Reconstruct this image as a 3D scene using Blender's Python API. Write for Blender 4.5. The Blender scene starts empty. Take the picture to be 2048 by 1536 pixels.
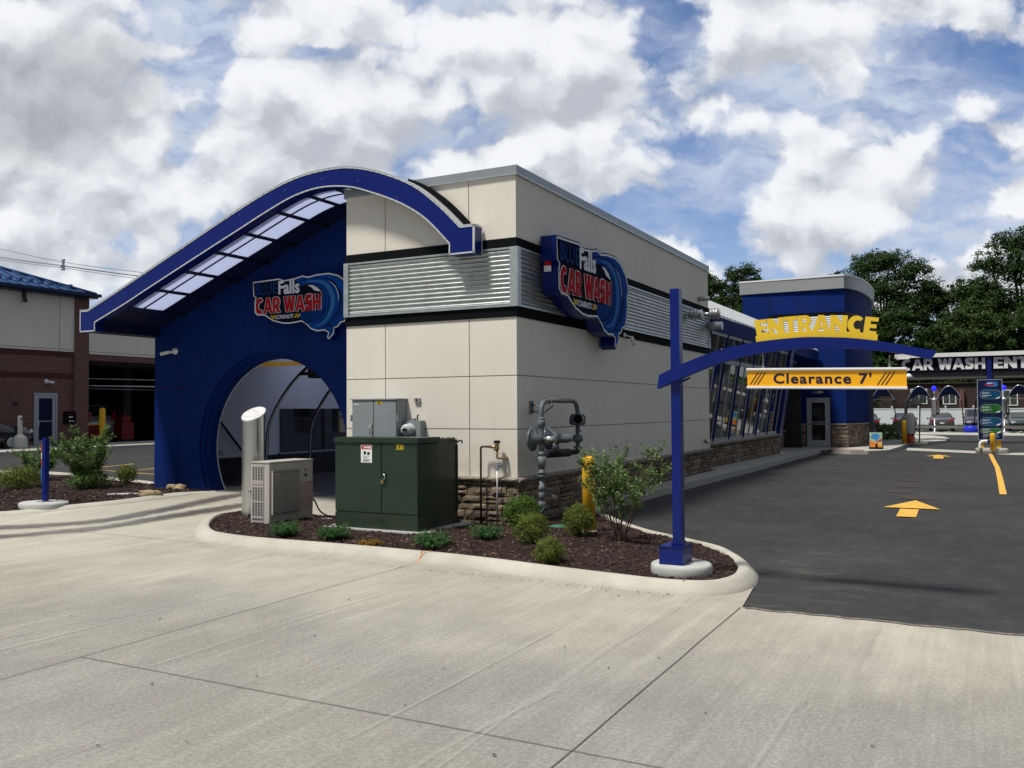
import bpy, bmesh, math, random
import numpy as np
from mathutils import Vector, Matrix, Euler
random.seed(7); np.random.seed(7)
SC = bpy.context.scene
COL = SC.collection
PI = math.pi

# ------------------------------------------------------------------ camera
F_PX, YAW, PITCH, ROLL = 1760.09, 0.4831, 0.0292, -0.0063
CAM = Vector((5.952, -11.503, 1.7996))
fw = Vector((-math.sin(YAW)*math.cos(PITCH), math.cos(YAW)*math.cos(PITCH), math.sin(PITCH)))
r0 = Vector((math.cos(YAW), math.sin(YAW), 0)); u0 = r0.cross(fw)
rr = r0*math.cos(ROLL)+u0*math.sin(ROLL); uu = -r0*math.sin(ROLL)+u0*math.cos(ROLL)
cd = bpy.data.cameras.new('camera'); cam = bpy.data.objects.new('camera', cd); COL.objects.link(cam)
cd.sensor_width = 36; cd.lens = 36*F_PX/2048; cd.clip_end = 2000; cd.clip_start = .05
cam.matrix_world = Matrix(((rr.x, uu.x, -fw.x, CAM.x), (rr.y, uu.y, -fw.y, CAM.y), (rr.z, uu.z, -fw.z, CAM.z), (0, 0, 0, 1)))
SC.camera = cam
SC.view_settings.view_transform = 'Standard'; SC.view_settings.look = 'None'
SC.view_settings.exposure = 0.0; SC.view_settings.gamma = 1.0
SC.cycles.max_bounces = 8; SC.cycles.transparent_max_bounces = 12
SC.cycles.sample_clamp_indirect = 6

# ------------------------------------------------------------------ sun
SUND = Vector((-.25, -.42, 1)).normalized()
sd = bpy.data.lights.new('sun', 'SUN'); sd.energy = 4.7; sd.angle = math.radians(8); sd.color = (1, .95, .86)
so = bpy.data.objects.new('sun', sd); COL.objects.link(so)
so.rotation_euler = (-SUND).to_track_quat('-Z', 'Y').to_euler(); so.location = (0, 0, 30)

# ------------------------------------------------------------------ world: sky + broken clouds
W = bpy.data.worlds.new('World'); SC.world = W; W.use_nodes = True
nt = W.node_tree; nt.nodes.clear()
class NB:
    def __init__(s, nt): s.nt = nt
    def n(s, typ, **kw):
        nd = s.nt.nodes.new(typ)
        for k, v in kw.items(): setattr(nd, k, v)
        return nd
    def put(s, sock, v):
        if hasattr(v, 'is_output') or hasattr(v, 'links'): s.nt.links.new(v, sock)
        else: sock.default_value = v
    def m(s, op, a, b=None, c=None, clamp=False):
        nd = s.n('ShaderNodeMath', operation=op, use_clamp=clamp)
        s.put(nd.inputs[0], a)
        if b is not None: s.put(nd.inputs[1], b)
        if c is not None: s.put(nd.inputs[2], c)
        return nd.outputs[0]
    def v(s, op, a, b=None, out=0):
        nd = s.n('ShaderNodeVectorMath', operation=op)
        s.put(nd.inputs[0], a)
        if b is not None: s.put(nd.inputs[1], b)
        return nd.outputs[out]
    def ss(s, x, lo, hi):
        nd = s.n('ShaderNodeMapRange', interpolation_type='SMOOTHSTEP')
        s.put(nd.inputs['Value'], x); nd.inputs['From Min'].default_value = lo; nd.inputs['From Max'].default_value = hi
        return nd.outputs[0]
    def noise(s, vec, scale, detail=5, rough=.55, dist=0.0, out=0):
        nd = s.n('ShaderNodeTexNoise'); nd.inputs['Scale'].default_value = scale; nd.inputs['Detail'].default_value = detail
        nd.inputs['Roughness'].default_value = rough; nd.inputs['Distortion'].default_value = dist
        if vec is not None: s.put(nd.inputs['Vector'], vec)
        return nd.outputs[out]
    def mix(s, f, a, b):
        nd = s.n('ShaderNodeMix', data_type='RGBA')
        s.put(nd.inputs[0], f); s.put(nd.inputs[6], a); s.put(nd.inputs[7], b)
        return nd.outputs[2]
b = NB(nt)
sky = b.n('ShaderNodeTexSky', sky_type='NISHITA'); sky.sun_disc = False
sky.sun_elevation = math.asin(SUND.z); sky.sun_rotation = math.atan2(SUND.x, SUND.y)
sky.altitude = 300; sky.air_density = 1.0; sky.dust_density = .6; sky.ozone_density = 2.0
tc = b.n('ShaderNodeTexCoord'); D = tc.outputs['Generated']
F0 = (-math.sin(.483), math.cos(.483), 0); R0 = (math.cos(.483), math.sin(.483), 0)
df = b.v('DOT_PRODUCT', D, F0, 1); dr = b.v('DOT_PRODUCT', D, R0, 1)
sp = b.n('ShaderNodeSeparateXYZ'); b.put(sp.inputs[0], D)
dz = sp.outputs[2]
dfc = b.m('MAXIMUM', df, .15)
U = b.m('DIVIDE', dr, dfc); V = b.m('DIVIDE', dz, dfc)      # fixed compass direction, tangent coordinates
uv = b.n('ShaderNodeCombineXYZ'); b.put(uv.inputs[0], U); b.put(uv.inputs[1], V); b.put(uv.inputs[2], 0.0)
UV = uv.outputs[0]
# warp
w1 = b.noise(UV, 2.6, 8, .6, 0, 1)
w1c = b.v('MULTIPLY', b.v('SUBTRACT', w1, (.5, .5, .5)), (.26, .20, 0))
w2 = b.noise(UV, 13, 5, .6, 0, 1)
w2c = b.v('MULTIPLY', b.v('SUBTRACT', w2, (.5, .5, .5)), (.06, .06, 0))
UVw = b.v('ADD', UV, b.v('ADD', w1c, w2c))
front = b.ss(df, .12, .4)
def blob(px, py, rx, ry):
    u = (px-1024)/1760; v = (819-py)/1760
    d = b.v('MULTIPLY', b.v('SUBTRACT', UVw, (u, v, 0)), (1760/rx, 1760/ry, 0))
    l = b.v('LENGTH', d, None, 1)
    x = b.m('SUBTRACT', 1.0, l, None, True)
    s2 = b.n('ShaderNodeSeparateXYZ'); b.put(s2.inputs[0], d)
    return x, b.m('MULTIPLY', x, s2.outputs[1])
BL = [(90, 120, 380, 300), (300, 250, 220, 130), (640, 270, 330, 300), (1070, 210, 420, 300), (1180, 330, 300, 140), (720, 60, 260, 120),
      (1750, 40, 440, 170), (1610, 375, 230, 180), (250, 370, 460, 130), (120, 500, 320, 130), (400, 500, 240, 110),
      (1300, 465, 130, 70), (1960, 570, 200, 90), (2040, 420, 150, 60), (960, 120, 300, 170), (640, 540, 330, 130), (1020, 700, 500, 130)]
acc = None; sh = None
for q in BL:
    x, y = blob(*q)
    acc = x if acc is None else b.m('MAXIMUM', acc, x)
    sh = y if sh is None else b.m('ADD', sh, y)
neg = None
for q in [(335, 50, 130, 200), (390, 190, 110, 130), (960, 215, 120, 90), (1400, 80, 140, 100), (640, 130, 150, 60), (420, 425, 130, 70), (270, 440, 90, 50), (1900, 150, 260, 80), (1460, 330, 260, 120), (1250, 390, 140, 60), (1800, 470, 240, 60)]:
    x, y = blob(*q)
    neg = x if neg is None else b.m('MAXIMUM', neg, x)
UVs = b.v('ADD', UV, w2c); STR = (1.0, 1.35, 1)
def fld(p):
    def vor(sc):
        n_ = b.n('ShaderNodeTexVoronoi', feature='F1'); n_.inputs['Scale'].default_value = sc; b.put(n_.inputs['Vector'], p); return n_.outputs['Distance']
    v_ = b.m('ADD', b.m('MULTIPLY', b.m('SUBTRACT', .42, vor(11)), .30), b.m('MULTIPLY', b.m('SUBTRACT', .42, vor(26)), .13))
    return b.m('ADD', b.noise(p, 5.2, 8, .54, .1), v_)
fb = fld(b.v('MULTIPLY', UVs, STR)); fb2 = fld(b.v('MULTIPLY', b.v('ADD', UVs, (-.010, .026, 0)), STR))
fbn = b.m('SUBTRACT', fb, .5)
acc2 = b.m('ADD', b.m('SUBTRACT', b.m('MULTIPLY', acc, .85), b.m('MULTIPLY', neg, .62)), b.m('ADD', b.m('MULTIPLY', fbn, 2.5), .20))
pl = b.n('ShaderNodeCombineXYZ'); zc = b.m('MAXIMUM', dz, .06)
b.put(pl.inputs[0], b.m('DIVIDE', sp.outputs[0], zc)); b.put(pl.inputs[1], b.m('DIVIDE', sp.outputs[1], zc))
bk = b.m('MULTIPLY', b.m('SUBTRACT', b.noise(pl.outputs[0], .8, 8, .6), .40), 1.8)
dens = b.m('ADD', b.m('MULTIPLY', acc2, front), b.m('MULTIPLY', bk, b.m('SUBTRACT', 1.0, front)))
puff = b.ss(dens, -.04, .36)
# thin streaky layer
st = b.v('MULTIPLY', UVw, (1.0, 2.4, 1))
th1 = b.ss(b.noise(b.v('MULTIPLY', UVs, (1.0, 2.3, 1)), 17, 6, .58, 0), .30, .66); th2 = b.ss(b.noise(b.v('MULTIPLY', UVs, (1.0, 2.0, 1)), 4.0, 5, .55, 0), .30, .62)
thin = b.m('ADD', b.m('MULTIPLY', b.m('MULTIPLY', th1, th2), .62), b.m('MULTIPLY', th2, .50))
lowh = b.ss(V, .30, 0.02)     # hazier to the horizon
thin = b.m('MAXIMUM', thin, b.m('MULTIPLY', lowh, .55))
skyc = b.v('MULTIPLY', sky.outputs[0], (.080, .094, .118))
c1 = b.mix(thin, skyc, (.56, .63, .78, 1))
# puff shade: lit upper edges, grey undersides
lit = b.m('MULTIPLY', b.m('SUBTRACT', fb, fb2), 4.2)
grey = b.m('ADD', b.m('ADD', lit, b.m('MULTIPLY', sh, .7)), b.m('MULTIPLY', b.ss(dens, .3, 1.3), -.22))
grey = b.ss(grey, -.80, .52)
cc = b.mix(grey, (.50, .53, .585, 1), (.93, .945, .965, 1))
# the heavy grey cloud at the upper left
gx, gy = blob(110, 185, 330, 170)
cc = b.mix(b.m('MULTIPLY', b.ss(gx, 0, .6), .55), cc, (.30, .32, .35, 1))
c2 = b.mix(b.m('MULTIPLY', puff, .96), c1, cc)
dim = b.m('ADD', .45, b.m('MULTIPLY', b.ss(df, .0, .45), .55))    # unseen sky behind the viewer darkened to cut fill light
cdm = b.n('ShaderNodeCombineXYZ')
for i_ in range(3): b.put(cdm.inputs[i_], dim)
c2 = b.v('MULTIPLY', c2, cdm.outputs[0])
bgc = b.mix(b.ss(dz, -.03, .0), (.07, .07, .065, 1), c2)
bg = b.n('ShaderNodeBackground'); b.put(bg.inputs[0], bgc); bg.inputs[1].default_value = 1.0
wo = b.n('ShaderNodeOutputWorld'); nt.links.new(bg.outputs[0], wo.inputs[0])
W.cycles.sampling_method = 'MANUAL'; W.cycles.sample_map_resolution = 512

# ------------------------------------------------------------------ materials
MATS = {}
def M(name, col, rough=.6, metal=0.0, var=0.0, vs=3.0, bump=0.0, bs=60.0, coat=0.0, spec=.22, island=0.0, emit=None, es=0.0, trans=0.0, fine=0.0, fs=200., stretch=None):
    if name in MATS: return MATS[name]
    m = bpy.data.materials.new(name); m.use_nodes = True; MATS[name] = m
    t = m.node_tree; q = NB(t); p = t.nodes['Principled BSDF']
    p.inputs['Roughness'].default_value = rough; p.inputs['Metallic'].default_value = metal
    p.inputs['Specular IOR Level'].default_value = spec
    c = (*col[:3], 1); out = None
    p.inputs['Base Color'].default_value = c
    co = q.n('ShaderNodeTexCoord').outputs['Object']
    if stretch: co = q.v('MULTIPLY', co, stretch)
    if var:
        f = q.noise(co, vs, 6, .6)
        f = q.ss(f, .3, .7)
        out = q.mix(f, tuple(x*(1-var) for x in col[:3])+(1,), tuple(min(1, x*(1+var)) for x in col[:3])+(1,))
    if fine:
        f = q.ss(q.noise(co, fs, 3, .6), .3, .7)
        k = q.m('ADD', q.m('MULTIPLY', f, 2*fine), 1-fine)
        cx = q.n('ShaderNodeCombineXYZ')
        for i in range(3): q.put(cx.inputs[i], k)
        out = q.v('MULTIPLY', out if out is not None else c[:3], cx.outputs[0])
    if island:
        g = q.n('ShaderNodeNewGeometry')
        k = q.m('ADD', q.m('MULTIPLY', g.outputs['Random Per Island'], 2*island), 1-island)
        cx = q.n('ShaderNodeCombineXYZ')
        for i in range(3): q.put(cx.inputs[i], k)
        out = q.v('MULTIPLY', out if out is not None else c[:3], cx.outputs[0])
    if out is not None: t.links.new(out, p.inputs['Base Color'])
    if bump:
        bp = q.n('ShaderNodeBump'); bp.inputs['Strength'].default_value = bump; bp.inputs['Distance'].default_value = .01
        t.links.new(q.noise(co, bs, 5, .6), bp.inputs['Height']); t.links.new(bp.outputs[0], p.inputs['Normal'])
    if coat: p.inputs['Coat Weight'].default_value = coat; p.inputs['Coat Roughness'].default_value = .08
    if emit: p.inputs['Emission Color'].default_value = (*emit, 1); p.inputs['Emission Strength'].default_value = es
    if trans: p.inputs['Transmission Weight'].default_value = trans
    return m
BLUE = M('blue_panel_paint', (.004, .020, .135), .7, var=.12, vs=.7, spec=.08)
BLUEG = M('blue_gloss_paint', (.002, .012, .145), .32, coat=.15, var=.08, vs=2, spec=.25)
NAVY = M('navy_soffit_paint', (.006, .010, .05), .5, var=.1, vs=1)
NAVYJ = M('navy_joint', (.004, .007, .03), .7)
CREAM = M('cream_stucco', (.73, .70, .63), .9, var=.035, vs=.9, bump=.35, bs=160, spec=.2, fine=.03, fs=90)
CREAMJ = M('stucco_joint', (.30, .27, .22), .9)
BLACK = M('black_trim', (.006, .007, .009), .85, var=.1, spec=.06)
GALV = M('galvanized_steel', (.47, .51, .50), .36, .9, var=.12, vs=6)
GALVT = M('galvanized_trim', (.50, .55, .55), .42, .75, var=.12, vs=9)
COPING = M('grey_coping_metal', (.30, .33, .36), .42, .35, var=.05)
SILV = M('silver_edge_trim', (.72, .74, .75), .35, .4)
WHITE = M('white_paint', (.78, .79, .80), .45, var=.03)
ALU = M('aluminium_frame', (.40, .43, .46), .4, .5, var=.05)
STEEL = M('brushed_stainless', (.62, .62, .60), .26, 1.0, var=.10, vs=4, bump=.06, bs=40, stretch=(8, 8, .6))
GREYE = M('grey_enclosure_paint', (.23, .26, .28), .45, var=.06, vs=4)
GREEN = M('transformer_green_paint', (.017, .036, .022), .33, var=.12, vs=2.0, coat=.1, spec=.35)
AC = M('ac_casing_paint', (.42, .40, .37), .5, var=.05, vs=3)
ACD = M('ac_dark_grille', (.05, .05, .05), .7)
PIPE = M('grey_pipe_paint', (.12, .14, .155), .42, var=.15, vs=12)
BRASS = M('weathered_brass', (.35, .26, .14), .4, .8, var=.3, vs=40)
COPPER = M('dark_copper_pipe', (.06, .045, .035), .5, .4, var=.3, vs=10)
YEL = M('safety_yellow_paint', (.72, .40, .02), .4, var=.1, vs=5)
YLET = M('yellow_letter_paint', (.74, .50, .035), .42, var=.04)
ORG = M('clearance_amber_face', (.86, .42, .016), .4, var=.03)
INK = M('dark_navy_ink', (.012, .010, .045), .5)
RED = M('red_letter_face', (.40, .012, .018), .8, spec=.05)
DKFACE = M('logo_dark_face', (.007, .010, .022), .85, spec=.03)
LB1 = M('logo_blue_mid', (.005, .060, .30), .8, spec=.05, var=.15, vs=2)
LB2 = M('logo_blue_deep', (.005, .036, .18), .8, spec=.05, var=.15, vs=2)
LB3 = M('logo_blue_light', (.035, .16, .42), .8, spec=.05, var=.1, vs=3)
LBT = M('logo_blue_letter', (.006, .035, .16), .8, spec=.05)
LW = M('logo_white', (.66, .68, .74), .5)
GLASSD = M('dark_tinted_glass', (.012, .014, .015), .04, spec=.9, coat=.3)
DARKI = M('dark_interior', (.03, .031, .033), .8, var=.3, vs=2)
WPANEL = M('white_wash_panel', (.62, .66, .70), .45, var=.05, vs=.8)
RUB = M('black_rubber', (.012, .012, .012), .7, var=.2, vs=20)
BRUSH = M('black_mitter_cloth', (.02, .02, .022), .8, island=.5)
BRICK_D = None
CONCK = M('curb_concrete', (.42, .405, .355), .85, var=.10, vs=2.2, bump=.3, bs=90, fine=.06, fs=60)
WALK = M('walk_concrete', (.36, .355, .325), .85, var=.08, vs=1.4, bump=.2, bs=90, fine=.05, fs=60)
PADC = M('pad_concrete', (.40, .41, .40), .8, var=.10, vs=4, bump=.3, bs=60)
STONE = M('ledge_stone', (.17, .135, .10), .9, var=.30, vs=7, bump=.9, bs=22, island=.42, fine=.2, fs=35)
STONEC = M('stone_cap', (.24, .215, .18), .9, var=.22, vs=9, bump=.9, bs=26, fine=.12, fs=40)
MORT = M('mortar', (.05, .045, .04), .95)
BARK = M('bark', (.10, .075, .05), .9, var=.3, vs=12)
def foliage(name, a, c, tr=.25):
    m = bpy.data.materials.new(name); m.use_nodes = True; t = m.node_tree; q = NB(t); p = t.nodes['Principled BSDF']
    g = q.n('ShaderNodeNewGeometry')
    f = g.outputs['Random Per Island']
    colr = q.mix(f, (*a, 1), (*c, 1))
    t.links.new(colr, p.inputs['Base Color']); p.inputs['Roughness'].default_value = .6; p.inputs['Specular IOR Level'].default_value = .15
    tl = q.n('ShaderNodeBsdfTranslucent'); t.links.new(colr, tl.inputs[0])
    ms = q.n('ShaderNodeMixShader'); ms.inputs[0].default_value = tr
    t.links.new(p.outputs[0], ms.inputs[1]); t.links.new(tl.outputs[0], ms.inputs[2])
    t.links.new(ms.outputs[0], t.nodes['Material Output'].inputs[0])
    return m
LEAF_T = foliage('tree_leaves', (.022, .052, .014), (.050, .098, .024), .25)
LEAF_T2 = foliage('tree_leaves_pale', (.022, .05, .014), (.07, .12, .03))
LEAF_B = foliage('box_leaves', (.045, .10, .018), (.12, .20, .035))
LEAF_Y = foliage('spirea_leaves', (.07, .12, .02), (.17, .20, .04))
LEAF_J = foliage('juniper_needles', (.028, .095, .030), (.085, .20, .06), .15)
LEAF_H = foliage('shrub_leaves', (.055, .12, .03), (.15, .24, .07))
FLOW = foliage('pale_flower_buds', (.28, .34, .16), (.45, .5, .28))
RUST = foliage('rusty_dry_foliage', (.18, .09, .015), (.32, .19, .03), .1)
GRASSM = foliage('grass_blades', (.03, .07, .012), (.07, .13, .025))
def mat_concrete():
    m = bpy.data.materials.new('slab_concrete'); m.use_nodes = True; t = m.node_tree; q = NB(t); p = t.nodes['Principled BSDF']
    co = q.n('ShaderNodeTexCoord').outputs['Object']
    s3 = q.n('ShaderNodeSeparateXYZ'); q.put(s3.inputs[0], co)
    big = q.ss(q.noise(co, .16, 5, .55, .4), .34, .66)
    warm = q.ss(q.noise(q.v('ADD', co, (31, 7, 0)), .30, 4, .5), .35, .65)
    # bright-to-shaded change painted into the slab colour: greyer and coarser further out
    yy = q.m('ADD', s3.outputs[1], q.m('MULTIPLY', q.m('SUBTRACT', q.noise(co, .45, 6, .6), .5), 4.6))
    slab_shade = q.ss(q.m('ADD', yy, q.m('MULTIPLY', s3.outputs[0], -.10)), -4.0, -6.4)
    c = q.mix(slab_shade, (.53, .505, .43, 1), (.285, .28, .255, 1))
    c = q.mix(q.m('MULTIPLY', big, .30), c, (.27, .265, .24, 1))
    c = q.mix(q.m('MULTIPLY', warm, .28), c, (.36, .315, .25, 1))
    # broom streaks, along y and fine
    st = q.noise(q.v('MULTIPLY', co, (26, .8, 1)), 1.0, 4, .7)
    st2 = q.noise(q.v('MULTIPLY', co, (5, .35, 1)), 1.0, 5, .7)
    k = q.m('ADD', .87, q.m('ADD', q.m('MULTIPLY', q.ss(st, .35, .75), .12), q.m('MULTIPLY', q.ss(st2, .45, .8), .16)))
    ag = q.ss(q.noise(co, 34, 5, .75), .38, .66)
    ag2 = q.ss(q.noise(co, 90, 3, .7), .35, .65)
    mot = q.ss(q.noise(q.v('MULTIPLY', co, (1.6, .9, 1)), 1.1, 9, .72, .3), .36, .66)
    scr = q.ss(q.noise(q.v('MULTIPLY', q.v('ADD', co, (3, 1, 0)), (3.2, .16, 1)), 1.0, 3, .6), .60, .72)
    agk = q.m('ADD', .09, q.m('MULTIPLY', slab_shade, .24))
    k = q.m('MULTIPLY', k, q.m('ADD', .74, q.m('ADD', q.m('MULTIPLY', ag, agk), q.m('MULTIPLY', ag2, .16))))
    k = q.m('MULTIPLY', k, q.m('ADD', .90, q.m('ADD', q.m('MULTIPLY', mot, .16), q.m('MULTIPLY', scr, .10))))
    cx = q.n('ShaderNodeCombineXYZ')
    for i in range(3): q.put(cx.inputs[i], k)
    t.links.new(q.v('MULTIPLY', c, cx.outputs[0]), p.inputs['Base Color'])
    p.inputs['Roughness'].default_value = .82; p.inputs['Specular IOR Level'].default_value = .35
    bp = q.n('ShaderNodeBump'); bp.inputs['Strength'].default_value = .35; bp.inputs['Distance'].default_value = .006
    t.links.new(q.m('ADD', st, ag), bp.inputs['Height']); t.links.new(bp.outputs[0], p.inputs['Normal'])
    return m
def mat_asphalt():
    m = bpy.data.materials.new('asphalt'); m.use_nodes = True; t = m.node_tree; q = NB(t); p = t.nodes['Principled BSDF']
    co = q.n('ShaderNodeTexCoord').outputs['Object']
    big = q.ss(q.noise(co, .35, 6, .6, .5), .35, .7)
    c = q.mix(big, (.023, .023, .025, 1), (.037, .036, .035, 1))
    md = q.ss(q.noise(q.v('MULTIPLY', co, (1, .45, 1)), 3.2, 8, .72, .5), .44, .70)
    c = q.mix(q.m('MULTIPLY', md, .35), c, (.066, .064, .060, 1))
    s3 = q.n('ShaderNodeSeparateXYZ'); q.put(s3.inputs[0], co)
    # pale dust tracked in near the mouth of the lane
    near = q.m('MULTIPLY', q.ss(s3.outputs[1], 4.0, -2.5), q.ss(s3.outputs[0], 7.5, 3.0))
    dus = q.ss(q.noise(q.v('MULTIPLY', co, (1, 2.4, 1)), 1.3, 8, .7, .6), .46, .72)
    c = q.mix(q.m('MULTIPLY', q.m('MULTIPLY', near, dus), .55), c, (.115, .108, .095, 1))
    ag = q.noise(co, 130, 3, .7); k = q.m('ADD', .62, q.m('MULTIPLY', q.ss(ag, .3, .7), .62))
    sp2 = q.ss(q.noise(co, 24, 2, .5), .70, .74)
    cx = q.n('ShaderNodeCombineXYZ')
    for i in range(3): q.put(cx.inputs[i], k)
    c = q.v('MULTIPLY', c, cx.outputs[0])
    c = q.mix(q.m('MULTIPLY', sp2, .5), c, (.16, .155, .14, 1))
    t.links.new(c, p.inputs['Base Color']); p.inputs['Roughness'].default_value = .85; p.inputs['Specular IOR Level'].default_value = .3
    bp = q.n('ShaderNodeBump'); bp.inputs['Strength'].default_value = .5; bp.inputs['Distance'].default_value = .006
    t.links.new(ag, bp.inputs['Height']); t.links.new(bp.outputs[0], p.inputs['Normal'])
    return m
def mat_mulch():
    m = bpy.data.materials.new('bark_mulch'); m.use_nodes = True; t = m.node_tree; q = NB(t); p = t.nodes['Principled BSDF']
    co = q.n('ShaderNodeTexCoord').outputs['Object']
    vo = q.n('ShaderNodeTexVoronoi'); vo.inputs['Scale'].default_value = 26; q.put(vo.inputs['Vector'], q.v('ADD', co, q.v('MULTIPLY', q.noise(co, 14, 3, .6, 0, 1), (.12, .12, .12))))
    hs = q.n('ShaderNodeSeparateXYZ'); q.put(hs.inputs[0], vo.outputs['Color'])
    c = q.mix(hs.outputs[0], (.017, .010, .009, 1), (.048, .029, .024, 1))
    c = q.mix(q.ss(hs.outputs[1], .93, .97), c, (.16, .11, .09, 1))
    t.links.new(c, p.inputs['Base Color']); p.inputs['Roughness'].default_value = .95; p.inputs['Specular IOR Level'].default_value = .2
    bp = q.n('ShaderNodeBump'); bp.inputs['Strength'].default_value = 1; bp.inputs['Distance'].default_value = .03
    t.links.new(vo.outputs['Distance'], bp.inputs['Height']); t.links.new(bp.outputs[0], p.inputs['Normal'])
    return m
def mat_brick(name, c1, c2, mort, bw, bh, axis):
    m = bpy.data.materials.new(name); m.use_nodes = True; t = m.node_tree; q = NB(t); p = t.nodes['Principled BSDF']
    co = q.n('ShaderNodeTexCoord').outputs['Object']
    s = q.n('ShaderNodeSeparateXYZ'); q.put(s.inputs[0], co)
    cm = q.n('ShaderNodeCombineXYZ'); q.put(cm.inputs[0], s.outputs[axis]); q.put(cm.inputs[1], s.outputs[2])
    br = q.n('ShaderNodeTexBrick'); q.put(br.inputs['Vector'], cm.outputs[0])
    br.inputs['Color1'].default_value = (*c1, 1); br.inputs['Color2'].default_value = (*c2, 1); br.inputs['Mortar'].default_value = (*mort, 1)
    br.inputs['Scale'].default_value = 1; br.inputs['Brick Width'].default_value = bw; br.inputs['Row Height'].default_value = bh
    br.inputs['Mortar Size'].default_value = .012; br.inputs['Bias'].default_value = 0
    f = q.ss(q.noise(co, 2, 5, .6), .3, .7)
    c = q.mix(q.m('MULTIPLY', f, .35), br.outputs[0], (c1[0]*.6, c1[1]*.6, c1[2]*.6, 1))
    t.links.new(c, p.inputs['Base Color']); p.inputs['Roughness'].default_value = .9
    return m
def mat_glass(name, tint, k):
    m = bpy.data.materials.new(name); m.use_nodes = True; t = m.node_tree; q = NB(t); t.nodes.remove(t.nodes['Principled BSDF'])
    tr = q.n('ShaderNodeBsdfTransparent'); tr.inputs[0].default_value = (*tint, 1)
    gl = q.n('ShaderNodeBsdfGlossy'); gl.inputs['Roughness'].default_value = .02; gl.inputs[0].default_value = (.9, .92, .95, 1)
    fr = q.n('ShaderNodeFresnel'); fr.inputs[0].default_value = 1.5
    ms = q.n('ShaderNodeMixShader'); q.put(ms.inputs[0], q.m('ADD', q.m('MULTIPLY', fr.outputs[0], 1.0), k, None, True))
    t.links.new(tr.outputs[0], ms.inputs[1]); t.links.new(gl.outputs[0], ms.inputs[2]); t.links.new(ms.outputs[0], t.nodes['Material Output'].inputs[0])
    return m
def mat_translucent(name, c):
    m = bpy.data.materials.new(name); m.use_nodes = True; t = m.node_tree; q = NB(t); p = t.nodes['Principled BSDF']
    p.inputs['Base Color'].default_value = (*c, 1); p.inputs['Roughness'].default_value = .4
    tl = q.n('ShaderNodeBsdfTranslucent'); tl.inputs[0].default_value = (*c, 1)
    ms = q.n('ShaderNodeMixShader'); ms.inputs[0].default_value = .8
    t.links.new(p.outputs[0], ms.inputs[1]); t.links.new(tl.outputs[0], ms.inputs[2]); t.links.new(ms.outputs[0], t.nodes['Material Output'].inputs[0])
    return m
def mat_stain(name, col, rough, amt, soft=.25, ns=3.0):
    """a real mark lying on the slab; UV.x runs across, soft broken edges"""
    m = bpy.data.materials.new(name); m.use_nodes = True; t = m.node_tree; q = NB(t); p = t.nodes['Principled BSDF']
    p.inputs['Base Color'].default_value = (*col, 1); p.inputs['Roughness'].default_value = rough
    tcn = q.n('ShaderNodeTexCoord'); s = q.n('ShaderNodeSeparateXYZ'); q.put(s.inputs[0], tcn.outputs['UV'])
    x = s.outputs[0]; e = q.m('MINIMUM', x, q.m('SUBTRACT', 1.0, x)); yv = s.outputs[1]
    ey = q.m('MINIMUM', yv, q.m('SUBTRACT', 1.0, yv))
    nz = q.noise(tcn.outputs['Object'], ns, 7, .65); nz2 = q.noise(tcn.outputs['Object'], ns*7, 4, .65)
    e = q.m('ADD', e, q.m('MULTIPLY', q.m('SUBTRACT', nz, .5), .5))
    a = q.m('MULTIPLY', q.ss(e, 0, soft), q.ss(ey, 0, .06))
    nz3 = q.noise(tcn.outputs['Object'], .8, 4, .6)
    a = q.m('MULTIPLY', a, q.m('MULTIPLY', q.m('ADD', .35, q.m('ADD', q.m('MULTIPLY', q.ss(nz2, .3, .7), .30), q.m('MULTIPLY', q.ss(nz3, .35, .65), .35))), amt), None, True)
    tr = q.n('ShaderNodeBsdfTransparent'); ms = q.n('ShaderNodeMixShader')
    q.put(ms.inputs[0], a); t.links.new(tr.outputs[0], ms.inputs[1]); t.links.new(p.outputs[0], ms.inputs[2])
    t.links.new(ms.outputs[0], t.nodes['Material Output'].inputs[0])
    return m
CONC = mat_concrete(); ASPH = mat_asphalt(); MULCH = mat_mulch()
BRICK = mat_brick('red_brick', (.16, .050, .040), (.10, .035, .030), (.17, .14, .12), .22, .075, 1)
BSIDE = mat_brick('brown_siding', (.050, .030, .026), (.034, .021, .018), (.025, .018, .015), .9, .22, 0)
CLEAR = mat_glass('clear_glass', (.72, .78, .76), .05)
POLY = mat_translucent('translucent_panel', (.62, .66, .80))

# ------------------------------------------------------------------ ground height
def S(t):
    t = 0 if t < 0 else (1 if t > 1 else t); return t*t*(3-2*t)
def G(x, y):
    g = .22*S((-x-2.5)/4.5)*S((y+4.5)/5)+.25*S((-x-10)/20)
    g += .10*S((y+1)/5)*(1-S((y-8)/18))*S((x+3)/3)*S((2.4-x)/1.6) if x > -3 else 0
    g -= .1*S((y-35)/25)
    return g

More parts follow.
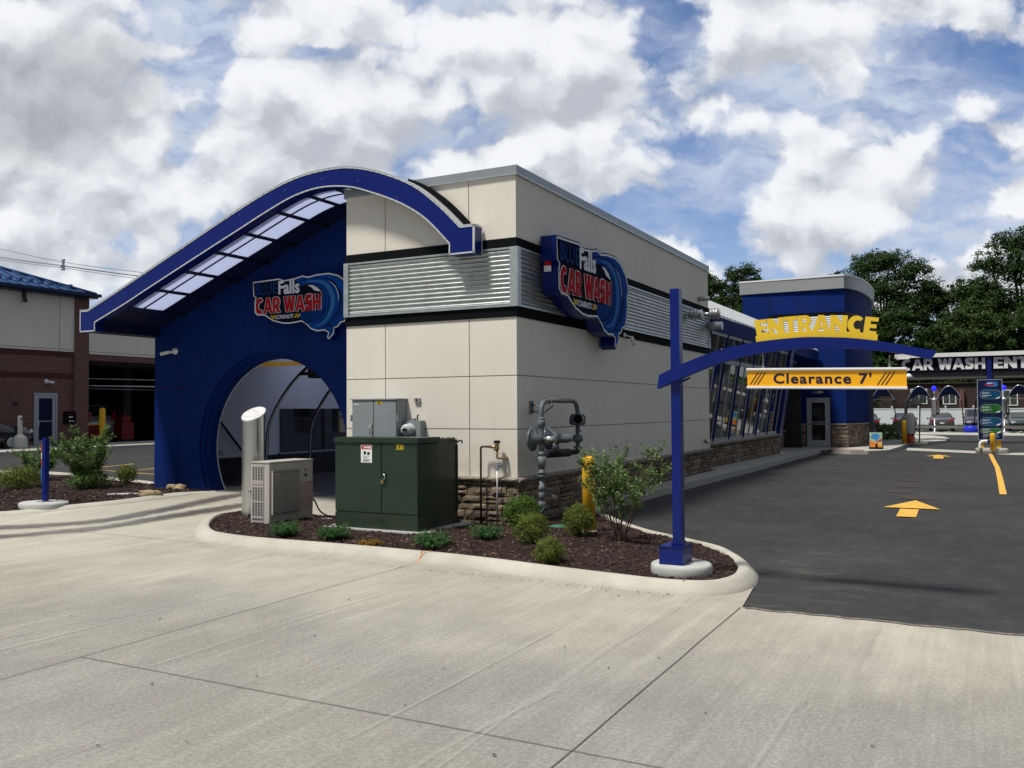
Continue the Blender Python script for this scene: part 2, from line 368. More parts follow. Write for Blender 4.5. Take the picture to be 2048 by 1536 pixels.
# ------------------------------------------------------------------ mesh helper
class MB:
    def __init__(s): s.v = []; s.f = []; s.mi = []; s.uv = {}; s.mats = []; s.cur = 0; s.sm = False; s.smf = []
    def mat(s, m):
        if m not in s.mats: s.mats.append(m)
        s.cur = s.mats.index(m); return s
    def add(s, vs, fs, xf=None):
        o = len(s.v)
        for p in vs: s.v.append(tuple(xf(p)) if xf else tuple(p))
        for f in fs: s.f.append(tuple(i+o for i in f)); s.mi.append(s.cur); s.smf.append(s.sm)
        return s
    def box(s, x0, x1, y0, y1, z0, z1, xf=None, tap=0):
        if x0 > x1: x0, x1 = x1, x0
        if y0 > y1: y0, y1 = y1, y0
        if z0 > z1: z0, z1 = z1, z0
        t = tap
        v = [(x0, y0, z0), (x1, y0, z0), (x1, y1, z0), (x0, y1, z0), (x0+t, y0+t, z1), (x1-t, y0+t, z1), (x1-t, y1-t, z1), (x0+t, y1-t, z1)]
        return s.add(v, [(0, 3, 2, 1), (4, 5, 6, 7), (0, 1, 5, 4), (1, 2, 6, 5), (2, 3, 7, 6), (3, 0, 4, 7)], xf)
    def prism(s, pts, d0, d1, fn):
        """pts 2D outline, fn(a,b,d)->3D"""
        n = len(pts); v = [fn(a, c, d0) for a, c in pts]+[fn(a, c, d1) for a, c in pts]
        f = [tuple(range(n)), tuple(range(2*n-1, n-1, -1))]+[(i, i+n, (i+1) % n+n, (i+1) % n) for i in range(n)]
        return s.add(v, f)
    def tube(s, path, r, n=8, cap=True, closed=False):
        P = [Vector(p) for p in path]; R = r if isinstance(r, (list, tuple)) else [r]*len(P)
        o = len(s.v); up = None; k = len(P)
        for i, p in enumerate(P):
            if closed: t = P[(i+1) % k]-P[i-1]
            else: t = P[min(i+1, k-1)]-P[max(i-1, 0)]
            t.normalize()
            if up is None:
                up = Vector((0, 0, 1)) if abs(t.z) < .9 else Vector((1, 0, 0))
            a = up-t*up.dot(t)
            if a.length < 1e-5: a = t.orthogonal()
            a.normalize(); up = a; c = t.cross(a)
            for j in range(n):
                w = 2*PI*j/n; s.v.append(tuple(p+(a*math.cos(w)+c*math.sin(w))*R[i]))
        m = k if closed else k-1
        for i in range(m):
            i2 = (i+1) % k
            for j in range(n):
                j2 = (j+1) % n
                s.f.append((o+i*n+j, o+i*n+j2, o+i2*n+j2, o+i2*n+j)); s.mi.append(s.cur); s.smf.append(n > 5)
        if cap and not closed:
            s.f.append(tuple(o+j for j in range(n-1, -1, -1))); s.mi.append(s.cur); s.smf.append(False)
            s.f.append(tuple(o+(k-1)*n+j for j in range(n))); s.mi.append(s.cur); s.smf.append(False)
        return s
    def lathe(s, prof, c=(0, 0, 0), n=16, axis='z', sx=1, sy=1):
        """prof [(r,h)], around axis through c"""
        o = len(s.v); c = Vector(c)
        for r, h in prof:
            for j in range(n):
                w = 2*PI*j/n; a, d = r*math.cos(w)*sx, r*math.sin(w)*sy
                q = {'z': (a, d, h), 'x': (h, a, d), 'y': (a, h, d)}[axis]
                s.v.append(tuple(c+Vector(q)))
        for i in range(len(prof)-1):
            for j in range(n):
                j2 = (j+1) % n; fc = (o+i*n+j, o+i*n+j2, o+(i+1)*n+j2, o+(i+1)*n+j)
                s.f.append(fc if axis != 'y' else fc[::-1]); s.mi.append(s.cur); s.smf.append(True)
        s.f.append(tuple(o+j for j in range(n-1, -1, -1))); s.mi.append(s.cur); s.smf.append(False)
        s.f.append(tuple(o+(len(prof)-1)*n+j for j in range(n))); s.mi.append(s.cur); s.smf.append(False)
        return s
    def build(s, name, parent=None, mat=None, loc=None, bevel=0):
        me = bpy.data.meshes.new(name)
        L = Vector(loc) if loc is not None else (parent_loc(parent) if parent else Vector((0, 0, 0)))
        if loc is not None and parent: L = Vector(loc)
        me.from_pydata([(x-L.x, y-L.y, z-L.z) for x, y, z in s.v], [], s.f)
        for m in ([mat] if mat else s.mats): me.materials.append(m)
        if not mat:
            me.polygons.foreach_set('material_index', s.mi)
        me.polygons.foreach_set('use_smooth', s.smf)
        if s.uv:
            ul = me.uv_layers.new(name='UVMap')
            for p in me.polygons:
                if p.index in s.uv:
                    for li, q in zip(p.loop_indices, s.uv[p.index]): ul.data[li].uv = q
        me.update()
        if bevel:
            bm = bmesh.new(); bm.from_mesh(me)
            es = [e for e in bm.edges if len(e.link_faces) == 2 and e.calc_face_angle(0) > .5]
            bmesh.ops.bevel(bm, geom=es, offset=bevel, segments=2, affect='EDGES', clamp_overlap=True)
            bm.to_mesh(me); bm.free()
        o = bpy.data.objects.new(name, me); COL.objects.link(o)
        if parent:
            o.parent = parent; o.location = L-parent_loc(parent)
        else: o.location = L
        return o
def parent_loc(p):
    v = Vector((0, 0, 0))
    while p: v += Vector(p.location); p = p.parent
    return v
def tag(o, label, cat, group=None):
    o['label'] = label; o['category'] = cat
    if group: o['group'] = group
    return o
def thing(name, label, cat, loc=(0, 0, 0), group=None):
    o = bpy.data.objects.new(name, None); COL.objects.link(o); o.location = loc; o.empty_display_size = .2
    return tag(o, label, cat, group)
def struct(o, kind='structure'): o['kind'] = kind; return o
def copy_tree(src, parent=None):
    c = src.copy(); COL.objects.link(c)
    if parent is not None: c.parent = parent
    for ch in list(src.children): copy_tree(ch, c)
    return c
XZ = lambda a, c, d: (a, d, c)     # outline in x,z ; depth y
YZ = lambda a, c, d: (d, a, c)
XY = lambda a, c, d: (a, c, d)
def catmull(pts, k=6):
    out = []
    P = [pts[0]]+list(pts)+[pts[-1]]
    for i in range(1, len(P)-2):
        p0, p1, p2, p3 = [np.array(P[i+j], float) for j in (-1, 0, 1, 2)]
        for j in range(k):
            t = j/k
            out.append(tuple(.5*((2*p1)+(-p0+p2)*t+(2*p0-5*p1+4*p2-p3)*t*t+(-p0+3*p1-3*p2+p3)*t**3)))
    out.append(tuple(float(x) for x in pts[-1])); return out
TXT = {}
def text_geo(body, bold=0.0, shear=0.0, space=1.0):
    key = (body, bold, shear, space)
    if key in TXT: return TXT[key]
    c = bpy.data.curves.new('t', 'FONT'); c.body = body; c.offset = bold; c.shear = shear; c.extrude = .5; c.resolution_u = 3; c.space_character = space
    o = bpy.data.objects.new('t', c); COL.objects.link(o)
    dg = bpy.context.evaluated_depsgraph_get(); me = bpy.data.meshes.new_from_object(o.evaluated_get(dg))
    v = [tuple(p.co) for p in me.vertices]; f = [tuple(p.vertices) for p in me.polygons]
    bpy.data.objects.remove(o); bpy.data.meshes.remove(me); bpy.data.curves.remove(c)
    xs = [p[0] for p in v]; ys = [p[1] for p in v]; x0, x1, y0, y1 = min(xs), max(xs), min(ys), max(ys)
    v = [((p[0]-x0)/(x1-x0), (p[1]-y0)/(y1-y0), p[2]+.5) for p in v]
    TXT[key] = (v, f); return TXT[key]
def add_text(mb, body, o, ex, ey, ez, w, h, d, bold=0.0, shear=0.0, space=1.0, warp=None):
    """fit text to a w x h box whose lower left is o; ez is the outward normal, d the depth"""
    v, f = text_geo(body, bold, shear, space); o, ex, ey, ez = Vector(o), Vector(ex), Vector(ey), Vector(ez)
    def xf(p):
        a, c, e = p[0]*w, p[1]*h, p[2]*d
        if warp: a, c = warp(a, c)
        return o+ex*a+ey*c+ez*e
    mb.add(v, f, xf)

def offset_path(P, d, closed=False):
    out = []; n = len(P)
    for i in range(n):
        a = Vector(P[i-1]) if (i > 0 or closed) else Vector(P[0]); c = Vector(P[(i+1) % n]) if (i < n-1 or closed) else Vector(P[-1])
        t = (c-a).normalized(); out.append((P[i][0]-t.y*d, P[i][1]+t.x*d))
    return out
GL = dict(
 E=[[(0,0),(1,0),(1,.21),(.44,.21),(.44,.40),(.93,.40),(.93,.60),(.44,.60),(.44,.79),(1,.79),(1,1),(0,1)]],
 T=[[(.31,0),(.69,0),(.69,.77),(1,.77),(1,1),(0,1),(0,.77),(.31,.77)]],
 H=[[(0,0),(.32,0),(.32,.39),(.68,.39),(.68,0),(1,0),(1,1),(.68,1),(.68,.61),(.32,.61),(.32,1),(0,1)]],
 N=[[(0,0),(.30,0),(.30,.50),(.68,0),(1,0),(1,1),(.70,1),(.70,.50),(.32,1),(0,1)]],
 A=[[(-.04,0),(.25,0),(.32,.19),(.68,.19),(.75,0),(1.04,0),(.67,1),(.33,1)],[(.39,.39),(.61,.39),(.5,.72)]],
 W=[[(.17,0),(.40,0),(.5,.46),(.60,0),(.83,0),(1.03,1),(.77,1),(.69,.46),(.59,1),(.41,1),(.31,.46),(.23,1),(-.03,1)]],
 R=[[(0,0),(.31,0),(.31,.32),(.40,.32),(.66,0),(1.04,0),(.72,.40),(.87,.49),(.94,.68),(.87,.87),(.70,.98),(.50,1),(0,1)],[(.31,.53),(.50,.54),(.60,.60),(.61,.72),(.53,.79),(.31,.80)]],
)
def _band(path, w):
    L, R_ = [], []
    for i, p in enumerate(path):
        a = Vector(path[max(0, i-1)]); c = Vector(path[min(len(path)-1, i+1)]); t = (c-a).normalized(); nn = Vector((-t.y, t.x)); L.append(tuple(Vector(p)+nn*w[0]*abs(nn.x)/2+nn*w[1]*abs(nn.y)/2)); R_.append(tuple(Vector(p)-nn*w[0]*abs(nn.x)/2-nn*w[1]*abs(nn.y)/2))
    return L+R_[::-1]
GL['C'] = [[(.53+.54*math.cos(math.radians(a)), .5+.515*math.sin(math.radians(a))) for a in range(46, 316, 10)]+[(.62+.27*math.cos(math.radians(a)), .5+.27*math.sin(math.radians(a))) for a in range(300, 55, -12)]]
GL['S'] = [_band(catmull([(.90, .80), (.72, .875), (.50, .885), (.27, .83), (.20, .71), (.32, .58), (.55, .51), (.76, .42), (.80, .28), (.68, .155), (.46, .115), (.24, .14), (.06, .22)], 4), (.30, .225))]
def add_glyphs(mb, word, P, u0, u1, v0, v1, d0, d1, widths, gap=.05, grow=0.0, vfn=None):
    """block capitals; P(u,v,d)->3D ; optional vfn(u, k)->(u,v) bends the line"""
    from mathutils.geometry import tessellate_polygon
    ws = [widths[c] for c in word]; tot = sum(ws)+gap*(len(word)-1); sc = (u1-u0)/tot; x = u0
    for ch, w_ in zip(word, ws):
        if ch != ' ':
            ww = w_*sc; loops = []
            for li, lp in enumerate(GL[ch]):
                q = [(a*ww, c*(v1-v0)) for a, c in lp]
                if grow:
                    ar = sum(q[k-1][0]*q[k][1]-q[k][0]*q[k-1][1] for k in range(len(q))); sg_ = (1 if ar > 0 else -1)*(1 if li == 0 else -1)
                    q = offset_path(q, -grow*sg_, True)
                loops.append(q)
            f3 = (lambda a, c: vfn(x+a, c/(v1-v0))) if vfn else (lambda a, c: (x+a, v0+c))
            loops = [[f3(a, c) for a, c in q] for q in loops]
            flat_ = [p for q in loops for p in q]; n = len(flat_)
            tr = tessellate_polygon([[Vector((a, c, 0)) for a, c in q] for q in loops])
            v = [P(a, c, d0) for a, c in flat_]+[P(a, c, d1) for a, c in flat_]; f = [tuple(i+n for i in t) for t in tr]+[tuple(t) for t in tr]; o = 0
            for q in loops:
                m = len(q); f += [(o+k, o+(k+1) % m, o+(k+1) % m+n, o+k+n) for k in range(m)]; o += m
            mb.add(v, f)
        x += (w_+gap)*sc
GW = dict(E=.74, N=.98, T=.80, R=.88, A=1.0, C=.92, W=1.28, S=.80, H=.92)
GW[' '] = .30

# ------------------------------------------------------------------ ground sheets
def sheet(name, poly, mat, dz, step=.5, hf=None, lim=None, noise=0.0):
    from mathutils.geometry import tessellate_polygon
    bm = bmesh.new(); vs = [bm.verts.new((x, y, 0)) for x, y in poly]
    for t3 in tessellate_polygon([[Vector((x, y, 0)) for x, y in poly]]):
        try: bm.faces.new([vs[i] for i in t3])
        except ValueError: pass
    xs = [p[0] for p in poly]; ys = [p[1] for p in poly]
    lx = (max(min(xs), lim[0]), min(max(xs), lim[1])) if lim else (min(xs), max(xs))
    ly = (max(min(ys), lim[2]), min(max(ys), lim[3])) if lim else (min(ys), max(ys))
    k = math.ceil(lx[0]/step)
    while k*step < lx[1]:
        bmesh.ops.bisect_plane(bm, geom=bm.verts[:]+bm.edges[:]+bm.faces[:], plane_co=(k*step, 0, 0), plane_no=(1, 0, 0)); k += 1
    k = math.ceil(ly[0]/step)
    while k*step < ly[1]:
        bmesh.ops.bisect_plane(bm, geom=bm.verts[:]+bm.edges[:]+bm.faces[:], plane_co=(0, k*step, 0), plane_no=(0, 1, 0)); k += 1
    bmesh.ops.remove_doubles(bm, verts=bm.verts[:], dist=1e-4)
    for v in bm.verts: v.co.z = (hf(v.co.x, v.co.y) if hf else G(v.co.x, v.co.y))+dz
    bmesh.ops.recalc_face_normals(bm, faces=bm.faces[:])
    me = bpy.data.meshes.new(name); bm.to_mesh(me); bm.free()
    if sum(p.normal.z for p in me.polygons) < 0: me.flip_normals()
    me.materials.append(mat); o = bpy.data.objects.new(name, me); COL.objects.link(o); return struct(o)
def gridgnd(name, xs, ys, mat):
    mb = MB(); nx, ny = len(xs), len(ys)
    v = [(x, y, G(x, y)-.012) for y in ys for x in xs]
    f = [(j*nx+i, j*nx+i+1, (j+1)*nx+i+1, (j+1)*nx+i) for j in range(ny-1) for i in range(nx-1)]
    mb.add(v, f); return struct(mb.build(name, mat=mat))
xs = [-600, -250, -120, -80, -60, -50]+[-44+i for i in range(0, 24)]+[-20+.5*i for i in range(0, 61)]+[11, 12, 14, 17, 20, 30, 60, 120, 300, 600]
ys = [-300, -100, -40, -20, -12, -8]+[-6+.5*i for i in range(0, 61)]+[25, 26, 27, 28, 30, 32, 35, 38, 41, 44, 48, 52, 56, 60, 65, 80, 120, 250, 900]
gridgnd('ground', xs, ys, ASPH)
CP = [(-60, -40), (40, -40), (40, -3.52), (4.06, -3.44), (3.9, -2.0), (1.0, -1.0), (-3.1, -.1), (-3.1, 1.3), (-4.4, 1.35), (-4.4, 12), (-8.95, 12), (-8.95, 1.3), (-7.15, 1.08), (-7.9, .4), (-7.8, -.5),
      (-8.4, -1.3), (-9.0, -2.1), (-10.6, -3.8), (-13, -6), (-60, -16)]
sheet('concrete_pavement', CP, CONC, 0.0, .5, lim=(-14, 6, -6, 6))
ISL = [(-5.05, -.44), (-4.98, -.98), (-4.66, -1.63), (-4.18, -2.20), (-3.66, -2.58), (-3.2, -2.70), (-2.56, -2.764), (-1.7, -2.745), (-.93, -2.735), (.06, -2.773), (.56, -2.80), (1.27, -2.9), (1.95, -3.03), (2.55, -3.12),
       (3.12, -3.19), (3.52, -3.14), (3.80, -2.95), (3.93, -2.55), (3.90, -2.1), (3.77, -1.62), (3.53, -1.11), (3.22, -.62), (2.775, -.23), (2.35, .10), (1.86, .48), (1.2, 1.15), (.62, 1.85)]
def sd_poly(x, y, P):
    d = 1e9; ins = False; n = len(P)
    for i in range(n):
        ax, ay = P[i]; bx, by = P[(i+1) % n]; ex, ey = bx-ax, by-ay; wx, wy = x-ax, y-ay
        t = max(0, min(1, (wx*ex+wy*ey)/(ex*ex+ey*ey+1e-12))); dx, dy = wx-ex*t, wy-ey*t; d = min(d, dx*dx+dy*dy)
        if (ay > y) != (by > y) and x < (bx-ax)*(y-ay)/(by-ay)+ax: ins = not ins
    return math.sqrt(d)*(1 if ins else -1)
# saw-cut joints
JM = M('joint_dark', (.09, .085, .075), .9)
jb = MB()
def strip(mb, path, w, dz, hf=G, uvs=False, step=.25):
    P = []
    for i in range(len(path)-1):
        a, c = Vector(path[i]), Vector(path[i+1]); n = max(1, int((c-a).length/step))
        for j in range(n): P.append(a+(c-a)*(j/n))
    P.append(Vector(path[-1])); L = []
    for i, p in enumerate(P):
        t = (P[min(i+1, len(P)-1)]-P[max(i-1, 0)]).normalized(); nn = Vector((-t.y, t.x)); ww = w(i/(len(P)-1)) if callable(w) else w
        L.append((p+nn*ww/2, p-nn*ww/2))
    o = len(mb.v)
    for i, (a, c) in enumerate(L):
        mb.v.append((a.x, a.y, hf(a.x, a.y)+dz)); mb.v.append((c.x, c.y, hf(c.x, c.y)+dz))
    n = len(L)-1
    for i in range(n):
        if uvs: mb.uv[len(mb.f)] = [(0, i/n), (1, i/n), (1, (i+1)/n), (0, (i+1)/n)]
        mb.f.append((o+2*i, o+2*i+1, o+2*i+3, o+2*i+2)); mb.mi.append(mb.cur); mb.smf.append(False)
def wob(a, c, n=14, amp=.006):
    a, c = Vector(a), Vector(c); return [a+(c-a)*(i/n)+Vector((random.uniform(-amp, amp), random.uniform(-amp, amp))) for i in range(n+1)]
for a, c in [((.10, -2.86), (.12, -12)), ((4.05, -3.46), (4.03, -12)), ((.10, -7.2), (30, -7.3)), ((-12, -3.25), (-3.3, -2.8)), ((8.1, -3.52), (8.1, -12))]:
    strip(jb, wob(a, c), .007, .006)
struct(jb.build('slab_joint', mat=JM))
WET = mat_stain('wet_tyre_track', (.095, .095, .085), .4, 1.0, .42, 4.5)
WET2 = mat_stain('faint_dirt_track', (.20, .19, .165), .7, .35, .5, 2)
mb = MB(); strip(mb, catmull([(-6.4, 6), (-6.42, 2.5), (-6.42, .8), (-6.2, -.4), (-6.15, -1.3), (-6.25, -2.2), (-6.75, -2.8), (-7.4, -3.25), (-9.5, -4.6), (-12, -6.2)], 5), .62, .008, uvs=True); struct(mb.build('wet_tyre_track', mat=WET))
mb = MB(); strip(mb, catmull([(-5.35, 6), (-5.4, 2.5), (-5.42, .8), (-5.42, -.2), (-5.5, -1.0), (-5.6, -1.8), (-5.72, -2.6), (-6.1, -3.2), (-6.6, -3.8), (-8.7, -5.6), (-11, -7.4)], 5), .6, .009, uvs=True); struct(mb.build('wet_tyre_track', mat=WET))
# asphalt seam with spilled grit along the slab edge
mb = MB(); strip(mb, wob((4.08, -3.47), (30, -3.52), 260, .022), .05, .006, step=9); struct(mb.build('asphalt_seam', mat=M('seam_grit', (.16, .155, .14), .95, var=.4, vs=20)))
TAR = mat_stain('tar_streak', (.014, .014, .015), .5, .75, .3, 3)

mb = MB()
for k in range(420):
    x = 3.9+abs(random.gauss(0, 2.2)); y = -3.3+abs(random.gauss(0, 4.5)); l = random.uniform(.003, .008)*(1.8 if random.random() < .05 else 1); a = random.uniform(0, 6.3)
    if sd_poly(x, y, ISL) > -.02: continue
    c_, s_ = math.cos(a), math.sin(a); z = G(x, y)-.008; mb.add([(x+c_*l, y+s_*l, z), (x-s_*l*.6, y+c_*l*.6, z), (x-c_*l, y-s_*l, z), (x+s_*l*.6, y-c_*l*.6, z), (x, y, z+l*.6)], [(0, 1, 4), (1, 2, 4), (2, 3, 4), (3, 0, 4)])
struct(mb.build('loose_grit', mat=M('pale_grit', (.13, .125, .11), .9, island=.55)), 'stuff')
SCR = mat_stain('pale_scrape', (.46, .445, .40), .8, .42, .5, 5)
for i in range(13):
    x = random.uniform(-2.5, 7.5); y = random.uniform(-8.6, -4.6); L_ = random.uniform(1.2, 4.2); mb = MB(); strip(mb, catmull([(x, y-L_/2), (x+random.uniform(-.05, .05), y), (x+random.uniform(-.1, .1), min(-3.6, y+L_/2))], 6), random.uniform(.03, .09), .0065+.0002*i, uvs=True); struct(mb.build('pale_scrape', mat=SCR))
# painted markings
PAINT = M('yellow_road_paint', (.62, .36, .06), .7, var=.12, vs=8, fine=.10, fs=80)
SPOT = M('faded_spot', (.060, .040, .036), .9, var=.25, vs=9)
def flat(name, poly, mat, dz=.006, step=1.0): return sheet(name, poly, mat, dz, step)
flat('painted_arrow', [(4.925, 7.2), (5.39, 5.72), (4.47, 5.72)], PAINT, .004)
flat('painted_arrow', [(4.76, 5.56), (5.06, 5.56), (5.08, 4.35), (4.78, 4.35)], PAINT, .004)
flat('painted_arrow', [(4.74, 25.4), (5.2, 24.2), (4.34, 24.2)], PAINT, .004)
flat('painted_arrow', [(4.62, 24.1), (4.94, 24.1), (4.97, 22.7), (4.65, 22.7)], PAINT, .004)
mb = MB(); strip(mb, [(6.47, 26.7), (6.5, 22), (6.53, 18.3), (6.5, 14), (6.45, 9.3)], .13, -.004); struct(mb.build('painted_line', mat=PAINT))
for i, (x, y, r) in enumerate([(4.95, 7.75, .34), (4.5, 9.0, .28), (4.56, 10.6, .27), (4.47, 12.3, .27), (4.6, 14.2, .24), (4.48, 15.8, .23), (4.42, 17.5, .2)]):
    flat('faded_spot', [(x+r*math.cos(2*PI*k/14)*random.uniform(.85, 1.1), y+r*.9*math.sin(2*PI*k/14)) for k in range(14)], SPOT, -.003)
YL2 = M('worn_yellow_line', (.40, .27, .08), .8, var=.3, vs=3)
mb = MB()
for a, c in [((-16.2, 4.5), (-11.0, 3.85)), ((-13.8, 4.2), (-14.4, 6.6)), ((-15.5, 4.35), (-16.1, 6.4)), ((-12.3, 4.0), (-12.9, 6.5))]: strip(mb, [a, c], .10, -.004)
struct(mb.build('painted_line', mat=YL2))

# curb of the planting island
def curb(name, path, h, w, mat, base=G, k=4, flare=None, toe=.0):
    P = catmull(path, k); prof = [(-.02, -.05), (-.02, .002), (.03, h*.45), (.07, h*.8), (.105, h*.97), (w-.02, h), (w, h*.93), (w, -.06)]
    mb = MB(); mb.sm = True; rings = []
    n = len(P)
    for i, p in enumerate(P):
        a = Vector(P[max(i-1, 0)]); c = Vector(P[min(i+1, n-1)]); t = (c-a).normalized(); nn = Vector((-t.y, t.x)); hh = flare(i/(n-1)) if flare else 1
        rings.append([(p[0]+nn.x*o, p[1]+nn.y*o, base(p[0], p[1])+(z*hh if z > 0 else z)) for o, z in prof])
    m = len(prof); v = [q for r in rings for q in r]
    f = [(i*m+j, (i+1)*m+j, (i+1)*m+j+1, i*m+j+1) for i in range(n-1) for j in range(m-1)]
    f += [tuple(range(m-1, -1, -1)), tuple((n-1)*m+j for j in range(m))]
    mb.add(v, f); return struct(mb.build(name, mat=mat))
curb('curb', ISL, .115, .19, CONCK, flare=lambda t: S(t*14) if t < .1 else 1)
RN = np.random.RandomState(3).rand(64, 64)
def vn(x, y):
    i, j = math.floor(x), math.floor(y); fx, fy = x-i, y-j; fx = fx*fx*(3-2*fx); fy = fy*fy*(3-2*fy)
    a = RN[i % 64, j % 64]; c = RN[(i+1) % 64, j % 64]; d = RN[i % 64, (j+1) % 64]; e = RN[(i+1) % 64, (j+1) % 64]
    return (a*(1-fx)+c*fx)*(1-fy)+(d*(1-fx)+e*fx)*fy
IN1 = offset_path(catmull(ISL, 3), .16)
BED1 = IN1+[(.05, 2.3), (.05, .02), (-.02, -.02), (-3.14, -.02), (-3.5, -.25), (-4.2, -.1)]
BED1o = ISL
def H1(x, y):
    d = sd_poly(x, y, BED1); base = G(x, y)*.7+.085
    return base+.075*S(d/.9)+.018*(vn(x*9, y*9)-.5)+.03*(vn(x*2.2, y*2.2)-.5)
sheet('mulch_bed', BED1, MULCH, 0, .11, hf=H1)
# left planting bed
BED2 = [(-7.3, 1.12), (-7.42, .6), (-7.40, 0), (-7.52, -.72), (-7.74, -1.12), (-8.02, -1.56), (-8.3, -2.05), (-8.68, -2.42), (-10.3, -3.9), (-13, -6), (-20, -9), (-22, 1.5), (-15.7, 2.1), (-14.5, 2.46), (-12.68, 2.34), (-11.65, 2.09), (-10.6, 1.85), (-9.6, 1.6), (-9.14, 1.25)]
def H2(x, y):
    d = sd_poly(x, y, BED2)
    return G(x, y)+.025+.045*S(d/.5)+.03*(vn(x*8, y*8)-.5)+.05*(vn(x*1.7+9, y*1.7)-.5)
sheet('mulch_bed', BED2, MULCH, 0, .16, hf=H2, lim=(-15, -7, -4, 3))
curb('curb', [(-7.18, 1.1), (-7.28, .6), (-7.26, 0), (-7.38, -.76), (-7.6, -1.18), (-7.88, -1.64), (-8.18, -2.15), (-8.58, -2.54), (-10.25, -4.0), (-13, -6.1), (-20, -9)][::-1], .06, .20, CONCK, flare=lambda t: 1-.6*S((t-.8)/.2))
curb('curb', [(-22, 1.6), (-15.7, 2.2), (-14.5, 2.56), (-12.68, 2.44), (-11.65, 2.19), (-10.6, 1.95), (-9.6, 1.7), (-9.14, 1.36)][::-1], .10, .15, CONCK)
# loose chips of bark
def chips(name, bed, hf, n, lim, smin, smax, mat):
    mb = MB(); k = 0
    while k < n:
        x = random.uniform(lim[0], lim[1]); y = random.uniform(lim[2], lim[3])
        if sd_poly(x, y, bed) < .01: continue
        k += 1
        l = random.uniform(smin, smax); w = l*random.uniform(.18, .45); z = hf(x, y)+random.uniform(0, .012)
        E = Euler((random.uniform(-.5, .5), random.uniform(-.5, .5), random.uniform(0, 6.3))).to_matrix(); t = w*.35
        c = Vector((x, y, z)); vs = [c+E@Vector(p) for p in [(-l/2, -w/2, -t), (l/2, -w/3, -t), (l/2, w/3, -t), (-l/2, w/2, -t), (-l/2*.8, -w/3, t), (l/2*.9, -w/4, t), (l/2*.8, w/4, t), (-l/2, w/3, t)]]
        mb.add(vs, [(4, 5, 6, 7), (0, 1, 5, 4), (1, 2, 6, 5), (2, 3, 7, 6), (3, 0, 4, 7)])
    return struct(mb.build(name, mat=mat), 'stuff')
CHIP = M('bark_chip', (.046, .030, .025), .9, island=.6)
CHIP2 = M('pale_bark_chip', (.17, .115, .09), .9, island=.4)
chips('bark_chips', BED1, H1, 11000, (-5, 4, -3.1, 2.2), .015, .05, CHIP)
chips('bark_chips', BED1, H1, 900, (-5, 4, -3.1, 2.2), .02, .045, CHIP2)
chips('bark_chips', BED2, H2, 4200, (-11.5, -7.2, -3.5, 2.2), .03, .07, CHIP)
chips('bark_chips', BED2, H2, 260, (-11.5, -7.2, -3.5, 2.2), .03, .06, CHIP2)
# grit and leaf litter on the pavement
mb = MB()
for k in range(60):
    x = random.uniform(-8, 6); y = random.uniform(-9, -3.2)
    l = random.uniform(.006, .02); w = l*random.uniform(.3, .6); a = random.uniform(0, 6.3); c_, s_ = math.cos(a), math.sin(a); z = G(x, y)+.008
    mb.add([(x+c_*p-s_*q, y+s_*p+c_*q, z+r) for p, q, r in [(-l, 0, 0), (0, -w, .004), (l, 0, 0), (0, w, .006)]], [(0, 1, 2, 3)])
for k in range(300):
    t = random.random(); x = -3.6+7*t; y = -2.9-.32*t+random.gauss(-.05, .06); l = random.uniform(.004, .012)
    mb.add([(x-l, y, G(x, y)+.008), (x, y-l, G(x, y)+.008), (x+l, y, G(x, y)+.010), (x, y+l, G(x, y)+.008)], [(0, 1, 2, 3)])
struct(mb.build('ground_litter', mat=M('dry_litter', (.06, .045, .03), .9, island=.5)), 'stuff')
ORANGE = M('orange_marking_paint', (.75, .22, .03), .6)
mb = MB(); hc = lambda x, y: .118*S((y+2.80)/.11)+.002
strip(mb, [(.10, -2.79), (.15, -2.66)], .012, .004, hf=hc, step=.02); strip(mb, [(.13, -2.70), (.20, -2.62)], .012, .005, hf=hc, step=.02); struct(mb.build('orange_curb_mark', mat=ORANGE))
mb = MB()
for p in [[(.09, -2.80), (.10, -2.60)], [(-3.86, -2.42), (-3.66, -2.28)], [(3.42, -3.17), (3.39, -2.98)]]: strip(mb, p, .008, .006, hf=lambda x, y: .118*S(min(1, max(0, -sd_poly(x, y, ISL)*-1+.0)/.11)), step=.02)
struct(mb.build('curb_joint', mat=JM))

# walk along the right side of the building and round the tower
WK = [(.02, 2.0), (.42, 2.0), (.55, 8), (.62, 12.5), (.50, 20), (.50, 25.6), (.9, 25.15), (1.7, 24.75), (2.3, 24.95), (2.95, 26), (3.1, 29), (3.2, 33.5), (3.2, 36.5), (2.2, 38.5), (-1, 38.5), (-1.4, 27), (-1.4, 11.2), (.02, 11.2)]
def HW(x, y): return G(x, y)+.125
sheet('walkway', WK, WALK, 0, 1.0, hf=HW)
mb = MB()
for i in range(1, 13):
    a, c = WK[i], WK[i+1]; n = max(1, int((Vector(a)-Vector(c)).length/1.0))
    for j in range(n):
        p = [a[0]+(c[0]-a[0])*j/n, a[1]+(c[1]-a[1])*j/n]; q = [a[0]+(c[0]-a[0])*(j+1)/n, a[1]+(c[1]-a[1])*(j+1)/n]
        mb.add([(p[0], p[1], G(*p)-.03), (q[0], q[1], G(*q)-.03), (q[0], q[1], HW(*q)), (p[0], p[1], HW(*p))], [(0, 1, 2, 3)])
mb.add([(.02, 2.0, 0), (.42, 2.0, 0), (.42, 2.0, HW(.42, 2)), (.02, 2.0, HW(.02, 2))], [(0, 1, 2, 3)])
struct(mb.build('curb', mat=WALK))
mb = MB()
for y in [3.4+1.5*i for i in range(15)]: strip(mb, [(-.3 if y > 11 else .06, y), (.52, y)], .012, .003, hf=HW)
struct(mb.build('walk_joint', mat=JM))
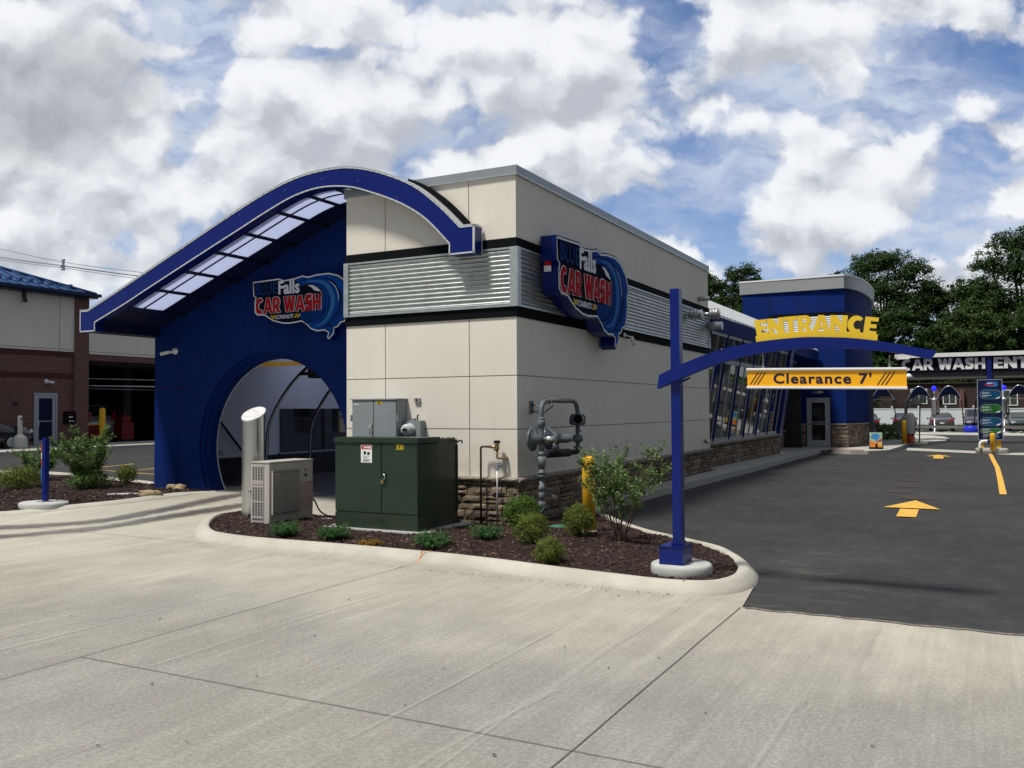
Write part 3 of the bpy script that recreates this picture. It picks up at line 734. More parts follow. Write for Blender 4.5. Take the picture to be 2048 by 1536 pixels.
flat('curb_ramp_pad', [(.78, 24.95), (.95, 25.1), (1.9, 24.95), (2.15, 25.05), (2.1, 25.5), (.8, 25.6)], M('red_ramp_pad', (.28, .06, .05), .8, fine=.2, fs=60), .135)
flat('concrete_gutter', [(3.3, 31.3), (7.0, 28.2), (30, 25.5), (30, 24.2), (7.2, 26.2), (3.4, 28.8)], WALK, .0)
sheet('median_island', [(1.9, 49.5), (3.6, 48.5), (4.4, 45.5), (4.8, 41), (4.6, 37.5), (3.9, 36), (3.0, 36), (2.2, 38.6), (1.6, 41)], WALK, .12, 3)
mb = MB(); P = [(4.4, 45.5), (4.8, 41), (4.6, 37.5), (3.9, 36), (3.0, 36)]
for i in range(4): mb.add([(P[i][0], P[i][1], G(*P[i])-.02), (P[i+1][0], P[i+1][1], G(*P[i+1])-.02), (P[i+1][0], P[i+1][1], G(*P[i+1])+.12), (P[i][0], P[i][1], G(*P[i])+.12)], [(0, 1, 2, 3)])
struct(mb.build('curb', mat=WALK))
sheet('mulch_bed', [(2.0, 46), (3.0, 43), (3.2, 39), (2.6, 38), (1.6, 39), (1.4, 44)], MULCH, .13, 3)
curb('curb', [(30, 50.0), (14, 53.2), (6, 55.2), (0, 56.2), (-10, 57)][::-1], .12, 1.6, WALK, k=2)
GR = M('lawn', (.045, .075, .02), .95, var=.3, vs=.6)
flat('grass', [(-60, 78), (60, 70), (60, 140), (-60, 140)], GR, .02, 20)
flat('grass', [(-300, 140), (300, 140), (300, 800), (-300, 800)], GR, .02, 100)
LINE = M('white_stall_line', (.4, .38, .3), .8)
mb = MB()
for x in [-3.3, -.9, 1.5, 3.9, 6.3, 8.7, 11.1]: strip(mb, [(x, 62.5), (x+.7, 69)], .12, -.004, step=3)
struct(mb.build('painted_line', mat=LINE))
# walk before the brick shop
sheet('walkway', [(-22.6, 5), (-23.2, 10.2), (-23.4, 14), (-23.6, 20), (-26, 20), (-26, 5)], WALK, .10, 1)
mb = MB(); P = [(-22.6, 5), (-23.2, 10.2), (-23.4, 14), (-23.6, 20)]
for i in range(3): mb.add([(P[i][0], P[i][1], G(*P[i])-.05), (P[i+1][0], P[i+1][1], G(*P[i+1])-.05), (P[i+1][0], P[i+1][1], G(*P[i+1])+.10), (P[i][0], P[i][1], G(*P[i])+.10)], [(0, 1, 2, 3)])
struct(mb.build('curb', mat=WALK))

# ================================================================== car wash building
BLD = thing('car_wash_building', 'cream and blue car wash building with an arched tunnel mouth and curved blue canopy', 'building', (-3.14, 0, .2))
def dirty(m, z0, z1, col, k):
    t = m.node_tree; q = NB(t); p = t.nodes['Principled BSDF']; src = p.inputs['Base Color'].links[0].from_socket
    co = q.n('ShaderNodeTexCoord').outputs['Object']; s3 = q.n('ShaderNodeSeparateXYZ'); g_ = q.n('ShaderNodeNewGeometry'); q.put(s3.inputs[0], g_.outputs['Position'])
    n1 = q.noise(q.v('MULTIPLY', g_.outputs['Position'], (7, 7, .5)), 1.0, 6, .65); n2 = q.noise(g_.outputs['Position'], 5, 6, .65)
    band_ = q.ss(q.m('ADD', s3.outputs[2], q.m('MULTIPLY', n2, -.5)), z1-.25, z0-.25)
    st_k = q.m('MULTIPLY', q.ss(n1, .52, .72), .10); a = q.m('ADD', q.m('MULTIPLY', q.m('MULTIPLY', band_, q.ss(n2, .3, .7)), k), st_k, None, True)
    t.links.new(q.mix(a, src, (*col, 1)), p.inputs['Base Color'])
dirty(GREEN, .15, .45, (.07, .06, .045), .45); dirty(CREAM, .8, 1.5, (.40, .35, .27), .30); dirty(BLUE, .2, .9, (.03, .035, .07), .30)
# --- cream block: panels with real grooves over a core
mb = MB().mat(CREAMJ); mb.box(-3.13, -.012, .012, 10.62, -.1, 5.30)
mb.mat(CREAM); g = .007
xs_ = [(-3.14, -2.363), (-2.363, -.81), (-.81, 0)]
for (za, zb) in [(.70, 1.513), (1.513, 2.308), (2.308, 3.20), (4.33, 5.31)]:
    for i, (xa, xb) in enumerate(xs_):
        mb.box(xa+(g if i else 0), xb-(g if i < 2 else 0), 0, .012, za+(g if za in (1.513, 2.308) else 0), zb-(g if zb in (1.513, 2.308) else 0))
    mb.box(-.012, 0, .0121, 10.63, za+(g if za in (1.513, 2.308) else 0), zb-(g if zb in (1.513, 2.308) else 0))
    mb.box(-3.14, -3.128, .0121, 1.25, za, zb)
mb.box(-3.14, 0, 10.62, 10.632, .7, 5.31)
mb.build('wall', BLD)
mb = MB(); mb.sm = False
for za, zb, o in [(5.30, 5.425, .03), (5.285, 5.302, .036)]:
    mb.mat(COPING if za > 5.29 else GALVT)
    mb.box(-3.17, o, -o, .12, za, zb); mb.box(-.12, o, .1201, 10.66, za, zb); mb.box(-3.17, -3.05, .1201, 10.66, za, zb); mb.box(-3.0499, -.1201, 10.54, 10.66, za, zb)
mb.build('coping', BLD)
mb = MB().mat(BLACK)
for za, zb in [(4.208, 4.350), (3.176, 3.327)]:
    mb.box(-3.142, .018, -.018, .0, za, zb); mb.box(0, .018, .0001, 10.634, za, zb); mb.box(-3.158, -3.1405, -.018, 1.24, za, zb)
mb.build('black_band', BLD)
# corrugated band
def corrug(mb, fn, L, z0, z1, n, amp):
    k = n*8; v = []
    for i in range(k+1):
        z = z0+(z1-z0)*i/k; d = amp*(.5-.5*math.cos(2*PI*n*i/k))**.8
        v += [fn(0, z, d), fn(L, z, d)]
    mb.sm = True; mb.add(v, [(2*i, 2*i+1, 2*i+3, 2*i+2) for i in range(k)]); mb.sm = False
mb = MB().mat(GALV)
corrug(mb, lambda a, z, d: (-3.07+a, -.008-d, z), 2.99, 3.36, 4.18, 12, .028)
corrug(mb, lambda a, z, d: (.008+d, .06+a, z), 10.51, 3.36, 4.18, 12, .028)
mb.build('corrugated_panel', BLD)
mb = MB().mat(GALVT)
mb.box(-3.165, -3.07, -.05, 0, 3.325, 4.21); mb.box(-.085, .05, -.05, 0, 3.325, 4.21); mb.box(0.0, .05, .0002, .06, 3.325, 4.21)
mb.box(-3.0699, -.0851, -.044, 0, 4.18, 4.208); mb.box(-3.0699, -.0851, -.044, 0, 3.327, 3.36)
mb.box(.0, .044, .0601, 10.57, 4.18, 4.208); mb.box(.0, .044, .0601, 10.57, 3.327, 3.36); mb.box(0, .05, 10.5701, 10.645, 3.325, 4.21)
mb.mat(BLACK)
for i in range(5):
    for j in range(4):
        x = -2.8+.62*i; z = 3.5+.2*j+(.0 if i % 2 else .06); mb.lathe([(.006, 0), (.006, -.006)], (x, -.036, z), 6, 'y')
mb.build('corrugated_trim', BLD)
# stone veneer
def stones(mb, fn, L, z0, z1, seed, scale=1.0):
    rnd = random.Random(seed); z = z0
    while z < z1-.02:
        h = min(rnd.choice((.085, .10, .12, .15))*scale, z1-z)
        if z1-z-h < .05: h = z1-z
        x = 0
        while x < L-1e-3:
            w = rnd.uniform(.13, .42)*scale
            if L-x-w < .09*scale: w = L-x
            w = min(w, L-x); gp = .005; d = rnd.uniform(.02, .05)
            if h > .11*scale and rnd.random() < .25: rows = [(z, h*.5), (z+h*.5, h*.5)]
            else: rows = [(z, h)]
            for (zz, hh) in rows:
                dd = d+rnd.uniform(-.008, .008); n = 4
                # bulging, uneven face
                nx, nz = 5, 4; v = []
                for j in range(nz):
                    for i in range(nx):
                        fa, fc = i/(nx-1), j/(nz-1)
                        e = min(fa, 1-fa, fc*.8, (1-fc)*.8)*2
                        bulge = dd*(.45+.55*min(1, e*2.0))+rnd.uniform(-.006, .006)*(1 if 0 < i < nx-1 and 0 < j < nz-1 else .3)
                        v.append(fn(x+gp+(w-2*gp)*fa+rnd.uniform(-.003, .003), zz+gp+(hh-2*gp)*fc+rnd.uniform(-.003, .003), bulge))
                f = [(j*nx+i, j*nx+i+1, (j+1)*nx+i+1, (j+1)*nx+i) for j in range(nz-1) for i in range(nx-1)]
                # sides back to the wall
                o = len(v); ring = [i for i in range(nx)]+[(j)*nx+nx-1 for j in range(1, nz)]+[(nz-1)*nx+i for i in range(nx-2, -1, -1)]+[j*nx for j in range(nz-2, 0, -1)]
                ca = x+w/2; cc = zz+hh/2
                bk = [fn(*(lambda i: (x+gp+(w-2*gp)*((i % nx)/(nx-1)), zz+gp+(hh-2*gp)*((i//nx)/(nz-1))))(i), 0) for i in ring]
                v += bk; m = len(ring)
                f += [(ring[i], o+i, o+(i+1) % m, ring[(i+1) % m]) for i in range(m)]
                mb.add(v, f)
            x += w
        z += h
mb = MB().mat(MORT); mb.box(-3.14, .012, -.012, 0, -.05, .735); mb.box(.0, .012, .0001, 10.64, -.05, .735); mb.box(-3.152, -3.1401, 0, 1.25, -.05, .735); mb.box(-.6, .012, 10.6401, 10.652, 0, .735)
mb.mat(STONE)
stones(mb, lambda a, z, d: (-3.14+a, -.012-d, z), 3.16, .05, .735, 1)
stones(mb, lambda a, z, d: (.012+d, -.03+a, z), 10.68, .05, .735, 2)
mb.build('stone_base', BLD)
def cap(mb, fn, L, z0, z1, d, seg=.45, seed=5):
    rnd = random.Random(seed); x = 0
    while x < L-1e-3:
        w = rnd.uniform(seg*.8, seg*1.3)
        if L-x-w < .15: w = L-x
        nx = 7; v = []
        for i in range(nx):
            a = x+.002+(w-.004)*i/(nx-1); r_ = lambda k=.005: rnd.uniform(-k, k)
            v += [fn(a, z0, 0), fn(a, z0+r_(), d*.82+r_(.007)), fn(a, (z0+z1)/2, d+r_(.006)), fn(a, z1-.012+r_(.003), d*.93+r_()), fn(a, z1+.004, 0)]
        f = [(i*5+j, (i+1)*5+j, (i+1)*5+j+1, i*5+j+1) for i in range(nx-1) for j in range(4)]+[(4, 3, 2, 1, 0), tuple((nx-1)*5+j for j in range(5))]
        mb.add(v, f); x += w
mb = MB().mat(STONEC)
cap(mb, lambda a, z, d: (-3.15+a, -d, z), 3.19, .737, .80, .085); cap(mb, lambda a, z, d: (d, -.06+a, z), 10.72, .737, .80, .085, seed=9)
mb.build('stone_cap', BLD)

# --- blue arch wall
CI = [(-8.99, 3.526), (-8.145, 3.831), (-7.471, 4.095), (-6.193, 4.586), (-5.352, 4.905), (-4.551, 5.209), (-4.001, 5.382), (-3.47, 5.451), (-2.926, 5.40), (-2.459, 5.255), (-1.885, 5.013), (-1.423, 4.721), (-.995, 4.297)]
CO = [(-9.211, 3.771), (-8.012, 4.228), (-6.195, 4.944), (-5.295, 5.292), (-4.552, 5.55), (-3.894, 5.704), (-3.262, 5.745), (-2.80, 5.705), (-2.264, 5.556), (-1.641, 5.272), (-1.152, 4.891), (-.80, 4.545)]
CIs, COs = catmull(CI, 5), catmull(CO, 5)
def zin(x):
    for (a, c), (d, e) in zip(CIs, CIs[1:]):
        if a <= x <= d: return c+(e-c)*(x-a)/(d-a)
    return CIs[0][1] if x < CIs[0][0] else CIs[-1][1]
ACX, ACZ, AR = -5.97, 1.08, 1.87
YB = 1.25
a0 = math.asin((.10-ACZ)/AR)
arc = [(ACX+AR*math.cos(t), ACZ+AR*math.sin(t)) for t in [PI-a0+(a0*2-PI)*k/48 for k in range(49)]]
top = [(-3.14, zin(-3.14)+.09)]+[(x, z+.09) for x, z in reversed(CIs) if -8.9 < x < -3.14]+[(-9.13, 3.50)]
pts = [(-9.13, .10)]+arc+[(-3.14, .10)]+top
mb = MB().mat(BLUE); mb.prism(pts, YB, YB+.22, XZ)
mb.box(-9.13, -8.95, YB+.2201, 27, .1, 3.45)
mb.build('arch_wall', BLD)
mb = MB().mat(BLUE)
def ring(mb, r0_, r1_, y0, y1, n=48):
    A = [PI-a0+(a0*2-PI)*k/n for k in range(n+1)]
    v = []
    for t in A:
        c, s_ = math.cos(t), math.sin(t)
        v += [(ACX+r0_*c, y0, ACZ+r0_*s_), (ACX+r1_*c, y0, ACZ+r1_*s_), (ACX+r1_*c, y1, ACZ+r1_*s_), (ACX+r0_*c, y1, ACZ+r0_*s_)]
    mb.add(v, [(4*i+j, 4*i+(j+1) % 4, 4*i+4+(j+1) % 4, 4*i+4+j) for i in range(n) for j in range(4)])
ring(mb, AR-.07, AR+.0, YB+.06, YB+.34); ring(mb, AR-.13, AR-.0705, YB+.14, YB+.34)
mb.build('arch_surround', BLD)
mb = MB().mat(SILV); ring(mb, AR-.145, AR-.1305, YB+.335, YB+.35); mb.build('arch_edge_trim', BLD)
# panel joints of the blue wall
mb = MB().mat(NAVYJ); w = .007
def jl(p, q, y=YB, wd=w):
    P, Q = Vector(p), Vector(q); t = (Q-P).normalized(); nn = Vector((-t.y, t.x))*wd
    mb.prism([tuple(P+nn), tuple(Q+nn), tuple(Q-nn), tuple(P-nn)][::-1], y-.0025, y, XZ)
for z in (2.287, 1.486):
    xx = ACX-math.sqrt(AR**2-(z-ACZ)**2); jl((-9.128, z), (xx, z)); xx = ACX+math.sqrt(AR**2-(z-ACZ)**2); jl((xx, z), (-3.15, z))
jl((-8.483, .12), (-8.483, 3.66))
for d in (-78, -63, -46, -30, -15, 0, 15, 31, 47, 62, 76):
    t = math.radians(90-d); c, s_ = math.cos(t), math.sin(t); r_ = AR
    while True:
        x, z = ACX+r_*c, ACZ+r_*s_
        if x > -3.16 or x < -8.47 or z > zin(x)-.01: break
        r_ += .02
    if r_ > AR+.05: jl((ACX+(AR+.01)*c, ACZ+(AR+.01)*s_), (x, z))
mb.build('panel_joint', BLD)
# --- canopy fascia
mb = MB().mat(BLUEG)
OUT = [(-9.43, 3.774)]+COs+[(-.559, 4.545), (-.559, 4.13), (-1.0, 4.13)]+CIs[::-1]+[(-8.99, 3.358), (-9.43, 3.358)]
mb.prism(OUT, -.27, -.10, XZ)
mb.box(-1.0, -.559, -.0999, -.03, 4.13, 4.545)
mb.build('canopy_fascia', BLD)
mb = MB().mat(SILV)
def edge(path, d, y0=-.277, y1=-.262, closed=False):
    for i in range(len(path)-1):
        P, Q = Vector(path[i]), Vector(path[i+1]); t = (Q-P).normalized(); nn = Vector((-t.y, t.x))
        e = t*.004
        mb.prism([tuple(P-e), tuple(Q+e), tuple(Q+e+nn*d), tuple(P-e+nn*d)], y0, y1, XZ)
edge([(-9.43, 3.774)]+COs+[(-.559, 4.545)], -.022)
edge([(-.559, 4.545), (-.559, 4.13), (-1.0, 4.13), (-.995, 4.297)], -.022)
edge([CIs[-1]]+CIs[::-1][1:]+[(-8.99, 3.358), (-9.43, 3.358), (-9.43, 3.774)], -.022)
# top flashing
fl = [(-9.44, 3.78)]+[(x, z+.006) for x, z in COs]+[(-.555, 4.551)]
for (a, c), (d, e) in zip(fl, fl[1:]):
    mb.add([(a, -.279, c), (d, -.279, e), (d, -.08, e), (a, -.08, c), (a, -.279, c+.012), (d, -.279, e+.012), (d, -.08, e+.012), (a, -.08, c+.012)], [(0, 3, 2, 1), (4, 5, 6, 7), (0, 1, 5, 4), (2, 3, 7, 6)])
mb.box(-.5585, -.553, -.277, -.255, 4.12, 4.55); mb.box(-.5585, -.553, -.2549, -.02, 4.535, 4.55); mb.box(-.5585, -.553, -.05, -.03, 4.13, 4.5349)
mb.build('fascia_trim', BLD)
# rivets
for i in range(4, len(COs)-3, 7):
    mb = MB().mat(SILV)
    x = (COs[i][0]+CIs[min(i, len(CIs)-1)][0])/2; z = (COs[i][1]+zin(x))/2+.0; mb.lathe([(.006, 0), (.004, -.004)], (x, -.2705, z), 6, 'y'); mb.build('rivet', BLD)
# roof skin: solid behind the skylight strip and over the cream block
def skin(mb, xa, xb, y0, y1, lo, hi):
    P = [(x, z) for x, z in CIs if xa < x < xb]; P = [(xa, zin(xa))]+P+[(xb, zin(xb))]
    mb.prism([(x, z+lo) for x, z in P]+[(x, z+hi) for x, z in P[::-1]], y0, y1, XZ)
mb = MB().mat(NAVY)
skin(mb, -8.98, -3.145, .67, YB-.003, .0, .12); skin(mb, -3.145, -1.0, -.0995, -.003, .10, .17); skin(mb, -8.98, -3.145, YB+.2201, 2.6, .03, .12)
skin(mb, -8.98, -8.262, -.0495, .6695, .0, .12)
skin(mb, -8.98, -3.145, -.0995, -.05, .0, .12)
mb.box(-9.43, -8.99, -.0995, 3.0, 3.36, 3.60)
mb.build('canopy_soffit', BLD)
mb = MB().mat(BLACK)
P = [(x, z+.03-.09*max(0, (-1.2-x))) for x, z in COs if -1.95 < x < -.75]
mb.prism([(x, z-.05) for x, z in P]+[(x+.03, z+.075) for x, z in P[::-1]], -.09, -.004, XZ)
mb.build('roof_membrane', BLD)
for y0, y1 in [(-.049, .1995), (.2305, .6695)]:
    mb = MB().mat(POLY); skin(mb, -8.26, -3.15, y0, y1, .002, .008); mb.build('skylight_panel', BLD)
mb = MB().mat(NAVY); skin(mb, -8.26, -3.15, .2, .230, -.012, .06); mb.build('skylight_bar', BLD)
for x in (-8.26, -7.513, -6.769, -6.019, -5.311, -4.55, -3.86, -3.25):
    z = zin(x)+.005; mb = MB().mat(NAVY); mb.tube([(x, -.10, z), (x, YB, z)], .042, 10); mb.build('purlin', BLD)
# --- tunnel interior
mb = MB().mat(WPANEL); mb.box(-8.9499, -8.93, YB+.25, 26.9, .76, 3.30)
mb.mat(DARKI); mb.box(-8.9499, -8.86, YB+.25, 26.9, .0, .7599)
mb.mat(POLY); mb.box(-8.93, -3.15, 1.5, 26.9, 3.3, 3.36); mb.mat(WPANEL); mb.box(-3.16, -3.145, 1.5, 10.6, .2, 3.3)  # translucent ceiling added to let daylight into the tunnel
mb.mat(DARKI); mb.box(-3.1, -.5, 26.9, 27, 0, 3.4)
mb.build('tunnel_lining', BLD)
EQD = M('dark_window_bar', (.03, .03, .032), .6)
mb = MB().mat(GLASSD); mb.box(-8.929, -8.90, 4.75, 12, .80, 1.86)
mb.mat(ALU); mb.box(-8.929, -8.86, 4.70, 12, .74, .7999)
mb.mat(EQD)
for y in (6.3, 8.0, 9.7): mb.box(-8.899, -8.87, y, y+.06, .8, 1.86)
mb.box(-8.899, -8.885, 4.75, 12, 1.60, 1.63)
mb.build('tunnel_window', BLD)
mb = MB().mat(YEL); mb.box(-7.1, -4.9, 1.62, 1.72, 2.69, 2.76); mb.build('height_bar', BLD)
for p in [[(-8.86, 3.4, 2.85), (-8.86, 2.45, 1.92)], [(-8.86, 2.45, 1.92), (-8.86, 3.5, .85)]]:
    mb = MB().mat(NAVY); mb.tube(p, .03, 6); mb.build('brace', BLD)
mb = MB().mat(ALU); mb.box(-8.93, -8.88, 2.75, 2.9, .82, .94); mb.build('outlet_box', BLD)
mb = MB().mat(WALK)
# dark wet tunnel floor
struct(sheet('tunnel_floor', [(-8.9, 2.3), (-3.16, 2.3), (-3.16, 26), (-8.9, 26)], M('wet_tunnel_floor', (.06, .06, .058), .35, var=.3, vs=2), .012, 1))
# hall roof in strips, gaps added so daylight brightens the tunnel
mb = MB().mat(DARKI)
for k in range(6): mb.box(-8.95, -3.2, 2.6+4.2*k, 4.5+4.2*k, 3.45, 3.6)
mb.build('hall_roof', BLD)

# --- glazed wing
WY0, WY1 = 10.66, 21.25
gx = lambda z: -.45+(z-.85)*.16
mb = MB().mat(MORT); mb.box(-.7, -.36, WY0, WY1+.3, 0, .79); mb.box(-1.6, -1.22, WY1+.3, 27.9, 0, .79)
mb.mat(STONE); stones(mb, lambda a, z, d: (-.36+d, WY0+a, z), WY1+.3-WY0, .15, .79, 11, 1.15); stones(mb, lambda a, z, d: (-1.22+d, WY1+.3+a, z), 27.85-WY1-.3, .15, .79, 12, 1.2)
mb.build('wing_stone_base', BLD)
mb = MB().mat(STONEC); cap(mb, lambda a, z, d: (-.36+d, WY0+a, z), WY1+.3-WY0, .79, .86, .10, .6); cap(mb, lambda a, z, d: (-1.22+d, WY1+.3+a, z), 27.85-WY1-.3, .79, .86, .10, .6)
mb.mat(ALU); mb.box(-.7, -.362, WY0, WY1+.3, .861, .89)
mb.build('wing_sill', BLD)
def lean(y0, y1, z0, z1, dx0, dx1, off=0):
    """bar lying in the leaning glass plane"""
    v = []
    for z in (z0, z1):
        g_ = gx(z)+off
        v += [(g_+dx0, y0, z), (g_+dx1, y0, z), (g_+dx1, y1, z), (g_+dx0, y1, z)]
    return v, [(0, 3, 2, 1), (4, 5, 6, 7), (0, 1, 5, 4), (1, 2, 6, 5), (2, 3, 7, 6), (3, 0, 4, 7)]
bays = 6; bw = (WY1-WY0)/bays
for sec, (ya, yb, off, nb) in enumerate([(WY0, WY1, 0, bays), (WY1+.75, 27.85, -.85, 3)]):
    bwd = (yb-ya)/nb
    for i in range(nb):
        y0 = ya+i*bwd; mb = MB()
        w_ = thing_parent = MB().mat(ALU)
        w_.add(*lean(y0+.06, y0+bwd-.06, .89, .97, -.05, .04, off)); w_.add(*lean(y0+.06, y0+bwd-.06, 3.02, 3.14, -.05, .05, off)); w_.add(*lean(y0+.06, y0+bwd-.06, 3.72, 3.80, -.05, .05, off))
        for k in range(3):
            yy = y0+.06+(bwd-.12-.06)*k/2; w_.add(*lean(yy, yy+.06, .9701, 3.0199, -.05, .02, off)); w_.add(*lean(yy, yy+.05, 3.1401, 3.7199, -.05, .02, off))
        win = w_.build('window', BLD)
        for k in range(2):
            yy = y0+.12+(bwd-.18)*k/2; gl = MB().mat(CLEAR); gl.add(*lean(yy, yy+(bwd-.18)/2-.06, .97, 3.02, -.006, 0, off)); gl.build('pane', win)
        lv = MB().mat(M('louvre_slat', (.16, .165, .17), .45, .5))
        for k in range(7):
            z = 3.17+.08*k; v = []
            for zz, dx in ((z, .03), (z+.035, -.03)):
                v += [(gx(zz)+off+dx, y0+.07, zz), (gx(zz)+off+dx, y0+bwd-.07, zz)]
            lv.add(v, [(0, 1, 3, 2)]); lv.add([(p[0], p[1], p[2]-.012) for p in v], [(2, 3, 1, 0)])
        lv.add(*lean(y0+.07, y0+bwd-.07, 3.1401, 3.71, -.09, -.08, off))
        lv.build('louvre', win)
        mb.mat(BLUE).add(*lean(y0-.05, y0+.05, .87, 3.8, -.07, .06, off)); mb.build('blue_mullion', BLD)
mb = MB().mat(BLUEG); mb.add(*lean(WY1+.02, WY1+.55, .15, 3.95, -.2, .16, -.02)); mb.build('slanted_column', BLD)
mb = MB().mat(BLUE); mb.box(-.4, .12, WY0-.03, 27.8, 3.80, 4.19); mb.box(-1.5, -.4001, WY0, 27.8, 3.80, 3.84); mb.build('wing_fascia', BLD)
ROOFM = M('standing_seam_metal', (.58, .60, .62), .45, .25, var=.06)
mb = MB().mat(ROOFM)
mb.add([(.135, WY0-.02, 4.192), (.135, 27.8, 4.192), (-1.55, 27.8, 5.18), (-1.55, WY0-.02, 5.18), (.135, WY0-.02, 4.24), (.135, 27.8, 4.24), (-1.55, 27.8, 5.27), (-1.55, WY0-.02, 5.27)], [(0, 1, 2, 3), (4, 7, 6, 5), (0, 4, 5, 1), (3, 2, 6, 7), (0, 3, 7, 4)])
for i in range(38):
    y = WY0+.2+i*.45; mb.box(.04, 1.94, y, y+.025, 0, .03, xf=lambda p: (.135-p[0]*.8617-p[2]*.0, p[1], 4.24+p[0]*.527+p[2]))
mb.build('wing_roof', BLD)
mb = MB().mat(WPANEL); mb.box(-3.2, -3.1, WY0, 27, .2, 1.0); mb.box(-3.2, -3.1, WY0, 27, 2.55, 3.9)
for i in range(9): mb.box(-3.2, -3.1, WY0+i*2, WY0+i*2+1.0, 1.0001, 2.5499)
mb.mat(DARKI); mb.box(-3.1, -.8, WY0, WY0+.02, .2, 3.8); mb.box(-3.0, -.7, WY0+.1, 21, .2, .22)
mb.build('wing_back_wall', BLD)
EQ = M('wash_equipment_dark', (.05, .05, .055), .5)
for i in range(7):
    mb = MB(); y = 12+i*2.1; mb.mat(EQ); mb.box(-2.4, -2.1, y, y+.25, .22, 2.6); mb.box(-2.4, -1.0, y, y+.12, 2.4, 2.55); mb.mat((BLUE, EQ, WHITE, EQ)[i % 4]); mb.box(-2.1, -1.4, y+.1201, y+.9, .9, 1.4+.2*(i % 3)); mb.build('wash_equipment', BLD)

# --- blue tower
TP = [(-3.12, 28.0)]+catmull([(1.17, 28.0), (1.45, 29.0), (1.63, 30.5), (1.68, 32.2), (1.62, 34.5), (1.3, 37.5)], 4)+[(-3.12, 38.0)]
def inset(P, d): return offset_path(P, -d, True)
mb = MB().mat(BLUE); mb.prism(TP, .95, 6.86, XY); mb.build('tower_wall', BLD)
mb = MB().mat(MORT); mb.prism(inset(TP, .03), .0, 1.07, XY)
mb.mat(STONE)
stones(mb, lambda a, z, d: (-3.2+a, 27.96-d, z), 2.72, .12, 1.07, 21, 1.25); stones(mb, lambda a, z, d: (.57+a, 27.96-d, z), .68, .12, 1.07, 22, 1.25)
side = inset(TP, .035)
for i in range(1, len(TP)-2):
    p, q = Vector(side[i]), Vector(side[i+1]); L = (q-p).length; t = (q-p)/L; nn = Vector((t.y, -t.x))
    stones(mb, lambda a, z, d: (p.x+t.x*a+nn.x*d, p.y+t.y*a+nn.y*d, z), L, .12, 1.07, 30+i, 1.3)
mb.build('tower_stone_base', BLD)
mb = MB().mat(STONEC); mb.prism(inset(TP, .10), 1.071, 1.13, XY); mb.build('tower_stone_cap', BLD)
CORN = M('cornice_metal', (.34, .36, .36), .45, .3)
mb = MB().mat(CORN); mb.prism(inset(TP, .12), 6.861, 7.38, XY); mb.mat(WHITE); mb.prism(inset(TP, .15), 7.381, 7.45, XY); mb.build('cornice', BLD)
mb = MB().mat(NAVYJ)
for x in (-1.94, -.69, .55): mb.box(x-.012, x+.012, 27.994, 28, 1.13, 6.86)
mb.box(.57, 1.165, 27.994, 28, 2.86, 2.88); mb.box(-3.1, -.47, 27.994, 28, 2.86, 2.88)
mb.build('tower_panel_joint', BLD)
mb = MB().mat(WHITE); corrug(mb, lambda a, z, d: (-1.9+a, 27.97-d, z), 3.07, 4.98, 5.72, 9, .05)
mb.mat(BLACK); mb.box(-1.95, 1.22, 27.95, 27.999, 5.721, 5.88); mb.box(-1.95, 1.22, 27.95, 27.999, 4.80, 4.979)
mb.mat(M('maroon_side_panel', (.05, .012, .015), .6))
for i in range(1, 9):
    p, q = Vector(TP[i]), Vector(TP[i+1]); t = (q-p).normalized(); nn = Vector((t.y, -t.x))*.03
    mb.add([(p.x+nn.x, p.y+nn.y, 4.8), (q.x+nn.x, q.y+nn.y, 4.8), (q.x+nn.x, q.y+nn.y, 5.85), (p.x+nn.x, p.y+nn.y, 5.85)], [(0, 1, 2, 3)])
mb.build('tower_corrugated_band', BLD)
# door
mb = MB().mat(ALU); D0, D1 = -.43, .52
mb.box(D0, D0+.06, 27.93, 28.0, .12, 2.23); mb.box(D1-.06, D1, 27.93, 28.0, .12, 2.23); mb.box(D0+.0601, D1-.0601, 27.93, 28.0, 2.15, 2.23)
mb.box(D0+.065, D0+.20, 27.945, 27.99, .14, 2.145); mb.box(D1-.20, D1-.065, 27.945, 27.99, .14, 2.145); mb.box(D0+.2001, D1-.2001, 27.945, 27.99, 2.02, 2.145); mb.box(D0+.2001, D1-.2001, 27.945, 27.99, .14, .42); mb.box(D0+.2001, D1-.2001, 27.945, 27.97, 1.18, 1.21)
door = mb.build('door', BLD)
mb = MB().mat(GLASSD); mb.box(D0+.2002, D1-.2002, 27.972, 27.985, .4201, 2.0199); mb.build('pane', door)
mb = MB().mat(SILV); mb.tube([(D1-.13, 27.94, .98), (D1-.13, 27.88, 1.0), (D1-.13, 27.88, 1.24), (D1-.13, 27.94, 1.26)], .014, 6); mb.build('handle', door)

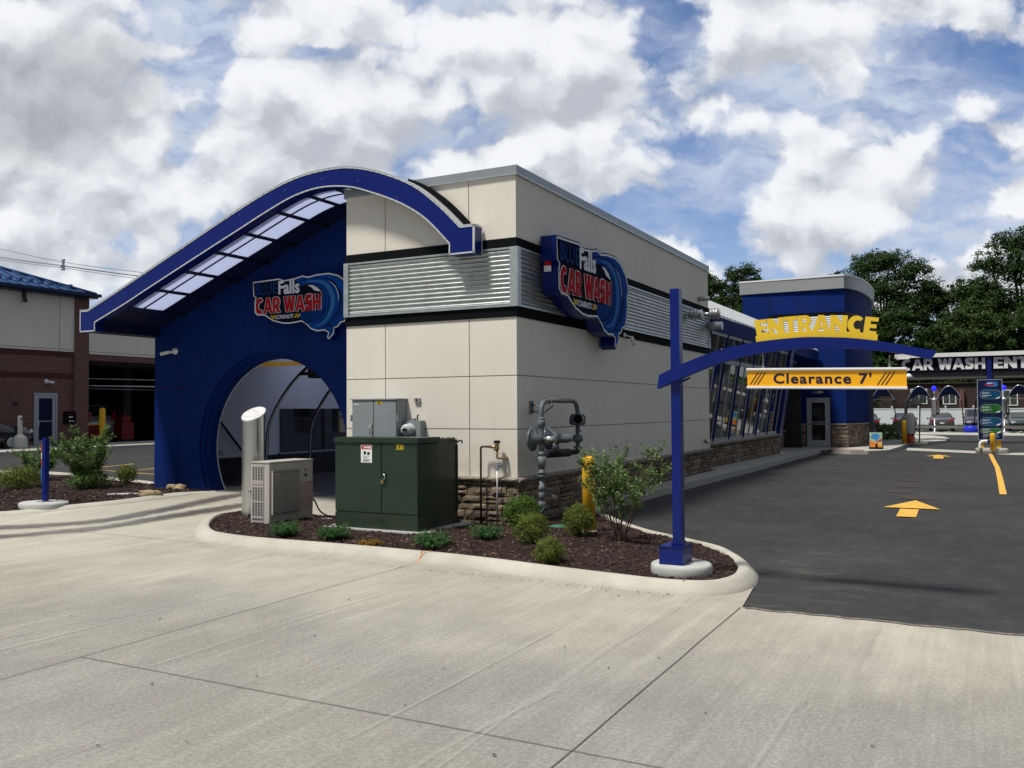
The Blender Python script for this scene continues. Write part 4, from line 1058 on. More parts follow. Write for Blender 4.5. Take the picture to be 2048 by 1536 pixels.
# ================================================================== logo signs
LO = [(-0.03, 1.685), (0.86, 1.715), (1.0, 1.66), (1.19, 1.67), (1.40, 1.69), (1.62, 1.735), (1.80, 1.69), (2.08, 1.73), (2.46, 1.735), (2.75, 1.66), (3.0, 1.50), (3.13, 1.33), (3.17, 1.15), (3.09, 1.06), (3.11, 0.87), (3.04, 0.60),
      (2.95, .47), (2.84, 0.45), (2.74, 0.35), (2.65, 0.34), (2.63, 0.2), (2.47, 0.06), (2.38, 0.13), (2.42, 0.24), (2.33, 0.28), (2.10, .27), (1.90, 0.33), (1.74, 0.46), (1.60, 0.54), (1.4, 0.52), (1.2, .505), (0.97, 0.52), (0.65, 0.60), (0.36, 0.76), (0.13, 0.77), (0.02, 0.86), (0.01, 1.16), (0.05, 1.25), (-0.03, 1.30)]
BODY = [(1.40, 1.60), (1.62, 1.675), (1.83, 1.63), (2.06, 1.67), (2.44, 1.675), (2.70, 1.60), (2.93, 1.45), (3.05, 1.30), (3.09, 1.13), (3.02, 1.04), (3.04, .88), (2.97, .63), (2.9, .54), (2.80, .50), (2.70, .41), (2.60, .40), (2.57, .22), (2.46, .12), (2.44, .16), (2.49, .27), (2.40, .34), (2.10, .33), (1.90, .39), (1.76, .51), (1.60, .60), (1.55, .70), (1.56, .79), (2.2, .81), (2.3, 1.2), (2.1, 1.40), (1.83, 1.46), (1.58, 1.46)]
BOWL = [(1.57, .78), (2.22, .79), (2.33, .95), (2.36, 1.05), (2.33, .82), (2.19, .65), (2.01, .56), (1.83, .52), (1.70, .53), (1.60, .60)]
LA = [(1.88, 1.62), (2.15, 1.61), (2.42, 1.56), (2.64, 1.44), (2.77, 1.25), (2.81, 1.05), (2.78, .85), (2.66, .65), (2.51, .49), (2.33, .38), (2.06, .36)]
LBn = [(1.62, 1.47), (1.83, 1.47), (2.1, 1.41), (2.28, 1.26), (2.36, 1.05), (2.33, .82), (2.19, .65), (2.01, .56), (1.83, .52), (1.70, .52)]
LC = [(2.30, 1.58), (2.55, 1.50), (2.74, 1.3), (2.87, 1.08), (2.86, .85), (2.75, .62), (2.6, .47)]
def logo_sign(name, label, origin, eu, ev, en, sc, depth):
    o, eu, ev, en = Vector(origin), Vector(eu), Vector(ev), Vector(en)
    t = thing(name, label, 'sign', origin, 'wave logo signs')
    P = lambda a, c, d: o+(eu*a+ev*c)*sc+en*d
    def pr(mb, pts, d0, d1, flip=False): mb.prism(pts, d0, d1, P)
    def band(mb, path, w0, w1, d0, d1, k=5):
        C = catmull(path, k); n = len(C); L, R_ = [], []
        for i, p in enumerate(C):
            a = Vector(C[max(0, i-1)]); c = Vector(C[min(n-1, i+1)]); q = (c-a).normalized(); nn = Vector((-q.y, q.x)); s_ = math.sin(PI*min(1, max(0, i/(n-1))))**.7; w_ = w0+(w1-w0)*s_
            L.append(Vector(p)+nn*w_/2); R_.append(Vector(p)-nn*w_/2)
        for i in range(n-1): pr(mb, [tuple(L[i]), tuple(L[i+1]), tuple(R_[i+1]), tuple(R_[i])], d0, d1)
    mb = MB().mat(BLUEG); pr(mb, LO, 0, depth-.004); mb.build('cabinet', t)
    # bright rim just inside the edge of the face
    inn = offset_path(LO[::-1], .022, True)[::-1]; inn2 = offset_path(LO[::-1], .055, True)[::-1]
    mb = MB().mat(DKFACE); pr(mb, offset_path(LO[::-1], .006, True)[::-1], depth-.004, depth)
    mb.mat(LW); n = len(inn)
    for i in range(n):
        j = (i+1) % n; pr(mb, [inn[i], inn[j], inn2[j], inn2[i]], depth, depth+.003)
    mb.build('face', t)
    mb = MB().mat(LB1); pr(mb, BODY, depth, depth+.004); mb.mat(LB2); pr(mb, BOWL, depth+.004, depth+.006)
    mb.mat(LB2); band(mb, LC, .0, .10, depth+.004, depth+.0055)
    mb.mat(LB3); band(mb, [(1.75, 1.55), (2.1, 1.53), (2.38, 1.42), (2.55, 1.2), (2.58, .95), (2.48, .7), (2.3, .5), (2.0, .42)], .0, .13, depth+.004, depth+.006)
    mb.mat(LB2); band(mb, [(1.7, 1.50), (2.05, 1.49), (2.3, 1.38), (2.44, 1.18), (2.47, .95), (2.38, .72), (2.2, .55), (1.95, .46)], .0, .07, depth+.006, depth+.0075)
    mb.mat(DKFACE); band(mb, LA, .004, .03, depth+.006, depth+.009); band(mb, LBn, .01, .028, depth+.006, depth+.009); band(mb, [(2.33, .37), (2.45, .42), (2.6, .40)], .01, .02, depth+.006, depth+.009); band(mb, [(1.42, 1.56), (1.6, 1.58), (1.8, 1.62), (1.9, 1.60)], .005, .02, depth+.006, depth+.009)
    mb.mat(LW); band(mb, [(2.46, 1.52), (2.66, 1.37), (2.76, 1.15), (2.76, 1.0)], .0, .018, depth+.009, depth+.011); pr(mb, [(1.80, 1.455), (1.97, 1.445), (2.12, 1.37), (2.22, 1.27), (2.27, 1.12), (2.24, 1.26), (2.1, 1.26), (2.02, 1.31), (1.93, 1.39)][::-1], depth+.009, depth+.011)
    mb.build('wave_emblem', t)
    D = depth+.006
    mb = MB(); ez = en
    def tx(s_, u, v, w, h, m, bold, dd=D, sh=0, sp=1, th=.006):
        mb.mat(m); add_text(mb, s_, P(u, v, dd), eu*sc, ev*sc, ez, w, h, th, bold, sh, sp)
    tx('BLUE', .06, 1.285, .78, .34, DKFACE, .055, sp=1.05); tx('BLUE', .085, 1.305, .73, .30, LBT, .02, D+.006, sp=1.08)
    tx('Falls', .85, 1.28, .69, .345, LW, .028, D, sp=1.0)
    mb.mat(LW); add_glyphs(mb, 'CAR WASH', P, .09, 2.22, .825, 1.225, D, D+.005, GW, .075, .016); mb.mat(RED); add_glyphs(mb, 'CAR WASH', P, .09, 2.22, .825, 1.225, D+.005, D+.010, GW, .075, .0)
    tx("CONRAD'S", .76, .665, .58, .105, LW, .012, D, .35)
    mb.mat(YLET)
    for u0_ in (.57, 1.37):
        for i in range(4):
            for j in range(3):
                if (i+j) % 2 == 0: a = u0_+i*.045+j*.012; c = .67+j*.032; mb.prism([(a, c), (a+.045, c), (a+.057, c+.032), (a+.012, c+.032)], D, D+.005, P)
    mb.build('lettering', t)
    return t
logo_sign('wall_sign', 'blue wave sign on the dark blue wall above the tunnel arch', (-6.25, YB-.004, 3.04), (1, 0, 0), (0, 0, 1), (0, -1, 0), .745, .14)
sg = logo_sign('wall_sign', 'deep boxed blue wave sign on the shaded side of the cream wall', (.05, .76, 2.80), (0, 1, 0), (0, 0, 1), (1, 0, 0), 1.0, .27)
mb = MB().mat(WHITE); mb.box(.10, .22, .744, .75, 3.93, 4.02); mb.mat(RED); mb.box(.10, .22, .744, .75, 4.021, 4.09); mb.build('warning_sticker', sg)

# ================================================================== equipment on the cream front
cab = thing('electrical_cabinet', 'tall grey double door electrical cabinet mounted on the cream wall', 'electrical cabinet', (-2.4, -.02, 1.0))
mb = MB().mat(GREYE); mb.box(-2.815, -1.95, -.27, -.002, .95, 1.965); mb.box(-2.83, -1.935, -.30, -.002, 1.966, 1.985); mb.build('casing', cab)
for x0, x1 in [(-2.805, -2.395), (-2.385, -1.96)]:
    mb = MB().mat(GREYE); mb.box(x0, x1, -.285, -.2705, .96, 1.955); dr_ = mb.build('door', cab, bevel=.003)
    if x0 < -2.5:
        mb = MB().mat(STEEL); mb.box(-2.445, -2.415, -.292, -.2855, 1.36, 1.60); mb.tube([(-2.43, -.30, 1.56), (-2.43, -.325, 1.55), (-2.43, -.325, 1.42)], .009, 6); mb.lathe([(.02, 0), (.02, -.012)], (-2.43, -.292, 1.57), 10, 'y'); mb.build('handle', dr_)
mb = MB().mat(GREYE)
for x, z in [(-2.83, 1.68), (-2.83, 1.15), (-1.935, 1.68), (-1.935, 1.15)]: mb = MB().mat(GREYE); mb.box(x-.012, x+.012, -.29, -.24, z-.05, z+.05); mb.build('hinge', cab)
mb = MB().mat(YLET); mb.box(-2.325, -2.225, -.288, -.2855, 1.90, 1.945); mb.mat(BLACK); add_text(mb, '480V', (-2.315, -.2883, 1.907), (1, 0, 0), (0, 0, 1), (0, -1, 0), .08, .03, .001, .03)
mb.mat(WHITE); mb.box(-2.77, -2.745, -.288, -.2855, 1.892, 1.908); mb.box(-2.735, -2.70, -.288, -.2855, 1.892, 1.908); mb.box(-2.69, -2.67, -.288, -.2855, 1.892, 1.908); mb.box(-2.47, -2.45, -.288, -.2855, 1.922, 1.93)
mb.build('voltage_label', cab)
met = thing('electric_meter', 'round glass electric meter on a small grey box beside the cabinet', 'electric meter', (-1.75, -.02, 1.2))
mb = MB().mat(GREYE); mb.box(-1.93, -1.605, -.13, -.002, 1.08, 1.64); mb.tube([(-1.77, -.06, 1.64), (-1.77, -.06, 1.68)], .03, 8); mb.build('meter_box', met, bevel=.006)
mb = MB().mat(M('meter_glass', (.45, .48, .50), .12, coat=.6)); mb.lathe([(.10, 0), (.10, -.03), (.088, -.035), (.086, -.12), (.075, -.14), (.0, -.142)], (-1.81, -.1305, 1.50), 20, 'y'); md = mb.build('meter_dial', met)
mb = MB().mat(BLACK); mb.box(-1.85, -1.77, -.276, -.2725, 1.485, 1.52); mb.build('display', md)
mb = MB().mat(COPPER); mb.tube([(-1.72, -.05, 1.641), (-1.72, -.05, 1.72), (-1.70, -.05, 1.73)], .012, 6); mb.build('sealing_cap', met); mb = MB().mat(RUB); mb.tube([(-1.655, -.05, .3), (-1.655, -.05, 1.08)], .02, 6); mb.build('conduit', met)
bx = thing('wall_box', 'tiny grey key box on the cream wall above the meter', 'wall box', (-1.745, 0, 1.96))
mb = MB().mat(ALU); mb.box(-1.80, -1.69, -.035, -.001, 1.925, 1.995); mb.build('housing', bx, bevel=.004); mb = MB().mat(BLACK); mb.lathe([(.018, 0), (.014, -.008)], (-1.745, -.036, 1.96), 10, 'y'); mb.build('keyhole', bx)

# backflow preventer pipes
bf = thing('backflow_preventer', 'dark copper and grey pipes with a brass valve in front of the cream wall', 'pipework', (-.45, -.12, .17))
mb = MB().mat(COPPER); mb.tube([(-.55, -.12, .1), (-.55, -.12, 1.225), (-.545, -.12, 1.245), (-.525, -.12, 1.255), (-.40, -.12, 1.255)], .016, 8); mb.build('supply_pipe', bf)
mb = MB().mat(BRASS); mb.tube([(-.40, -.12, 1.255), (-.33, -.12, 1.25), (-.30, -.12, 1.25)], [.022, .024, .02], 8); mb.lathe([(.03, 1.20), (.034, 1.22), (.034, 1.28), (.028, 1.30)], (-.275, -.12, 0), 12)
mb.tube([(-.275, -.12, 1.20), (-.275, -.12, 1.10), (-.265, -.12, 1.085), (-.18, -.10, 1.085), (-.165, -.02, 1.09), (-.165, 0, 1.09)], .017, 8); mb.tube([(-.275, -.12, 1.15), (-.225, -.14, 1.16)], .009, 6); mb.tube([(-.31, -.12, 1.24), (-.32, -.14, 1.20)], .012, 6); mb.build('valve', bf)
mb = MB().mat(RUB); mb.lathe([(.045, 1.305), (.048, 1.315), (.048, 1.345), (.03, 1.35)], (-.275, -.12, 0), 12); mb.build('vacuum_breaker_cap', bf)
mb = MB().mat(ALU); mb.tube([(-.275, -.12, .1), (-.275, -.12, .93)], .013, 8); mb.box(-.31, -.25, -.14, -.09, .92, 1.02); mb.box(-.25, -.225, -.13, -.1, .98, 1.0); mb.build('ground_rod_clamp', bf)

# ================================================================== transformer
tr = thing('pad_transformer', 'large dark green pad mounted transformer box on mulch', 'transformer', (-1.36, -1.1, .12))
mb = MB().mat(PADC); mb.box(-2.25, -.50, -1.70, -.42, .08, .172); mb.build('concrete_pad', tr, bevel=.01)
X0, X1, Yf, Ym, Yr = -2.06, -.66, -1.63, -1.10, -.55
mb = MB().mat(GREEN); mb.box(X0, X1, Yf+.004, Ym, .1725, .385); mb.box(X0+.01, X1-.01, Yf+.02, Ym, .3851, 1.34); mb.build('cabinet_body', tr, bevel=.004)
for a, c in [(X0+.004, -1.262), (-1.254, X1-.004)]:
    mb = MB().mat(GREEN); mb.box(a, c, Yf, Yf+.0195, .397, 1.348); d_ = mb.build('door', tr, bevel=.004)
    if a < -1.9:
        mb = MB().mat(WHITE); mb.box(-1.603, -1.415, Yf-.0025, Yf-.0005, 1.08, 1.325); mb.mat(M('warning_red', (.5, .03, .03), .5)); mb.box(-1.595, -1.423, Yf-.004, Yf-.003, 1.265, 1.318)
        mb.mat(WHITE); add_text(mb, 'DANGER', (-1.555, Yf-.0042, 1.277), (1, 0, 0), (0, 0, 1), (0, -1, 0), .125, .028, .001, .05)
        mb.mat(BLACK)
        mb.prism([(-1.560, 1.225), (-1.545, 1.245), (-1.530, 1.228), (-1.518, 1.240), (-1.512, 1.215), (-1.525, 1.200), (-1.515, 1.185), (-1.538, 1.192), (-1.555, 1.18), (-1.550, 1.205)][::-1], Yf-.004, Yf-.003, XZ)
        mb.prism([(-1.505, 1.215), (-1.48, 1.225), (-1.455, 1.230), (-1.450, 1.205), (-1.465, 1.195), (-1.455, 1.175), (-1.475, 1.190), (-1.495, 1.178), (-1.488, 1.20)][::-1], Yf-.004, Yf-.003, XZ)
        for k, (w_, x_) in enumerate([(.10, -1.565), (.07, -1.565), (.10, -1.565), (.12, -1.565), (.09, -1.565), (.11, -1.565)]):
            z = 1.158-.012*k-(.008 if k > 1 else 0)
            q = x_
            while q < x_+w_: l = random.uniform(.008, .02); mb.box(q, q+l, Yf-.0035, Yf-.003, z, z+.006); q += l+.004
        mb.build('danger_label', d_)
    else:
        mb = MB().mat(YLET); add_text(mb, '300', (-1.012, Yf-.002, 1.262), (1, 0, 0), (0, 0, 1), (0, -1, 0), .125, .08, .002, .004); mb.build('number', d_)
mb = MB().mat(GREEN); mb.box(X0-.012, X1+.02, Yf-.02, Ym+.02, 1.352, 1.428); mb.build('lid', tr, bevel=.008)
mb = MB().mat(GREEN); mb.box(X0+.05, X1-.03, Ym+.0205, Yr, .1725, 1.375); mb.box(X0+.0, X1+.0, Yr-.02, Yr+.03, .1725, .22); mb.box(X0+.07, X1-.05, Ym+.03, Yr-.02, 1.3755, 1.395)
for i in range(14): x = X0+.1+i*.095; mb.lathe([(.012, 1.3955), (.012, 1.41)], (x, Yr-.05, 0), 6)
for i in range(7): mb.lathe([(.012, 1.3955), (.012, 1.41)], (X1-.08, Ym+.07+i*.07, 0), 6)
mb.tube([(X1-.02, Yr-.03, 1.34), (X1+.03, Yr-.03, 1.36), (X1+.06, Yr-.03, 1.36), (X1+.06, Yr-.03, 1.32)], .014, 6)
mb.box(X1-.03, X1-.015, Yr-.05, Yr-.01, .35, 1.3)
mb.build('tank', tr, bevel=.004)
mb = MB().mat(STEEL); mb.tube([(-1.225, Yf-.0, .92), (-1.20, Yf-.03, .93), (-1.18, Yf-.03, .905), (-1.18, Yf-.03, .84)], .009, 6); mb.mat(BRASS); mb.box(-1.245, -1.205, Yf-.03, Yf-.008, .80, .845); mb.mat(STEEL); mb.tube([(-1.24, Yf-.018, .845), (-1.24, Yf-.018, .875), (-1.21, Yf-.018, .875), (-1.21, Yf-.018, .845)], .004, 5); mb.mat(GREEN); mb.lathe([(.028, 0), (.028, -.012)], (-1.205, Yf, .915), 10, 'y'); mb.build('padlocked_handle', tr)

# ================================================================== outdoor air conditioner
ac = thing('air_conditioner', 'beige outdoor air conditioner unit with a slotted end grille on mulch', 'air conditioner', (-3.31, -1.32, .12))
mb = MB().mat(PADC); mb.box(-3.5, -2.78, -1.68, -.75, .08, .155); mb.build('slab', ac)
XA, XB, YA, YC = -3.50, -3.127, -1.793, -.845
mb = MB().mat(AC); mb.box(XA, XB-.001, YA, YC, .158, 1.035); mb.box(XA-.008, XB+.008, YA-.008, YC+.008, 1.0355, 1.06); mb.build('casing', ac, bevel=.008)
mb = MB().mat(ACD); mb.box(XA+.045, XB-.115, YA-.0015, YA-.0005, .19, 1.0); mb.mat(AC)
for i in range(5): x = XA+.045+.0525*i; mb.box(x-.007, x+.007, YA-.010, YA-.002, .185, 1.005)
for z in (.19, .25, .48, .70, .745, .775, 1.0):
    mb.box(XA+.04, XB-.11, YA-.009, YA-.0021, z-.012, z+.012)
for i in range(34): z = .27+.0215*i; mb.box(XA+.04, XB-.11, YA-.006, YA-.0022, z-.0025, z+.0025)
mb.build('end_grille', ac)
mb = MB().mat(AC); mb.box(XB+.0, XB+.035, YA+.03, YA+.045, .29, .93); mb.mat(M('ac_fan_guard', (.21, .205, .19), .6, fine=.25, fs=140)); mb.box(XB, XB+.028, YA+.045, YC-.34, .30, .92); mb.mat(AC); mb.box(XB+.0281, XB+.031, YA+.07, YA+.18, .86, .885)
for i in range(38): y = YA+.055+i*.0148; mb.box(XB+.0281, XB+.030, y, y+.003, .31, .85)
for i in range(36): z = .31+i*.0153; mb.box(XB+.0302, XB+.0315, YA+.05, YC-.345, z, z+.003)
mb.build('fan_guard', ac)
mb = MB().mat(M('ac_service_cover', (.37, .30, .28), .5)); mb.box(XB, XB+.006, YC-.32, YC-.01, .31, .72); mb.mat(RED)
c_ = (YC-.17, .905)
for k in range(3):
    t = math.radians(90+120*k); dx, dz_ = math.cos(t), math.sin(t); px, pz = -dz_, dx; r_ = .034
    mb.prism([(c_[0], c_[1]), (c_[0]+dx*r_*.5+px*r_*.3, c_[1]+dz_*r_*.5+pz*r_*.3), (c_[0]+dx*r_, c_[1]+dz_*r_), (c_[0]+dx*r_*.5-px*r_*.3, c_[1]+dz_*r_*.5-pz*r_*.3)], XB+.001, XB+.003, YZ)
mb.mat(ACD); mb.box(XB+.001, XB+.002, YC-.20, YC-.14, .80, .845); mb.box(XB+.006, XB+.012, YC-.10, YC-.03, .70, .712); mb.box(XB+.006, XB+.012, YC-.09, YC-.06, .45, .465)
mb.build('service_cover', ac)
mb = MB().mat(AC); mb.box(XA-.03, XA+.01, YA-.02, YA+.01, .60, .655); mb.mat(ACD); mb.box(XA-.022, XA-.006, YA-.022, YA-.0205, .612, .642); mb.build('end_latch', ac)
mb = MB().mat(RUB); mb.tube(catmull([(-3.15, -.84, .45), (-3.13, -.78, .38), (-3.10, -.72, .25), (-3.0, -.66, .17), (-2.8, -.6, .15)], 4), .013, 6); mb.build('hose', ac)

# ================================================================== stainless stack
st_ = thing('steel_duct', 'brushed stainless cylinder with a slanted open top behind the air conditioner', 'duct', (-4.09, -1.10, .1))
R_, n = .178, 36; cx_, cy_ = -4.10, -1.11
mb = MB().mat(STEEL); mb.sm = True; v = []
for j in range(n):
    a = 2*PI*j/n; dx, dy = math.cos(a), math.sin(a); v.append((cx_+R_*dx, cy_+R_*dy, .08)); v.append((cx_+R_*dx, cy_+R_*dy, 1.745-.021*dx+.105*dy))
mb.add(v, [(2*j, (2*j+2) % (2*n), (2*j+3) % (2*n), 2*j+1) for j in range(n)]); mb.build('duct_body', st_)
v = []
for j in range(n):
    a = 2*PI*j/n; dx, dy = math.cos(a), math.sin(a); k = 1.035; v.append((cx_+R_*k*dx, cy_+R_*k*dy, 1.7455-.021*dx+.105*dy)); v.append((cx_+R_*k*dx, cy_+R_*k*dy, 1.7655-.021*dx+.105*dy))
mb = MB().mat(M('bright_steel_cap', (.60, .60, .60), .5, .5, var=.15, vs=9)); mb.add(v, [tuple(2*j+1 for j in range(n)), tuple(2*j for j in range(n-1, -1, -1))]+[(2*j, (2*j+2) % (2*n), (2*j+3) % (2*n), 2*j+1) for j in range(n)]); mb.build('slanted_cap', st_)
mb = MB().mat(RUB); mb.tube([(-3.98, -1.26, .19), (-3.95, -1.34, .19)], .035, 8); mb.build('drain_pipe', st_)

# ================================================================== gas meter set
gm = thing('gas_meter_set', 'grey gas regulator pipework looping beside the shaded cream wall', 'gas meter', (.4, .7, .15))
XG = .38
mb = MB().mat(PIPE)
mb.tube([(XG, .03, .05), (XG, .03, .78)], .036, 10); mb.tube([(XG, .03, .78), (XG, .03, .93)], [.036, .045], 10); mb.tube([(XG, .03, .93), (XG, .03, 1.12)], [.042, .075], 10); mb.tube([(XG, .03, 1.12), (XG, .03, 1.19)], .055, 10)
mb.tube(catmull([(XG, .03, 1.19), (XG, .03, 1.5), (XG, .03, 1.78), (XG, .09, 1.89), (XG, .22, 1.93), (XG, .7, 1.93), (XG, 1.15, 1.93), (XG, 1.29, 1.88), (XG, 1.35, 1.77), (XG, 1.35, 1.70)], 4), .036, 12)
mb.tube([(XG, 1.35, 1.55), (XG, 1.35, 1.10)], .034, 10)
mb.tube([(XG, .03, 1.15), (XG, .20, 1.15)], .05, 10)
mb.build('pipe_loop', gm)
mb = MB().mat(PIPE)
for z, r_, h in [(1.60, .058, .05), (1.66, .05, .03), (1.80, .07, .0), (.42, .06, .04), (.66, .052, .035), (.55, .048, .05)]:
    if h: mb.lathe([(r_*.8, z-h), (r_, z-h+.01), (r_, z+h-.01), (r_*.8, z+h)], (XG, .03, 0), 10)
mb.lathe([(.06, 1.28), (.085, 1.31), (.085, 1.37), (.055, 1.40)], (XG, 1.35, 0), 10); mb.lathe([(.07, 1.18), (.07, 1.215)], (XG, 1.35, 0), 10)
for i in range(4): mb.lathe([(.055+.01*(i % 2), .80+.025*i), (.055+.01*(i % 2), .822+.025*i)], (XG, .03, 0), 10)
mb.tube([(XG, 1.40, 1.46), (XG, 1.47, 1.46)], .02, 8); mb.tube([(XG+.0, 1.40, 1.34), (XG, 1.46, 1.335)], .02, 6)
mb.build('pipe_fittings', gm)
mb = MB().mat(M('regulator_paint', (.10, .12, .135), .28, coat=.4))
mb.lathe([(.0, -.20), (.08, -.195), (.13, -.175), (.155, -.145), (.175, -.14), (.175, -.115), (.15, -.11), (.08, -.07), (.055, .04)], (XG, .0, 1.37), 24, 'x')
mb.lathe([(.06, -.16), (.12, -.12), (.16, -.09), (.175, -.085), (.175, -.06), (.155, -.055), (.09, .03), (.07, .07), (.065, .26), (.05, .27), (.05, .31), (.0, .312)], (XG, .42, 1.37), 24, 'x')
mb.tube([(XG+.03, .42, 1.30), (XG+.03, .42, 1.18)], .07, 10); mb.build('regulator', gm)
mb = MB().mat(STEEL); mb.tube([(XG+.02, .0, 1.37), (XG+.24, .0, 1.37)], .048, 12); mb.build('regulator_stem', gm)
mb = MB().mat(M('rotary_meter_paint', (.05, .06, .085), .35)); mb.box(XG-.10, XG+.10, 1.25, 1.45, 1.56, 1.69); mb.lathe([(.12, 1.55), (.12, 1.57)], (XG, 1.35, 0), 12); mb.lathe([(.10, 1.69), (.12, 1.70), (.12, 1.715), (.06, 1.73)], (XG, 1.35, 0), 12)
mb.build('rotary_meter', gm, bevel=.015)
mb = MB().mat(M('meter_dial_grey', (.25, .27, .28), .3)); mb.tube([(XG+.06, 1.26, 1.64), (XG+.10, 1.12, 1.65)], [.085, .085], 14); mb.mat(BLACK); mb.tube([(XG+.101, 1.12, 1.65), (XG+.11, 1.06, 1.65)], [.08, .05], 14); mb.build('meter_head', gm)
mb = MB().mat(RUB); mb.tube([(XG, .20, 1.15), (XG, 1.0, 1.13)], .062, 10); mb.tube([(XG, 1.0, 1.13), (XG, 1.32, 1.13)], .04, 8); mb.build('wrapped_pipe', gm)
mb = MB().mat(PIPE); mb.box(.0, .018, .40, .52, 1.74, 1.93); mb.tube([(.018, .46, 1.88), (XG, .05, 1.82)], .014, 6); mb.tube([(.018, .46, 1.77), (XG, .15, 1.76), (XG+.05, .34, 1.86)], .012, 6); mb.tube([(XG, .15, 1.87), (XG+.055, .17, 1.93), (XG, .17, 1.985), (XG-.05, .17, 1.93)], .01, 6); mb.tube([(XG, .27, 1.87), (XG+.055, .28, 1.93), (XG, .28, 1.985), (XG-.05, .28, 1.93)], .01, 6); mb.build('wall_bracket', gm)
mb = MB().mat(PIPE); mb.tube([(XG, .03, .62), (XG+.05, .22, .62), (XG+.06, .27, .61)], .02, 8); mb.mat(SILV); mb.tube([(XG+.06, .24, .53), (XG+.11, .22, .53)], .022, 8); mb.mat(PIPE); mb.tube([(XG+.05, -.12, .33), (XG+.06, .0, .40), (XG+.05, .12, .33)], .006, 5); mb.build('valve_handle', gm)
gl_ = thing('irrigation_lid', 'small round green valve lid set flush in the mulch', 'valve lid', (.75, -.19, .15))
mb = MB().mat(M('green_plastic_lid', (.05, .16, .10), .5)); mb.lathe([(.13, H1(.75, -.19)-.02), (.13, H1(.75, -.19)+.022), (.11, H1(.75, -.19)+.026)], (.75, -.19, 0), 18); mb.build('lid', gl_)

def bollard(name, label, x, y, z0, h, r_, mat=None, group='yellow bollards'):
    t = thing(name, label, 'bollard', (x, y, z0), group)
    mb = MB().mat(mat or YEL); mb.lathe([(r_, z0-.05), (r_, z0+h-r_*.8)]+[(r_*math.cos(a), z0+h-r_*.8+r_*.8*math.sin(a)) for a in (.3, .6, .9, 1.2, 1.45)], (x, y, 0), 20); mb.build('post', t); return t
b1 = bollard('bollard', 'yellow safety bollard beside the gas pipework behind the leafy shrub', 1.37, -.58, .12, 1.06, .086)
mb = MB().mat(M('base_ring', (.22, .22, .2), .8)); mb.lathe([(.12, .1), (.12, .185), (.10, .19)], (1.37, -.58, 0), 16); mb.build('footing', b1)

# ================================================================== entrance arch sign
EN = thing('entrance_arch_sign', 'blue post and curved beam carrying yellow ENTRANCE letters over the lane', 'sign', (3.2, -2.6, .1))
def dome_pad(mb, x, y, r_, z0, z1, n=30, sy=1): mb.lathe([(r_, z0-.12), (r_, z1-.03), (r_*.97, z1-.008), (r_*.93, z1), (.0, z1+.004)], (x, y, 0), n, 'z', 1, sy)
mb = MB().mat(PADC); dome_pad(mb, 3.235, -2.57, .315, .14, .205); mb.build('concrete_footing', EN)
mb = MB().mat(BLUEG); mb.box(3.06, 3.31, -2.765, -2.43, .206, .385); mb.box(3.04+.02, 3.33-.02, -2.775, -2.42, .3855, .392); mb.build('base_box', EN, bevel=.004)
mb = MB().mat(BLUEG); mb.box(3.165, 3.285, -2.675, -2.60+.0, .4, .405); mb.box(3.172, 3.268, -2.66, -2.54, .3925, 3.045); mb.box(3.16, 3.28, -2.672, -2.528, .3925, .42); mb.build('post', EN, bevel=.004)
TOPC = [(3.065, 2.150), (3.25, 2.235), (3.481, 2.321), (3.739, 2.398), (4.067, 2.452), (4.47, 2.478), (4.75, 2.468), (4.925, 2.453), (5.149, 2.420), (5.358, 2.376), (5.665, 2.305)]
BOTC = [(3.040, 2.008), (3.25, 2.092), (3.48, 2.183), (3.737, 2.267), (4.066, 2.336), (4.468, 2.371), (4.75, 2.368), (4.924, 2.357), (5.1, 2.338), (5.357, 2.296), (5.615, 2.232)]
tc_, bc_ = catmull(TOPC, 4), catmull(BOTC, 4)
mb = MB().mat(BLUEG); v = []
for (a, c), (d, e) in zip(tc_, bc_): v += [(a, -2.70, c), (a, -2.60, c), (d, -2.60, e), (d, -2.70, e)]
n = len(tc_); fb_ = [(4*i+j, 4*i+(j+1) % 4, 4*i+4+(j+1) % 4, 4*i+4+j) for i in range(n-1) for j in range(4)]+[(3, 2, 1, 0), tuple(4*(n-1)+j for j in range(4))]
v = [(p[0], p[1]-.012, p[2]) for p in v]
mb.add(v, fb_); mb.build('curved_beam', EN)
mb = MB().mat(BLUEG); mb.prism([(3.269, 2.09), (3.37, 2.125), (3.36, 2.105), (3.269, 2.065)][::-1], -2.65, -2.60, XZ); mb.build('gusset', EN)
# letters follow the beam
def ztop(x):
    for (a, c), (d, e) in zip(tc_, tc_[1:]):
        if a <= x <= d: return c+(e-c)*(x-a)/(d-a)
    return tc_[-1][1]
LX0, LX1 = 4.055, 5.165
mb = MB().mat(YLET)
bandp = [(LX0+(LX1-LX0)*i/24, 0) for i in range(25)]
mb.prism([(x, ztop(x)+.004) for x, _ in bandp]+[(x+(x-4.6)*.012, ztop(x)+.062) for x, _ in bandp[::-1]], -2.678, -2.652, XZ)
add_glyphs(mb, 'ENTRANCE', lambda a, c, d: (a, -2.652-d, c), LX0+.012, LX1-.012, 0, .152, 0.0, .025, GW, .055, 0.0015,
           vfn=lambda uu_, k: (uu_+(uu_-4.6)*.055*k, ztop(uu_)+.052+k*.162))
mb.build('entrance_lettering', EN)
cs = thing('clearance_sign', 'amber hanging bar sign reading Clearance 7 feet below the blue beam', 'sign', (4.68, -2.66, 2.08))
tilt = -.0215
def cl(p): x, y, z = p; return (x, y, z+(x-4.68)*tilt)
mb = MB().mat(ORG); mb.box(3.962, 5.41, -2.668, -2.652, 2.004, 2.156, cl); mb.build('sign_face', cs)
mb = MB().mat(WHITE)
